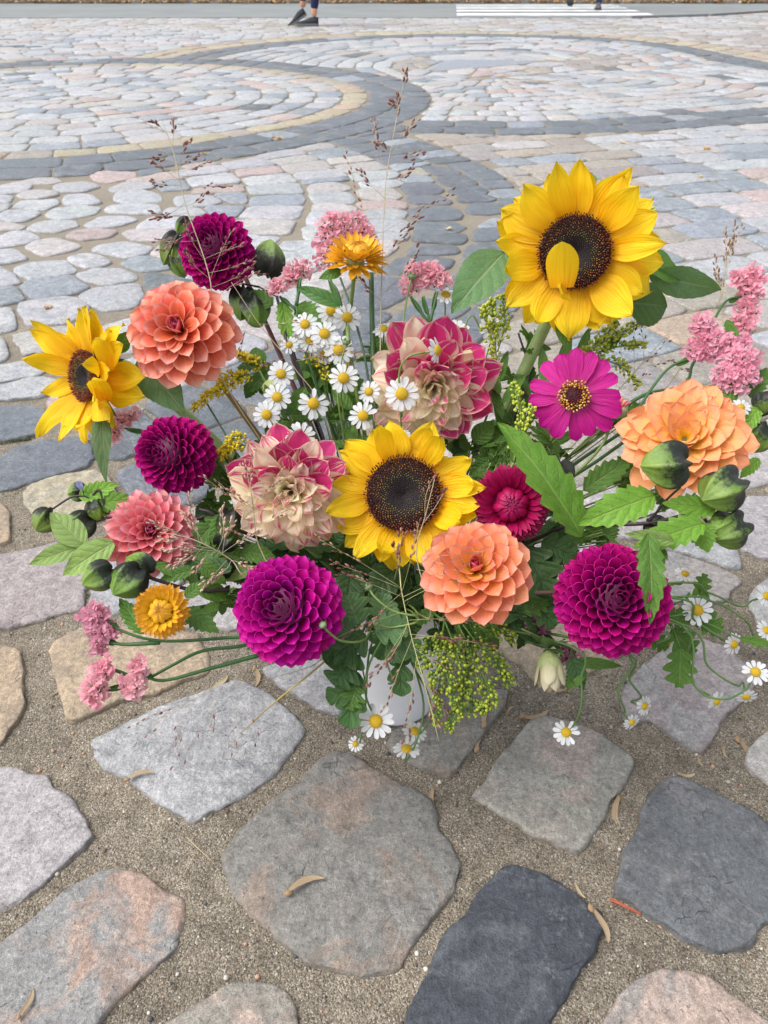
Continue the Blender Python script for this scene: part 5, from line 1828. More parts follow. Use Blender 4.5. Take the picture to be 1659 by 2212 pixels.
# ---------------------------------------------------------------- goldenrod
M_BUD = simple_mat('bud', rough=.6, nscale=200, amp=.15)
def goldenrod(label, branches, cols_, dens=1.0, bud=.0021, r=.0008, leafs=(), spread=.006, sc_=GREEN, fluffy=False):
    b0 = P(*branches[0][0])
    b, rim = stem_base(b0)
    root = thing('goldenrod', b, label, 'goldenrod')
    make_stem(root, curve_pts([b, rim, b0], 6), .0016, .0012, sc_, n=5)
    for br in branches:
        mb = MB()
        pts = curve_pts([P(*q) for q in br], 8)
        n = len(pts)
        v, f = tube_geo(pts, r, 5)
        mb.add(v, f, sc_)
        L = sum((pts[i + 1] - pts[i]).length for i in range(n - 1))
        for k in range(int(L / .0013 * dens)):
            t = rnd.uniform(.12, 1)
            i = min(n - 2, int(t * (n - 1)))
            p = pts[i].lerp(pts[i + 1], rnd.random())
            d = (pts[i + 1] - pts[i]).normalized()
            o_ = Vector((rnd.gauss(0, 1), rnd.gauss(0, 1), rnd.gauss(.3, 1)))
            o_ = (o_ - d * o_.dot(d)).normalized()
            sp = spread * (1.15 - t) ** .5 * rnd.uniform(.25, 1)
            q = p + o_ * sp + d * sp * .8
            v, f = tube_geo([p, q], [.00025, .0002], 3, False)
            mb.add(v, f, sc_)
            s_ = bud * rnd.uniform(.7, 1.15)
            c = rnd.choice(cols_)
            v, f = ellips(q, o_ + d, s_ * 1.5, s_ * .55, 6, 4)
            mb.add(v, f, c)
            if fluffy:
                for _ in range(3):
                    v, f = ellips(q + (o_ + d) * s_ * .5, o_ + d * .5 + Vector((rnd.uniform(-1, 1), rnd.uniform(-1, 1), rnd.uniform(-1, 1))), s_ * 1.2, s_ * .2, 3, 3)
                    mb.add(v, f, c)
        o = link('buds', mb.mesh('buds', M_BUD), root)
        o['kind'] = 'stuff'
    for (k, b_, t_, W) in leafs:
        leaf(root, k, b_, t_, W)
    return root
YC = ((.80, .62, .02), (.85, .70, .05), (.68, .50, .02))
GC_ = ((.38, .46, .04), (.46, .52, .06), (.30, .40, .04), (.52, .56, .08))
goldenrod('yellow goldenrod sprig under the coral dahlia', [[(560, 800, .77), (500, 830, .77), (455, 852, .765), (420, 885, .76)], [(560, 800, .77), (530, 812, .77), (490, 815, .77), (470, 845, .765)]], YC, dens=2.6, spread=.006, fluffy=True, bud=.0024)
goldenrod('yellow goldenrod behind the red-brown dahlia stem', [[(570, 820, .79), (540, 780, .79), (512, 765, .79)], [(570, 820, .79), (560, 785, .79), (530, 772, .79)]], YC, dens=2.8, spread=.005, fluffy=True, bud=.0022)
goldenrod('yellow goldenrod tip beside the left striped dahlia', [[(540, 960, .75), (510, 965, .75), (470, 980, .75)], [(540, 960, .75), (505, 945, .75), (480, 990, .75)]], YC, dens=2.8, spread=.006, fluffy=True, bud=.0024)
goldenrod('yellow goldenrod specks among the upper daisies', [[(720, 840, .79), (695, 790, .79), (660, 775, .79)], [(720, 840, .79), (745, 790, .79)]], YC, dens=2, spread=.005, fluffy=True)
goldenrod('greenish yellow goldenrod buds hanging over the right side of the vase',
          [[(960, 1340, .68), (950, 1410, .655), (940, 1480, .65), (945, 1560, .65)], [(960, 1340, .68), (990, 1420, .65), (1000, 1500, .65), (970, 1575, .65)],
           [(1000, 1350, .68), (1040, 1400, .66), (1080, 1440, .655), (1100, 1475, .655)], [(990, 1350, .68), (1040, 1450, .65), (1060, 1510, .65), (1040, 1530, .65)],
           [(960, 1360, .67), (920, 1400, .66), (915, 1440, .66)], [(1000, 1340, .69), (1060, 1350, .67), (1110, 1380, .665)], [(1000, 1380, .68), (1010, 1440, .655), (1020, 1540, .65)],
           [(985, 1370, .67), (965, 1450, .645), (1000, 1545, .64)]],
          ((.18, .26, .025), (.27, .34, .03), (.13, .20, .025), (.34, .38, .035)), dens=1.9, bud=.0027, spread=.0085, sc_=lin('#5b7a35'),
          leafs=[('lance', (1010, 1340, .69), (1060, 1400, .68), 14), ('lance', (980, 1330, .69), (1000, 1390, .68), 12), ('lanced', (1050, 1340, .70), (1120, 1330, .69), 30)])
goldenrod('green goldenrod in bud left of the big sunflower', [[(1075, 830, .76), (1070, 740, .77), (1062, 650, .77)], [(1072, 760, .77), (1050, 700, .77), (1043, 665, .77)], [(1075, 760, .77), (1090, 700, .77), (1085, 640, .77)]],
          GC_, dens=1.5, bud=.0030, spread=.006, leafs=[('lance', (1075, 830, .76), (1100, 740, .77), 20), ('lance', (1080, 850, .75), (1050, 770, .76), 22), ('lance', (1085, 870, .75), (1140, 800, .76), 22), ('lance', (1085, 900, .75), (1060, 820, .76), 22)])
goldenrod('green goldenrod arching right between the zinnia and the pink statice',
          [[(1190, 830, .75), (1270, 760, .76), (1340, 720, .765), (1395, 690, .77)], [(1250, 775, .76), (1330, 750, .765), (1390, 745, .77)], [(1270, 770, .76), (1340, 790, .76), (1375, 830, .76)], [(1210, 810, .75), (1290, 740, .76), (1330, 700, .765)]],
          GC_, dens=1.7, bud=.0028, spread=.006, leafs=[('lance', (1250, 780, .76), (1275, 700, .765), 24), ('lance', (1215, 810, .76), (1222, 730, .765), 26), ('lance', (1300, 760, .76), (1350, 715, .765), 20), ('lance', (1180, 840, .75), (1170, 740, .76), 26)])
goldenrod('small green goldenrod tip behind the right petals of the big sunflower', [[(1385, 540, .76), (1400, 500, .76), (1405, 455, .76)], [(1385, 540, .76), (1392, 490, .76)]], GC_, dens=1.7, bud=.0026, spread=.004)
goldenrod('green goldenrod sprig against the thick sunflower stem', [[(1110, 1000, .70), (1125, 900, .70), (1110, 830, .70)], [(1115, 960, .70), (1150, 880, .70)]], GC_, dens=1.3, bud=.0028, spread=.006, leafs=[('lance', (1110, 960, .70), (1150, 930, .70), 16)])

# ---------------------------------------------------------------- nicandra (papery green and black pods)
def pod_material():
    t = NT('pod')
    uv = t.n('ShaderNodeUVMap', uv_map='uv').outputs[0]
    s = t.n('ShaderNodeSeparateXYZ', {0: uv})
    u, v = s.outputs[0], s.outputs[1]
    tc = t.n('ShaderNodeTexCoord').outputs['Object']
    oi = t.n('ShaderNodeObjectInfo')
    n1 = t.noise(tc, 2.2, 3, .7).outputs[0]
    n2 = t.noise(tc, 9, 5, .85).outputs[0]
    c = t.ramp(n1, [(.3, (.14, .25, .04)), (.6, (.25, .38, .07)), (.8, (.36, .46, .13))])
    rib = t.math('ABSOLUTE', t.math('SUBTRACT', t.math('FRACT', t.math('MULTIPLY', v, 5.0)), .5))
    c = t.mix(t.math('MULTIPLY', t.step(rib, .42, .5), .5), c, (.36, .48, .14))
    blk = t.math('ADD', t.math('MULTIPLY', u, -1.15), t.math('MULTIPLY', n2, 1.0))
    blk = t.math('ADD', blk, t.math('MULTIPLY', n1, .9))
    m = t.math('MULTIPLY', t.step(blk, .16, .50), .95)
    c = t.mix(m, c, (.018, .018, .026))
    c = t.mix(1.0, c, oi.outputs['Color'], 'MULTIPLY')
    h = t.math('ADD', t.math('MULTIPLY', n2, .5), t.math('MULTIPLY', t.noise(tc, 9, 3, .6).outputs[0], 1.0))
    bp = t.n('ShaderNodeBump', {'Height': h, 'Strength': .5, 'Distance': .001})
    b = t.n('ShaderNodeBsdfPrincipled', {'Base Color': c, 'Roughness': .42, 'Normal': bp.outputs[0]})
    tr = t.n('ShaderNodeBsdfTranslucent', {'Color': c})
    sh = t.n('ShaderNodeMixShader', {0: .22, 1: b.outputs[0], 2: tr.outputs[0]})
    t.t.links.new(sh.outputs[0], t.out.inputs[0])
    return t.m
M_POD = pod_material()
def pod_mesh(seed):
    v, uv, f = [], [], []
    NU, NV = 16, 50
    for i in range(NU + 1):
        u = i / NU
        for k in range(NV + 1):
            a = 2 * math.pi * k / NV
            w = abs(math.cos(2.5 * a + seed))
            rad = .5 * (math.sin(math.pi * min(1, u * .97 + .03) ** .82) ** .75) * (.76 + .30 * w ** 7)
            z = 1.0 * u
            z -= (.18 * w ** 2) * (1 - u) ** 3 * 1.4 * (rad / .4)          # lobes hanging back beside the stalk
            if u > .9:
                rad *= 1 - (u - .9) * 4
            rad += .012 * noise.noise(Vector((math.cos(a) * 2, math.sin(a) * 2, u * 3 + seed)))
            v.append(Vector((math.cos(a) * rad, math.sin(a) * rad, z)))
            uv.append((u, k / NV))
    for i in range(NU):
        for k in range(NV):
            p = i * (NV + 1) + k
            f.append((p, p + 1, p + NV + 2, p + NV + 1))
    return mesh_from('seed_pod', v, f, M_POD, uvs=uv)
PODS = [pod_mesh(i * 1.7) for i in range(3)]
M_SEPB = leaf_material('pod_sepal', (.012, .014, .016), (.03, .04, .02), (.03, .03, .03), transl=.05)

def pod(root, a, b, r, color=(1, 1, 1), tipc=True):
    """a: stalk end, b: tip (picture points with depth), r: radius in picture units"""
    pa, pb = P(*a), P(*b)
    d = pb - pa
    Zm = (a[2] + b[2]) / 2
    L = max(d.length * 1.05, 2.0 * r * Zm / FOC)
    dn = d.normalized()
    X = dn.orthogonal()
    M = frame(pa, X, dn, 1.0)
    M = Matrix.Translation(pa) @ M.to_3x3().to_4x4() @ Matrix.Rotation(rnd.uniform(0, 6), 4, 'Z') @ Matrix.Diagonal((2.2 * r * Zm / FOC, 2.2 * r * Zm / FOC, L, 1))
    o = link('seed_pod', rnd.choice(PODS), root, M, color)
    # dark pointed calyx tips at the stalk
    return o

def nicandra(label, stems, pods, leaves, c=None):
    q0 = P(*stems[0][0])
    b, rim = stem_base(q0)
    root = thing('nicandra', b, label, 'nicandra')
    for i, st in enumerate(stems):
        pts = [P(*q) for q in st]
        if i == 0:
            pts = [b, rim] + pts
        make_stem(root, curve_pts(pts, 6), .0021 if i == 0 else .0012, .0014 if i == 0 else .0009, c or lin('#3a2d30'), n=6)
    for p_ in pods:
        pod(root, *p_)
    for l in leaves:
        leaf(root, *l)
    return root

nicandra('dark stemmed nicandra with pods on both sides of the top purple pompon',
         [[(640, 800, .79), (598, 640, .82), (575, 560, .83)], [(560, 620, .84), (470, 600, .85), (395, 560, .84)], [(598, 640, .82), (560, 620, .84)]],
         [((575, 590, .82), (585, 520, .82), 34), ((385, 510, .84), (355, 570, .84), 24, (.8, .75, .7)), ((395, 520, .84), (372, 572, .835), 18, (.9, .9, .6)),
          ((408, 475, .85), (385, 505, .85), 18, (.8, .8, .7)), ((378, 545, .84), (398, 598, .84), 22, (.8, .9, .8)),
          ((545, 645, .81), (560, 705, .80), 30, (.6, .75, .6)), ((525, 625, .82), (520, 690, .81), 26, (.7, .75, .7))],
         [('serrg', (590, 660, .80), (535, 625, .80), 44), ('serrg', (640, 660, .80), (700, 700, .79), 60), ('serr', (610, 650, .80), (625, 745, .79), 40)])
nicandra('nicandra at the far left with a pale violet flower and pods',
         [[(480, 1130, .72), (420, 1120, .71), (300, 1110, .70), (230, 1120, .69), (190, 1130, .69)], [(235, 1110, .69), (200, 1080, .69), (160, 1072, .69), (105, 1105, .69)], [(230, 1110, .69), (215, 1060, .69), (200, 1070, .69)]],
         [((112, 1108, .69), (85, 1138, .68), 27, (.9, .85, .7)), ((195, 1120, .69), (150, 1150, .68), 30, (.75, .8, .6)), ((185, 1060, .70), (160, 1065, .70), 20, (.9, 1, .8)), ((200, 1085, .69), (215, 1125, .69), 22, (1.1, 1.1, .8))],
         [('pale', (182, 1178, .67), (108, 1105, .67), 62), ('pale', (180, 1178, .67), (57, 1216, .66), 44), ('pale', (245, 1172, .67), (130, 1240, .66), 62), ('pale', (185, 1178, .67), (250, 1180, .67), 30),
          ('serr', (170, 1075, .69), (250, 1045, .69), 46), ('serr', (190, 1090, .69), (288, 1075, .69), 50), ('serr', (205, 1085, .69), (240, 1115, .69), 34), ('pale', (180, 1130, .68), (140, 1170, .67), 24)])
nicandra('nicandra with two large dark-smudged pods under the small pink dahlia',
         [[(520, 1275, .69), (420, 1275, .67), (330, 1250, .66), (262, 1225, .655)], [(330, 1250, .66), (300, 1230, .65), (262, 1225, .65)]],
         [((240, 1232, .65), (180, 1262, .64), 32), ((300, 1232, .65), (262, 1268, .64), 38, (.9, 1, 1)), ((322, 1238, .66), (290, 1215, .66), 30, (.8, .95, .8))],
         [('serrg', (420, 1230, .66), (340, 1250, .66), 36), ('serrg', (430, 1215, .67), (490, 1260, .67), 40), ('lance', (330, 1215, .66), (410, 1250, .66), 24), ('lanced', (500, 1230, .68), (400, 1210, .68), 40),
          ('lance', (420, 1265, .67), (510, 1290, .68), 44)])
nicandra('nicandra hidden between the pink dahlia and the left striped dahlia',
         [[(560, 1200, .72), (500, 1150, .71), (460, 1110, .70), (430, 1100, .70)]],
         [((495, 1105, .70), (490, 1160, .69), 26, (.35, .4, .35)), ((475, 1180, .70), (500, 1150, .70), 26, (.45, .5, .4)), ((500, 1235, .69), (470, 1215, .69), 22, (.4, .45, .4))],
         [('serrg', (480, 1110, .70), (460, 1180, .69), 44), ('serrg', (490, 1180, .70), (400, 1200, .69), 50), ('serrg', (520, 1190, .71), (590, 1200, .70), 50), ('lance', (520, 1210, .70), (420, 1235, .69), 46), ('pale', (560, 1230, .70), (430, 1250, .69), 34),
          ('lobm', (470, 1120, .70), (425, 1170, .69), 60)])
nicandra('right-hand nicandra with three big pods and bright toothed leaves',
         [[(1190, 1150, .70), (1290, 1135, .68), (1400, 1130, .655), (1500, 1110, .64), (1530, 1130, .64)], [(1400, 1130, .655), (1440, 1080, .64), (1470, 1052, .63)], [(1500, 1110, .64), (1520, 1090, .635), (1550, 1090, .63)]],
         [((1478, 1000, .60), (1400, 1006, .60), 48), ((1590, 1040, .61), (1520, 1080, .60), 46), ((1600, 1130, .62), (1545, 1165, .61), 40, (.75, .8, .65)), ((1575, 1125, .62), (1535, 1150, .61), 30, (1, 1.1, .8)),
          ((1400, 1130, .66), (1440, 1150, .66), 24, (.5, .6, .5))],
         [('serr', (1415, 1070, .615), (1258, 1125, .60), 88), ('serrg', (1256, 1160, .66), (1125, 905, .62), 110, .45, None, (1.35, 1.35, 1.1)), ('serr', (1545, 1100, .61), (1440, 1085, .60), 58), ('serr', (1520, 1130, .60), (1380, 1175, .58), 74),
          ('serrg', (1400, 1150, .57), (1420, 1342, .55), 66, -.3, None, (1.15, 1.15, 1.1)), ('pale', (1455, 1170, .58), (1362, 1150, .57), 34), ('serrg', (1440, 1190, .59), (1370, 1210, .58), 60, .2, None, (.9, .95, .7)),
          ('serr', (1510, 1130, .61), (1530, 1190, .60), 60)])
nicandra('nicandra behind the magenta strawflower and the toothed leaf', [[(1150, 1150, .71), (1190, 1080, .71), (1230, 1040, .71)]],
         [((1205, 1000, .70), (1195, 1070, .69), 36, (.8, .9, .8))], [('serrg', (1260, 1060, .71), (1370, 980, .71), 60), ('serrg', (1190, 1180, .70), (1270, 1230, .69), 60, 0, None, (.6, .65, .6)), ('ovd', (1150, 1190, .70), (1200, 1260, .69), 70)])
nicandra('nicandra cut by the right edge beside the apricot dahlia', [[(1500, 1000, .72), (1580, 930, .71), (1640, 900, .71), (1700, 880, .71)]],
         [((1648, 850, .70), (1652, 890, .70), 22), ((1655, 920, .70), (1635, 965, .70), 32, (.8, .9, .7)), ((1690, 880, .71), (1720, 930, .71), 30)],
         [('serrg', (1620, 860, .71), (1659, 790, .71), 44), ('serr', (1640, 990, .70), (1600, 1030, .70), 32), ('serrg', (1590, 870, .71), (1540, 830, .71), 50), ('serr', (1640, 880, .70), (1600, 940, .70), 40), ('serrg', (1570, 690, .74), (1600, 770, .73), 30)])
# the small violet flower
M_VIO = petal_material('violet_flower_petal', [(0, (.75, .78, .85)), (1, (.42, .46, .78))], transl=.35)
VP = pset('petal', M_VIO, .6, 2, prof=prof_round, cup=.8, cup_tip=.6, bend=.3, nu=6, nv=4)
nf = thing('violet_flower', P(185, 1062, .69), 'tiny pale violet flower of the far left nicandra', 'flower')
cc = P(178, 1060, .685)
axv = facing(cc, -.5, 1.2)
Xv = axv.orthogonal().normalized(); Yv = axv.cross(Xv)
for i in range(5):
    a = i * 1.2566
    rad = Xv * math.cos(a) + Yv * math.sin(a)
    link('petal', VP[i % 2], nf, frame(cc, axv + rad * .5, rad * -1 + axv * .5, .010))
link('sepal', SEPAL, nf, frame(cc, axv * -1 + Vector((.2, 0, -.2)), axv, .006))
link('sepal', SEPAL, nf, frame(cc, Xv - axv, axv, .008))

# ---------------------------------------------------------------- wispy grass heads
M_GRASS = simple_mat('grass_seed', rough=.6, nscale=400, amp=.2)
SPK = ((.20, .075, .07), (.13, .05, .05), (.28, .12, .10), (.33, .20, .15))
SPK_L = ((.42, .27, .20), (.36, .22, .17), (.5, .36, .27))
def grass(label, main, branches, seeds=SPK, r=.00055, sl=.0042, nseed=8, stemc=(.42, .36, .22), twig=.4, base=True):
    q0 = P(*main[0])
    root = thing('grass_head', q0, label, 'grass head')
    pts = curve_pts([P(*q) for q in main], 8)
    if base:
        b, rim = stem_base(q0)
        pts = curve_pts([b, rim] + [P(*q) for q in main], 8)
        root.location = b
        WM[root.name] = Matrix.Translation(b)
    make_stem(root, pts, r * 1.5, r * .6, stemc, n=4)
    mb = MB()
    for br in branches:
        bp = curve_pts([P(*q) for q in br], 6)
        v, f = tube_geo(bp, r * .42, 3)
        mb.add(v, f, stemc)
        n = len(bp)
        for k in range(nseed):
            t = 1 - (k / nseed) ** 1.1 * .62
            i = min(n - 2, int(t * (n - 1)))
            p = bp[i].lerp(bp[i + 1], t * (n - 1) - i)
            d = (bp[i + 1] - bp[i]).normalized()
            o_ = Vector((rnd.uniform(-1, 1), rnd.uniform(-1, 1), rnd.uniform(-1, 1)))
            o_ = (o_ - d * o_.dot(d)).normalized()
            off = sl * rnd.uniform(.1, 1.0) * twig
            q = p + o_ * off + d * off
            v, f = tube_geo([p, q], r * .25, 3, False)
            mb.add(v, f, stemc)
            s_ = sl * rnd.uniform(.7, 1.15)
            s_ *= .85
            v, f = ellips(q, d + o_ * .35, s_, s_ * .21, 5, 4)
            mb.add(v, f, rnd.choice(seeds))
    o = link('spikelets', mb.mesh('spikelets', M_GRASS), root)
    o['kind'] = 'stuff'
    return root

def fan(base_pts, Z, ends, wob=6):
    """branches from points on the stalk to given ends"""
    out = []
    for (x0, y0, x1, y1) in ends:
        xm, ym = (x0 + x1) / 2 + rnd.uniform(-wob, wob), (y0 + y1) / 2 + rnd.uniform(-wob, wob)
        out.append([(x0, y0, Z), (xm, ym, Z - .004), (x1, y1, Z - .008 + rnd.uniform(-.006, .006))])
    return out
grass('thin purple grass head rising in front of the top purple pompon', [(470, 800, .74), (455, 610, .73), (400, 440, .74), (375, 330, .75), (350, 262, .76)],
      fan(None, .74, [(375, 330, 330, 345), (372, 320, 372, 265), (385, 370, 408, 305), (385, 372, 448, 350), (388, 390, 335, 355), (392, 400, 330, 395), (395, 410, 492, 400), (398, 440, 335, 475), (400, 445, 445, 418), (404, 460, 330, 462), (360, 290, 330, 262), (380, 350, 425, 340),
                      (455, 600, 500, 500), (450, 590, 545, 560), (440, 560, 400, 480), (450, 600, 402, 545), (430, 520, 340, 520), (460, 620, 545, 575), (470, 640, 560, 590), (440, 560, 520, 530), (420, 500, 350, 540)]),
      nseed=11, sl=.0056)
grass('tall fine grass head in the middle, reaching up over the dark ring', [(822, 900, .77), (822, 700, .77), (826, 560, .78), (833, 400, .80), (850, 290, .82), (876, 158, .85)],
      fan(None, .79, [(826, 540, 748, 335), (826, 545, 905, 470), (828, 500, 975, 415), (833, 430, 778, 370), (834, 420, 890, 365), (838, 380, 808, 262), (840, 370, 908, 330), (845, 340, 895, 262), (850, 300, 860, 205), (862, 230, 848, 225), (868, 200, 874, 158), (826, 560, 880, 500), (845, 330, 820, 310), (822, 640, 905, 535), (822, 650, 770, 600)]),
      nseed=10, sl=.0064)
grass('drooping grass head with plum seeds hanging over the white vase', [(860, 1225, .68), (868, 1280, .655), (890, 1380, .645), (915, 1470, .64), (948, 1600, .64)],
      fan(None, .65, [(868, 1280, 800, 1350), (870, 1290, 740, 1240), (872, 1300, 960, 1260), (880, 1350, 830, 1440), (880, 1350, 790, 1480), (885, 1370, 1060, 1395), (890, 1380, 830, 1530), (895, 1400, 960, 1440), (900, 1420, 880, 1590), (900, 1420, 960, 1540), (905, 1450, 940, 1560), (890, 1380, 985, 1380), (865, 1270, 720, 1215), (868, 1280, 850, 1180), (868, 1280, 905, 1130), (870, 1290, 1000, 1230), (875, 1320, 720, 1380), (862, 1240, 870, 1150), (880, 1340, 1010, 1340), (868, 1270, 690, 1165)]),
      nseed=9, sl=.0064, stemc=(.46, .44, .20))
grass('pale tan grass head across the small pink dahlia', [(560, 1260, .66), (500, 1210, .65), (450, 1180, .64), (400, 1160, .635), (345, 1150, .63)],
      fan(None, .64, [(450, 1180, 330, 1130), (460, 1185, 360, 1190), (440, 1175, 400, 1110), (470, 1190, 420, 1235), (480, 1200, 500, 1130), (450, 1180, 370, 1225), (480, 1195, 560, 1150), (500, 1210, 460, 1250), (420, 1165, 350, 1165), (490, 1210, 440, 1265), (430, 1170, 410, 1070), (470, 1190, 480, 1100), (440, 1180, 390, 1215), (500, 1210, 545, 1230), (465, 1190, 400, 1185)], 10),
      seeds=SPK_L, nseed=14, sl=.0056, stemc=(.45, .38, .28))
grass('purple grass head over the left striped dahlia', [(620, 1250, .66), (560, 1180, .65), (545, 1080, .64), (530, 1000, .64)],
      fan(None, .64, [(545, 1080, 530, 1005), (545, 1090, 545, 990), (550, 1100, 500, 1060), (548, 1100, 600, 1040), (555, 1130, 470, 1040), (550, 1100, 440, 1030), (556, 1150, 620, 1100), (560, 1170, 510, 1150)]), nseed=7, sl=.0052, seeds=SPK + SPK_L)
grass('loose grass head trailing over the granite stone at the lower left', [(700, 1420, .68), (640, 1450, .66), (520, 1480, .64), (420, 1510, .63), (330, 1560, .63)],
      fan(None, .63, [(520, 1480, 500, 1620), (470, 1495, 400, 1640), (420, 1510, 378, 1650), (520, 1480, 555, 1600), (400, 1520, 300, 1600), (370, 1540, 290, 1570), (440, 1500, 340, 1540), (480, 1490, 460, 1570), (390, 1520, 380, 1600)], 10), nseed=3, sl=.005, r=.0003, stemc=(.38, .30, .2))
grass('brown grass head standing behind the pink statice at the right', [(1400, 880, .78), (1500, 720, .78), (1560, 640, .79), (1570, 560, .80)],
      fan(None, .80, [(1560, 640, 1545, 560), (1563, 620, 1565, 500), (1565, 600, 1590, 485), (1562, 620, 1580, 520), (1560, 640, 1602, 490), (1555, 650, 1550, 590), (1550, 650, 1640, 600)]), nseed=9, sl=.0058, seeds=((.32, .2, .12), (.25, .15, .09)), stemc=(.45, .38, .22))
grass('wiry grass head between the goldenrod and the winged statice stem', [(1250, 950, .76), (1330, 850, .77), (1400, 770, .78), (1470, 690, .79)],
      fan(None, .77, [(1350, 830, 1440, 740), (1370, 800, 1370, 680), (1350, 820, 1330, 700), (1370, 800, 1450, 780), (1340, 840, 1290, 760), (1400, 760, 1480, 800), (1390, 780, 1380, 700), (1330, 850, 1400, 810)]), nseed=6, sl=.0052, stemc=(.5, .43, .25))
grass('fine grass stalks among the upper daisies', [(700, 900, .77), (640, 800, .76), (560, 700, .76), (500, 610, .76)],
      fan(None, .755, [(640, 780, 770, 760), (600, 740, 740, 745), (560, 700, 640, 690), (540, 680, 520, 760), (620, 770, 570, 790), (600, 750, 690, 770)]), nseed=7, sl=.005, seeds=SPK + SPK_L)
grass('plum grass seeds over the peach dahlia and the central sunflower', [(930, 1330, .64), (900, 1200, .63), (920, 1110, .62), (940, 1030, .62)],
      fan(None, .61, [(910, 1200, 1000, 1225), (905, 1210, 1060, 1190), (912, 1180, 990, 1270), (915, 1130, 960, 1060), (912, 1140, 900, 1150), (918, 1120, 930, 1040), (900, 1230, 1045, 1270)]), nseed=4, sl=.0062)
# a bent dry straw below the violet pompon
st = thing('straw', P(720, 1400, .66), 'single dry yellow straw bent down to the ground below the violet pompon', 'straw')
make_stem(st, curve_pts([P(780, 1350, .67), P(700, 1430, .655), P(590, 1520, .66), Vector((*G(520, 1590), .004))], 8), .0011, .0005, (.45, .34, .10), n=5)
# ---------------------------------------------------------------- lobed foliage under the flowers, leafy filler stems
def spray(label, base, leaves, stalk=True, c=DKGREEN, name='leafy_stem', cat='leafy stem'):
    q = P(*base)
    b, rim = stem_base(q)
    root = thing(name, b, label, cat)
    make_stem(root, curve_pts([b, rim, q], 6), .0016, .0012, c, n=5)
    for l in leaves:
        if stalk:
            pb = P(*l[1])
            make_stem(root, curve_pts([q, (q + pb) / 2 + Vector((0, 0, .004)), pb], 4), .0009, .0007, c, name='leaf_stalk', n=4)
        leaf(root, *l)
    return root

spray('grey green lobed leaf spray right of the violet pompon', (800, 1330, .68), [
    ('lobg', (775, 1350, .665), (752, 1290, .655), 90), ('lobg', (810, 1360, .66), (875, 1350, .65), 90), ('lobg', (760, 1370, .66), (722, 1340, .655), 60), ('lobg', (850, 1365, .66), (905, 1420, .655), 60), ('lobg', (820, 1340, .665), (830, 1285, .66), 70), ('lob', (850, 1330, .68), (820, 1420, .665), 80), ('lob', (862, 1400, .67), (868, 1500, .655), 60), ('lobg', (850, 1370, .66), (856, 1430, .655), 50)])
spray('dark parsley-like leaves hanging over the left side of the vase', (770, 1390, .67), [
    ('lob', (790, 1370, .665), (705, 1420, .645), 110), ('lob', (770, 1410, .66), (722, 1475, .645), 95), ('lob', (770, 1450, .66), (752, 1570, .645), 70), ('lob', (775, 1400, .66), (700, 1400, .65), 80), ('lob', (790, 1480, .655), (705, 1505, .65), 60), ('lobm', (770, 1480, .655), (755, 1530, .645), 60)])
spray('pair of bright lobed leaves right of the big purple pompon', (1430, 1320, .68), [
    ('lobm', (1470, 1400, .66), (1468, 1482, .65), 72), ('lobm', (1450, 1360, .67), (1500, 1410, .66), 66), ('lobm', (1500, 1330, .67), (1560, 1360, .66), 60), ('lobm', (1480, 1300, .67), (1530, 1290, .66), 52),
    ('lobm', (1510, 1290, .67), (1522, 1245, .66), 40), ('lobm', (1440, 1330, .67), (1490, 1340, .66), 60), ('lobm', (1400, 1370, .68), (1440, 1400, .67), 44), ('lobm', (1600, 1380, .65), (1660, 1390, .64), 26)], c=lin('#5c7a45'))
spray('dark lobed leaves between the peach dahlia and the big purple pompon', (1130, 1200, .71), [
    ('lob', (1140, 1180, .69), (1180, 1280, .67), 110), ('lob', (1170, 1170, .69), (1240, 1200, .68), 80), ('lanced', (1130, 1290, .70), (1230, 1330, .68), 50), ('lob', (1150, 1300, .69), (1200, 1350, .68), 60), ('lobm', (1130, 1320, .69), (1180, 1300, .68), 50),
    ('lanced', (1100, 1330, .70), (1190, 1400, .69), 44)])
spray('plum stemmed leaves below the big purple pompon', (1230, 1400, .68), [('lance', (1240, 1430, .67), (1345, 1435, .66), 26), ('ovd', (1235, 1420, .67), (1260, 1490, .66), 46), ('lance', (1250, 1440, .67), (1248, 1480, .66), 30), ('serrg', (1250, 1440, .67), (1225, 1490, .665), 34)])

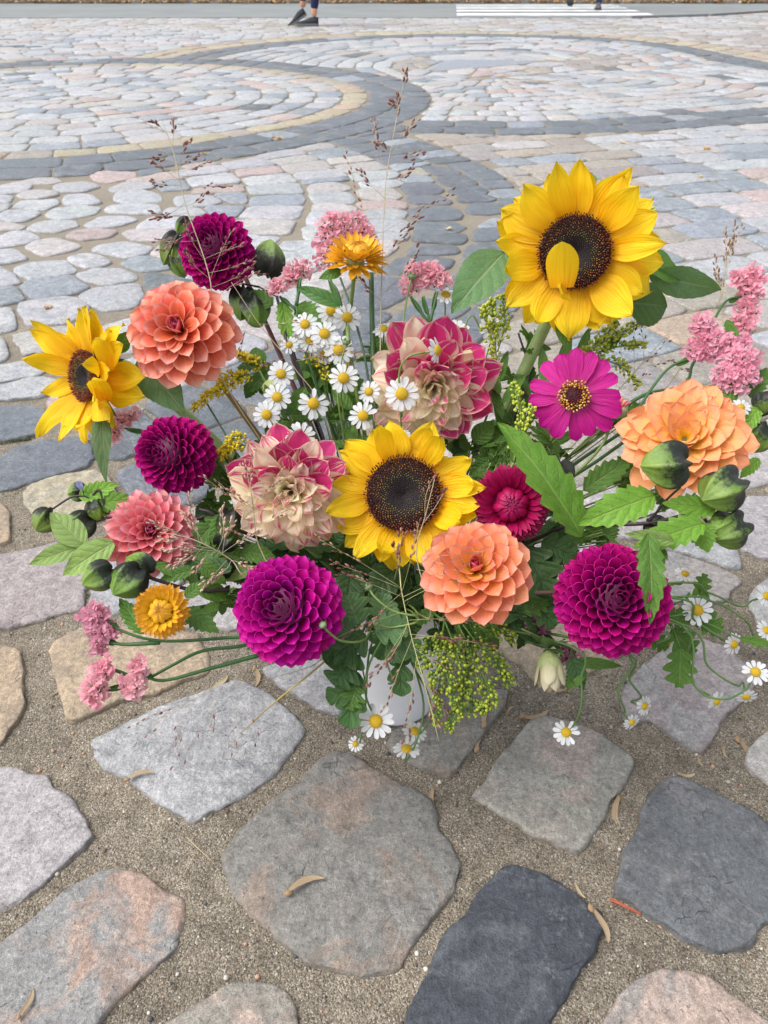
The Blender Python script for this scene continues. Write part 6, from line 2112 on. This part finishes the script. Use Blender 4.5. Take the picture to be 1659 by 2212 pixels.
# filler foliage: leafy stems that carry the green mass inside the bouquet
FILL = [
 ('leafy green stem behind the left striped dahlia', (590, 960, .76), 60, 'mix'),
 ('leafy green stem between the daisies and the coral dahlia', (560, 790, .79), 60, 'mix'),
 ('leafy green stem below the upper daisy cluster', (690, 800, .80), 75, 'mix'),
 ('leafy green stem under the large front daisies', (640, 900, .77), 65, 'mix'),
 ('leafy green stem above the central sunflower', (760, 880, .79), 70, 'mix'),
 ('leafy green stem right of the upper striped dahlia', (1120, 900, .77), 60, 'bright'),
 ('leafy green stem beside the thick sunflower stem', (1080, 960, .76), 70, 'bright'),
 ('narrow leaved green stem left of the zinnia', (1130, 820, .78), 55, 'bright'),
 ('narrow leaved stem under the zinnia', (1180, 960, .76), 75, 'bright'),
 ('leafy green stem between strawflower and sunflower', (1060, 1000, .75), 60, 'mix'),
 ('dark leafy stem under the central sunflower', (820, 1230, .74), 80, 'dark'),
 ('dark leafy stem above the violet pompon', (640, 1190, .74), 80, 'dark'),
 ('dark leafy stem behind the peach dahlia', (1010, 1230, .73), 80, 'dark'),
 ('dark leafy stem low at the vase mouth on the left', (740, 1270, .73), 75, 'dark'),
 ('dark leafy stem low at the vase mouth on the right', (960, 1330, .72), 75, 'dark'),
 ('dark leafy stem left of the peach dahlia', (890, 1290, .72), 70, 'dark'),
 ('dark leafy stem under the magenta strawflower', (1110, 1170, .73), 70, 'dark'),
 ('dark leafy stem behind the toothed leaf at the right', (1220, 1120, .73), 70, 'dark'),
 ('leafy stem behind the apricot dahlia', (1370, 1020, .74), 60, 'mix'),
 ('leafy stem between the small pink dahlia and the grass', (480, 1150, .74), 60, 'mix'),
 ('leafy stem left above the violet pompon', (540, 1220, .73), 70, 'dark'),
 ('dark leafy stem beside the lower right of the peach dahlia', (1100, 1330, .71), 60, 'dark'),
 ('leafy stem behind the upper striped dahlia on its left', (820, 760, .81), 50, 'mix'),
 ('leafy stem with small leaves behind the pink statice', (910, 720, .80), 40, 'mix'),
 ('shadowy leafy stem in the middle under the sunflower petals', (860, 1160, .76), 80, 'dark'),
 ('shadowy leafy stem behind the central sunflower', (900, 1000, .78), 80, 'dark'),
 ('leafy stem behind the left purple pompon', (480, 1030, .77), 40, 'mix'),
]
FILL += [
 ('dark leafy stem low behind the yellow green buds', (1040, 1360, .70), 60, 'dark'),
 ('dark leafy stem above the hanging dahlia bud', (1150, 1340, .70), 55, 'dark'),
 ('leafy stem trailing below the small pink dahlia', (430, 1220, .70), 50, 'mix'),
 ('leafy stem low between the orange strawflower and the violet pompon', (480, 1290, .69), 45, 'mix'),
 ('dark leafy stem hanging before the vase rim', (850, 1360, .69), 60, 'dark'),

 ('leafy green stem between the left purple pompon and the striped dahlia', (500, 1010, .76), 50, 'mix'),
 ('fresh leafy stem in the gap left of the violet pompon', (500, 1215, .73), 55, 'mix'),
 ('fresh leafy stem between the pink dahlia and the striped dahlia', (460, 1080, .75), 45, 'mix'),
 ('narrow leaved stem rising between the zinnia and the big sunflower stem', (1160, 740, .79), 45, 'bright'),
 ('narrow leaved stem left of the toothed nicandra leaf', (1090, 1010, .74), 60, 'bright'),
 ('leafy stem right of the zinnia under the statice stems', (1330, 900, .76), 50, 'bright'),
 ('leafy stem behind the toothed leaves above the big purple pompon', (1300, 1150, .72), 60, 'mix'),
 ('leafy stem between the striped dahlia and the upper daisies', (770, 960, .76), 60, 'mix'),
 ('dark leafy stem at the back of the vase mouth', (930, 1260, .76), 80, 'dark'),
 ('dark leafy stem under the left part of the central sunflower', (730, 1180, .75), 80, 'dark'),
 ('fresh leafy stem right below the upper striped dahlia', (1010, 960, .77), 60, 'mix'),
 ('leafy stem under the apricot dahlia beside the pods', (1440, 1060, .72), 50, 'mix'),
]
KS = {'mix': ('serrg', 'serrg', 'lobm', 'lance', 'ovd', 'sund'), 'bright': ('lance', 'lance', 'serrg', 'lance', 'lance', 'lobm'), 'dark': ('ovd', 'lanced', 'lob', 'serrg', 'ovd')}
for lab, (x, y, Z), sp, kind in FILL:
    q = P(x, y, Z)
    b, rim = stem_base(q)
    root = thing('leafy_stem', b, lab, 'leafy stem')
    pts = curve_pts([b, rim, q], 8)
    make_stem(root, pts, .0016, .001, DKGREEN if kind == 'dark' else GREEN, n=5)
    for i in range(15 if kind != 'bright' else 20):
        a = i * 2.399 + rnd.uniform(-.4, .4)
        dpx = sp * rnd.uniform(.45, 1.1)
        t = rnd.uniform(.35, 1.0)
        q0 = (x + (rnd.uniform(-.3, .3)) * sp, y + (rnd.uniform(-.2, .45)) * sp, Z + rnd.uniform(-.006, .02))
        q1 = (q0[0] + math.cos(a) * dpx, q0[1] + math.sin(a) * dpx * .9 - (12 if kind == 'bright' else 0), q0[2] + rnd.uniform(-.012, .012))
        key = rnd.choice(KS[kind])
        W = dpx * rnd.uniform(.5, .75) if key not in ('lance', 'lanced') else dpx * rnd.uniform(.2, .3)
        if kind == 'bright' and key == 'lance':
            W = dpx * .24
        pb = P(*q0)
        ip = int(len(pts) * .6 + rnd.random() * len(pts) * .38)
        make_stem(root, [pts[min(ip, len(pts) - 1)], pb], .0007, .0006, GREEN, name='leaf_stalk', n=4)
        leaf(root, key, q0, q1, W, roll=rnd.uniform(-.7, .7), color=g(rnd.uniform(.75, 1.15)))

# bare flower stalks: thin, seen between the heads
STALKS = [
 ('dark upright stem right of the red-brown dahlia stem', [(700, 950, .78), (640, 780, .80), (600, 650, .82)], .0016, (.05, .035, .04)),
 ('flat green stalk below the golden strawflower', [(812, 900, .79), (805, 740, .80), (802, 590, .81)], .0030, (.06, .13, .05)),
 ('thin blue green stalk crossing behind the golden strawflower', [(800, 850, .79), (770, 700, .80), (735, 600, .82)], .0013, (.10, .17, .11)),
 ('thick green stalk crossing behind the left striped dahlia', [(640, 1160, .73), (530, 1060, .745), (430, 930, .76)], .0036, (.22, .33, .12)),
 ('thin green stalk left of the striped dahlia', [(560, 1060, .74), (500, 960, .76), (440, 860, .78)], .0011, (.07, .14, .07)),
 ('brown dahlia stalk running right below the big purple pompon', [(1110, 1285, .69), (1190, 1280, .67), (1240, 1280, .65)], .0024, (.10, .06, .04)),
 ('black stem beside the thick sunflower stem', [(1110, 900, .77), (1140, 800, .79), (1120, 720, .80)], .0012, (.04, .03, .035)),
]
for lab, pts, r, c in STALKS:
    q0 = P(*pts[0])
    b, rim = stem_base(q0)
    root = thing('stalk', b, lab, 'stem')
    make_stem(root, curve_pts([b, rim] + [P(*q) for q in pts], 6), r, r * .9, c, n=6)

# small round flower buds on thin stalks
BUDS = [(389 * 0 + 748, 738, .755, 10, 'grey green daisy bud in front of the upper cluster', [(735, 900, .76), (735, 800, .755)]),
        (1068, 705 + 0, .78, 9, 'green daisy bud above the striped dahlia', [(1000, 720, .78), (1040, 710, .78)]),
        (890, 597, .79, 9, 'round bud at the left of the clear pink statice', [(870, 760, .78), (878, 650, .785)]),
        (796, 1268, .655, 10, 'pale green bud on a curved stalk over the lobed leaves', [(905, 1330, .66), (850, 1320, .65), (810, 1290, .65)]),
        (697, 1350, .60, 9, 'pale green bud in front of the violet pompon', [(790, 1380, .65), (740, 1385, .62), (710, 1365, .605)]),
        (812, 1345, .65, 8, 'second pale green bud over the lobed leaves', [(905, 1340, .66), (850, 1355, .655), (820, 1350, .65)]),
        (587, 838, .76, 22, 'pale round dahlia bud left of the daisies', [(600, 930, .77), (590, 880, .765)])]
for x, y, Z, r_, lab, pth in BUDS:
    c = P(x, y, Z)
    b, rim = stem_base(P(*pth[0]))
    root = thing('flower_bud', b, lab, 'bud')
    pts = curve_pts([b, rim] + [P(*q) for q in pth] + [c], 6)
    make_stem(root, pts, .001, .0009, GREEN, n=5)
    R_ = r_ * Z / FOC
    d = (pts[-1] - pts[-2]).normalized()
    v, f = ellips(c - d * R_, d, R_ * 2, R_, 10, 7)
    link('bud', mesh_from('bud', v, f, M_STEM, [lin('#8fa47c') if r_ < 15 else lin('#b5be78')] * len(v)), root)
    for i in range(7):
        a = i * .897
        X = d.orthogonal().normalized(); Y = d.cross(X)
        rad = X * math.cos(a) + Y * math.sin(a)
        link('sepal', SEPAL, root, frame(c - d * R_ * .9 + rad * R_ * .5, d + rad * .3, rad * -1, R_ * 1.8))

# the hanging half-open dahlia bud below the big purple pompon
db_c = P(1192, 1440, .67)
droot = thing('dahlia_bud', stem_base(P(1180, 1380, .69))[0], 'hanging half open cream dahlia bud with green sepals below the peach dahlia', 'bud')
dd = (P(1188, 1480, .665) - P(1185, 1400, .675)).normalized()
M_CREAM = petal_material('cream_bud_petal', [(0, (.36, .46, .16)), (.4, (.66, .64, .40)), (1, (.72, .66, .48))], edge=(.5, .25, .2), edge_amt=.25, transl=.25)
CB = pset('petal', M_CREAM, .5, 3, prof=prof_round, cup=1.0, cup_tip=.9, bend=.5, nu=8, nv=6)
Xd = dd.orthogonal().normalized(); Yd = dd.cross(Xd)
for i in range(9):
    a = i * .698
    rad = Xd * math.cos(a) + Yd * math.sin(a)
    link('petal', CB[i % 3], droot, frame(P(1187, 1420, .672) + rad * .008, dd + rad * (.25 if i % 2 else .5), rad * -1 + dd * .3, .030 if i % 2 else .026, .030))
v, f = ellips(P(1185, 1400, .675), dd, .030, .011, 10, 6)
link('bud', mesh_from('bud', v, f, M_STEM, [(.40, .46, .20)] * len(v)), droot)
for i in range(8):
    a = i * .785 + .2
    rad = Xd * math.cos(a) + Yd * math.sin(a)
    link('sepal', rnd.choice(LV['ovd']), droot, frame(P(1185, 1402, .675), rad * .9 - dd * rnd.uniform(-.2, .8), -dd, .022, .022), (1.4, 1.4, 1.1))
make_stem(droot, curve_pts([stem_base(P(1180, 1380, .69))[0], stem_base(P(1180, 1380, .69))[1], P(1150, 1370, .69), P(1185, 1402, .675)], 6), .0016, .0014, GREEN, n=6)
# pink-green dahlia bud between zinnia and apricot dahlia
pb_c = P(1335, 885, .70)
proot = thing('dahlia_bud', stem_base(pb_c)[0], 'small pink and green dahlia bud between the zinnia and the apricot dahlia', 'bud')
v, f = ellips(P(1325, 905, .705), P(1350, 865, .70) - P(1325, 905, .705), .020, .008, 10, 6)
link('bud', mesh_from('bud', v, f, M_STEM, [(.45, .5, .25)] * len(v)), proot)
for i in range(8):
    a = i * .785
    d = (P(1350, 865, .70) - P(1325, 905, .705)).normalized()
    X = d.orthogonal().normalized(); Y = d.cross(X)
    rad = X * math.cos(a) + Y * math.sin(a)
    link('petal', PNK[i % 4], proot, frame(P(1335, 885, .70) + rad * .004, d + rad * .25, -rad, .012, .012))
make_stem(proot, stem_path(P(1325, 905, .705), (P(1350, 865, .70) - P(1325, 905, .705)).normalized()), .0018, .0014, GREEN, n=5)

# ---------------------------------------------------------------- things lying on the pavement
M_SEED = simple_mat('winged_seed', rough=.65, nscale=260, amp=.25, transl=.12, bump=.5, bdist=.0008)
def samara_mesh(seed):
    r_ = random.Random(seed)
    mb = MB()
    v, f = [], []
    NU, NV = 12, 4
    for i in range(NU + 1):
        u = i / NU
        cx, cy = u, .22 * math.sin(u * 2.2)
        w = (.03 + .075 * math.sin(math.pi * min(1, u * .8 + .15)) ** 1.2) * (1 if u < .95 else .6)
        for j in range(NV + 1):
            s = j / NV
            v.append(Vector((cx, cy + (s - .3) * w * 2, .05 + .05 * math.sin(u * 4 + seed) + (.035 if j == 0 else 0) + .02 * r_.random())))
    for i in range(NU):
        for j in range(NV):
            p = i * (NV + 1) + j
            f.append((p, p + 1, p + NV + 2, p + NV + 1))
    cs = [(.38 + .1 * q.x, .27 + .09 * q.x, .16 + .07 * q.x) for q in v]
    mb.add(v, f, cs)
    v, f = ellips(Vector((-.16, -.02, .05)), Vector((1, .1, 0)), .3, .085, 8, 5)
    mb.add(v, f, (.40, .26, .14))
    return mb.mesh('winged_seed', M_SEED)
SAM = [samara_mesh(i) for i in range(4)]
SD = [
 (625, 1935, 703, 1918, 'single winged maple seed on the large central stone'),
 (45, 2200, 62, 2140, 'winged maple seed at the lower left on the veined patchy stone'),
 (277, 1690, 332, 1685, 'winged maple seed at the lower edge of the white granite stone'),
 (935, 1705, 953, 1750, 'winged maple seed at the upper right of the large central stone'),
 (1275, 1968, 1297, 2045, 'long curved winged seed over the right edge of the black stone'),
 (1245, 1906, 1270, 1932, 'small pale husk on the sand above the black stone'),
 (1337, 1722, 1352, 1780, 'brown winged seed on the sand between the two right stones'),
 (1470, 1668, 1500, 1664, 'pale husk at the top of the violet grey stone'),
 (1030, 1615, 1070, 1570, 'cream winged seed right of the vase, lower one of a pair'),
 (1045, 1570, 1078, 1525, 'cream winged seed right of the vase, upper one of a pair'),
 (1130, 1545, 1178, 1528, 'broken winged seed on the sand above the grey beige stone'),
 (1097, 1537, 1116, 1525, 'short husk beside the broken winged seed'),
 (1595, 1595, 1612, 1652, 'large winged seed on the sand at the right edge'),
 (1565, 1610, 1578, 1632, 'small brown husk left of the large winged seed at the right'),
 (1510, 1630, 1525, 1650, 'thin husk on the sand under the rose stone'),
 (550, 1440, 540, 1480, 'curled husk on the sand left of the vase'),
 (450, 1490, 482, 1452, 'pale husk above the granite stone at the left'),
 (112, 1497, 122, 1480, 'tiny yellowish husk left of the tan stone'),
 (1230, 1490, 1200, 1500, 'red-brown husk under the hanging dahlia bud'),
]
def gz(x, y):
    best = 0.002
    for poly, key, lev, h in STONES[:len(FORE)]:
        inside = False
        n = len(poly)
        for i in range(n):
            a, b = poly[i], poly[(i + 1) % n]
            if (a[1] > y) != (b[1] > y) and x < (b[0] - a[0]) * (y - a[1]) / (b[1] - a[1]) + a[0]:
                inside = not inside
        if inside:
            return .0095
    return best
for x0, y0, x1, y1, lab in SD:
    a, b = Vector((*G(x0, y0, .006), 0)), Vector((*G(x1, y1, .006), 0))
    m = (a + b) / 2
    z = gz(m.x, m.y)
    d = b - a
    L = d.length
    M = Matrix.Translation(Vector((a.x, a.y, z))) @ Matrix.Rotation(math.atan2(d.y, d.x), 4, 'Z') @ Matrix.Rotation(rnd.uniform(-.08, .08), 4, 'Y') @ Matrix.Diagonal((L, L * rnd.choice((1, -1)), L, 1))
    o = link('winged_seed', rnd.choice(SAM), None, M, (1, 1, 1) if 'cream' not in lab and 'pale' not in lab else (1.15, 1.25, 1.3))
    tag(o, lab, 'seed')
# red chip on the sand
a = Vector((*G(1321, 1943, .004), .003))
v, f = box_geo(0, .026, -.0016, .0016, 0, .0014)
vv = []
for q in v:
    vv.append((q[0] + rnd.uniform(-.002, .002), q[1] + rnd.uniform(-.001, .001), q[2]))
b = G(1370, 1967, .004)
o = link('red_chip', mesh_from('red_chip', vv, f, M_SEED, [(.42, .11, .06)] * 8, smooth=False), None, Matrix.Translation(a) @ Matrix.Rotation(math.atan2(b[1] - a.y, b[0] - a.x), 4, 'Z'))
tag(o, 'thin orange red splinter lying on the sand beside the violet grey stone', 'splinter')
# forked dry stalk
ft = thing('dry_twig', (*G(430, 1840), .003), 'thin pale forked grass stalk lying on the sand between the stones', 'twig')
make_stem(ft, [Vector((*G(405, 1815), .005)), Vector((*G(430, 1842), .008)), Vector((*G(467, 1872), .004))], .0005, .0005, (.5, .4, .25), n=4)
make_stem(ft, [Vector((*G(430, 1842), .008)), Vector((*G(402, 1888), .004))], .0004, .0004, (.5, .4, .25), n=4)
# yellow and brown leaves on the setts
M_AUT = simple_mat('autumn_leaf', rough=.6, nscale=90, amp=.25, transl=.2)
def autumn_mesh(c, seed):
    r_ = random.Random(seed)
    v = [Vector((0, 0, .12))]
    n = 15
    for i in range(n):
        a = 2 * math.pi * i / n
        rr = (1.0 if i % 3 == 0 else .55 if i % 3 == 1 else .7) * r_.uniform(.85, 1.1)
        v.append(Vector((math.cos(a) * rr, math.sin(a) * rr, r_.uniform(0, .45))))
    f = [(0, 1 + i, 1 + (i + 1) % n) for i in range(n)]
    return mesh_from('fallen_leaf', v, f, M_AUT, [c] * len(v))
FL = [(600, 300, 11, (.75, .36, .02), 'bright orange fallen leaf on the dark ring of setts'), (440, 332, 8, (.62, .36, .14), 'brown fallen leaf on the dark setts left of the orange one'),
      (105, 665, 10, (.55, .33, .14), 'curled brown leaf on a pale sett above the left sunflower'), (525, 97, 4, (.7, .4, .05), 'tiny orange leaf far out beside the dark ring'),
      (1527, 322, 9, (.6, .36, .12), 'brown leaf on the setts at the upper right'), (1512, 382, 8, (.62, .5, .28), 'pale leaf on the white setts at the right'),
      (968, 495, 9, (.66, .55, .3), 'pale yellow leaf on the dark setts behind the bouquet'), (1735 / 1, 600, 8, (.6, .5, .3), None), (1345, 645 - 40, 9, (.66, .52, .28), None),
      (1345, 95 - 2, 6, (.6, .4, .18), 'brown leaf on the far yellow band'), (1517, 125, 5, (.6, .36, .15), 'brown leaf near the far dark ring at the right'), (870, 160, 4, (.65, .3, .08), 'tiny orange leaf inside the right circle'),
      (1003, 185, 4, (.5, .36, .1), 'tiny olive leaf inside the right circle'), (1345, 309, 7, (.6, .45, .25), 'tan leaf below the dark ring at the right'), (1385, 207 + 34, 6, (.6, .4, .2), None),
      (1577, 528, 9, (.62, .42, .2), 'tan leaf on the beige setts right of the big sunflower'), (995, 182 + 170, 5, (.6, .4, .2), None), (1150, 332, 5, (.5, .4, .1), 'small yellowish leaf on the grey setts')]
for x, y, r_, c, lab in FL:
    if not lab:
        continue
    gx, gy = G(x, y, .01)
    Zd = pix(gx, gy)[2]
    s = r_ * Zd / FOC * 1.3
    o = link('fallen_leaf', autumn_mesh(c, x), None, Matrix.Translation((gx, gy, .0095)) @ Matrix.Rotation(x, 4, 'Z') @ Matrix.Diagonal((s, s * .8, s, 1)))
    tag(o, lab, 'leaf')
# moss and grass tufts in the joints
M_TUFT = simple_mat('tuft', rough=.6, nscale=100, amp=.3, transl=.2)
TUFTS = [(28, 1068, 26, 'green grass tuft in the joint left of the ochre stone'), (128, 1325, 24, 'small green weed in the joint under the rose stone at the left'), (35, 742, 12, 'moss tuft between the pale setts at the left edge'), (1072, 412 - 6, 8, 'tiny green tuft beside the dark setts')]
for x, y, w, lab in TUFTS:
    gx, gy = G(x, y)
    Zd = pix(gx, gy)[2]
    s = w * Zd / FOC
    mb = MB()
    for i in range(130):
        px_, py_ = gx + rnd.gauss(0, s * .5), gy + rnd.gauss(0, s * .35)
        h = s * rnd.uniform(.1, .38)
        d = Vector((rnd.uniform(-1, 1), rnd.uniform(-1, 1), rnd.uniform(.5, 1.4))).normalized()
        sd_ = d.cross(Vector((0, 0, 1)))
        sd_ = (sd_.normalized() if sd_.length > .01 else Vector((1, 0, 0))) * s * .03
        p0 = Vector((px_, py_, -.001))
        p1 = p0 + d * h * .6
        p2 = p0 + d * h + Vector((0, 0, -h * .2))
        mb.add([p0 - sd_, p0 + sd_, p1 + sd_ * 1.5, p1 - sd_ * 1.5, p2], [(0, 1, 2, 3), (3, 2, 4)], rnd.choice(((.07, .14, .03), (.11, .19, .05), (.16, .2, .07))))
    o = link('weed_tuft', mb.mesh('weed_tuft', M_TUFT))
    tag(o, lab, 'weed')
# moss lining some joints
mm = MB()
for (x0, y0, x1, y1) in ((0, 1345, 120, 1335), (130, 1325, 190, 1290), (0, 960, 70, 948), (50, 855, 110, 852), (20, 1040, 100, 1030)):
    for i in range(260):
        t = rnd.random()
        gx, gy = G(x0 + (x1 - x0) * t, y0 + (y1 - y0) * t)
        p = Vector((gx + rnd.gauss(0, .004), gy + rnd.gauss(0, .003), rnd.uniform(-.001, .002)))
        v, f = ellips(p, Vector((rnd.uniform(-1, 1), rnd.uniform(-1, 1), 1)), rnd.uniform(.002, .004), .0009, 3, 3)
        mm.add(v, f, rnd.choice(((.08, .10, .03), (.12, .13, .05), (.06, .09, .03))))
o = link('moss', mm.mesh('moss', M_TUFT))
o['kind'] = 'stuff'
o['label'] = 'thin green moss growing in the joints at the left'

# ---------------------------------------------------------------- people walking past
M_SKIN = simple_mat('skin', rough=.55, nscale=60, amp=.06)
M_CLOTH = simple_mat('cloth', rough=.85, nscale=120, amp=.18, bump=.3, bdist=.002)
M_RUBBER = simple_mat('shoe_sole', rough=.6, nscale=60, amp=.1)
def skin_obj(name, joints, edges, mat, c, parent, loc, root_i=0, sub=2):
    me = bpy.data.meshes.new(name)
    me.from_pydata([j[0] for j in joints], edges, [])
    o = bpy.data.objects.new(name, me)
    col.objects.link(o)
    sk_ = o.modifiers.new('skin', 'SKIN')
    sk_.use_smooth_shade = True
    for i, j in enumerate(joints):
        sv = me.skin_vertices[0].data[i]
        sv.radius = j[1] if isinstance(j[1], tuple) else (j[1], j[1])
        sv.use_root = (i == root_i)
    m = o.modifiers.new('sub', 'SUBSURF')
    m.levels = m.render_levels = sub
    dg = bpy.context.evaluated_depsgraph_get()
    new = bpy.data.meshes.new_from_object(o.evaluated_get(dg))
    bpy.data.objects.remove(o)
    new.materials.clear()
    new.materials.append(mat)
    new.polygons.foreach_set('use_smooth', [True] * len(new.polygons))
    a = new.color_attributes.new('col', 'FLOAT_COLOR', 'POINT')
    a.data.foreach_set('color', np.array([(*c, 1)] * len(new.vertices), dtype=np.float32).ravel())
    new.name = name
    return link(name, new, parent, loc)

def shoe_mesh(c_top, c_sole):
    v, f, cs = [], [], []
    prof = [(0, .055, .050, .07), (-.02, .04, .034, .075), (.05, .05, .045, .085), (.12, .075, .045, .065), (.19, .06, .048, .045), (.245, .04, .038, .035), (.275, .02, .02, .022)]
    prof = [(-.03, .028, .085), (0, .036, .09), (.05, .037, .088), (.10, .040, .070), (.16, .046, .052), (.21, .043, .042), (.245, .030, .036), (.26, .012, .028)]
    n = 12
    mb = MB()
    v, f = [], []
    for (x, w, h) in prof:
        for k in range(n):
            a = 2 * math.pi * k / n
            yy, zz = math.cos(a) * w, math.sin(a)
            z = .022 + (h - .022) * max(0, zz) if zz > 0 else .018
            v.append(Vector((x, yy, z)))
    for i in range(len(prof) - 1):
        for k in range(n):
            k2 = (k + 1) % n
            f.append((i * n + k, (i + 1) * n + k, (i + 1) * n + k2, i * n + k2))
    f.append(tuple(range(n))); f.append(tuple((len(prof) - 1) * n + k for k in range(n - 1, -1, -1)))
    mb.add(v, f, c_top)
    top = mb.mesh('shoe', M_CLOTH)
    mb = MB()
    v, f = [], []
    N = len(prof)
    out = [(x, w * 1.06) for x, w, h in prof] + [(x, -w * 1.06) for x, w, h in prof[::-1]]
    v = [Vector((x, y, 0)) for x, y in out] + [Vector((x, y, .024)) for x, y in out]
    m = len(out)
    f = [tuple(range(m - 1, -1, -1)), tuple(range(m, 2 * m))] + [(i, (i + 1) % m, (i + 1) % m + m, i + m) for i in range(m)]
    mb.add(v, f, c_sole)
    return top, mb.mesh('sole', M_RUBBER, smooth=False)

def person(label, loc, heading, pose, shirt, pants, shoe, sole, skin, hair, ankle=.10, scale=1.0):
    """figure faces local +X; pose holds hip, knee, ankle and toe points for both legs"""
    root = thing('person', loc, label, 'person')
    M = Matrix.Translation(Vector(loc)) @ Matrix.Rotation(heading, 4, 'Z') @ Matrix.Scale(scale, 4)
    hip, (kL, aL, pL), (kR, aR, pR) = pose
    hz = hip
    J = [((0, 0, hz), (.11, .14)), ((0, 0, hz + .20), (.10, .135)), ((.01, 0, hz + .42), (.11, .17)), ((.0, 0, hz + .52), (.06, .07)), ((.02, 0, hz + .60), (.05, .05)), ((.03, 0, hz + .70), (.088, .075)), ((.03, 0, hz + .80), (.07, .065)),
         ((0, .09, hz - .04), .085), (kL, .055), (aL, .036), ((0, -.09, hz - .04), .085), (kR, .055), (aR, .036),
         ((0, .19, hz + .48), .05), ((-.07, .24, hz + .22), .038), ((.06, .25, hz + .0), .027), ((0, -.19, hz + .48), .05), ((.09, -.24, hz + .22), .038), ((.22, -.23, hz + .04), .027),
         ((.09, .25, hz - .07), .022), ((.25, -.23, hz - .03), .022)]
    E_ = [(0, 1), (1, 2), (2, 3), (3, 4), (4, 5), (5, 6), (0, 7), (7, 8), (8, 9), (0, 10), (10, 11), (11, 12), (2, 13), (13, 14), (14, 15), (2, 16), (16, 17), (17, 18), (15, 19), (18, 20)]
    body = skin_obj('body', J, E_, M_SKIN, skin, root, M)
    # trousers stop above the ankle
    def up(a, k, t):
        return tuple(a[i] + (k[i] - a[i]) * t for i in range(3))
    T = [((0, 0, hz + .03), (.125, .155)), ((0, .09, hz - .06), .098), (kL, .068), (up(aL, kL, ankle), .047), ((0, -.09, hz - .06), .098), (kR, .068), (up(aR, kR, ankle), .047), ((0, 0, hz + .10), (.12, .15))]
    skin_obj('trousers', T, [(0, 1), (1, 2), (2, 3), (0, 4), (4, 5), (5, 6), (0, 7)], M_CLOTH, pants, root, M)
    S = [((0, 0, hz + .08), (.125, .155)), ((0, 0, hz + .25), (.12, .155)), ((.01, 0, hz + .42), (.125, .185)), ((0, 0, hz + .50), (.08, .10)), ((0, .20, hz + .47), .062), ((-.07, .245, hz + .22), .05), ((.055, .25, hz + .03), .038),
         ((0, -.20, hz + .47), .062), ((.09, -.245, hz + .22), .05), ((.21, -.235, hz + .06), .038)]
    skin_obj('jacket', S, [(0, 1), (1, 2), (2, 3), (2, 4), (4, 5), (5, 6), (2, 7), (7, 8), (8, 9)], M_CLOTH, shirt, root, M)
    v, f = sphere_geo(Vector((0, 0, 0)), 1, 16, 10)
    vv = [Vector((q.x * .105 + .01, q.y * .09, q.z * .12 + hz + .76)) for q in v]
    vv = [q if q.x < .06 or q.z > hz + .80 else Vector((.05, q.y, q.z)) for q in vv]
    link('hair', mesh_from('hair', vv, f, M_CLOTH, [hair] * len(vv)), root, M)
    v, f = ellips(Vector((.115, 0, hz + .75)), Vector((.5, 0, -1)), .045, .014, 6, 4)
    link('nose', mesh_from('nose', v, f, M_SKIN, [skin] * len(v)), root, M)
    top, so = shoe_mesh(shoe, sole)
    for a, p in ((aL, pL), (aR, pR)):
        Mf = M @ Matrix.Translation(Vector((a[0] - .02 * math.cos(p), a[1], a[2] - .085))) @ Matrix.Rotation(p, 4, 'Y')
        s_ = link('shoe', top, root, Mf)
        link('sole', so, s_, Mf)
    return root
px1, py1 = G(684, 57)
person('person in narrow navy trousers and dark sneakers walking left on the cobbles, bare ankles', (px1, py1, .008), math.pi, (.90, ((-.02, .09, .48), (.02, .09, .09), 0.0), ((.15, -.09, .50), (.16, -.09, .17), .55)),
       (.10, .11, .13), (.018, .025, .085), (.035, .037, .045), (.16, .17, .17), (.62, .32, .20), (.06, .035, .02), ankle=.15)
px2, py2 = G(1260, 23)
person('person in blue jeans and pale shoes walking towards the camera on the zebra crossing', (px2, py2, .0165), -math.pi / 2 - .25, (.90, ((-.02, .17, .48), (-.04, .20, .09), 0.0), ((.16, -.15, .48), (.06, -.19, .13), -.3)),
       (.35, .33, .30), (.03, .045, .14), (.12, .11, .11), (.05, .05, .05), (.62, .36, .24), (.12, .07, .04), ankle=-.1, scale=1.08)

# ---------------------------------------------------------------- groups of alike things
GROUP_PHRASE = {'dahlia': 'dahlias in the bouquet', 'sunflower': 'sunflowers in the bouquet', 'strawflower': 'strawflowers in the bouquet', 'daisy': 'small white daisies in the bouquet',
                'statice': 'pink statice sprays in the bouquet', 'goldenrod': 'goldenrod sprigs in the bouquet', 'nicandra': 'nicandra stems with green and black pods', 'grass_head': 'wispy grass heads in the bouquet',
                'leafy_stem': 'leafy filler stems in the bouquet', 'stalk': 'bare stems between the blooms', 'flower_bud': 'round flower buds on thin stalks', 'dahlia_bud': 'dahlia buds in the bouquet',
                'winged_seed': 'dry winged seeds and husks on the paving', 'fallen_leaf': 'fallen autumn leaves on the square', 'weed_tuft': 'weeds growing in the joints', 'person': 'people walking past',
                'kerb': None}
for o in list(sc.objects):
    if o.parent is None and 'category' in o:
        ph = GROUP_PHRASE.get(o.name.split('.')[0])
        if ph:
            o['group'] = ph
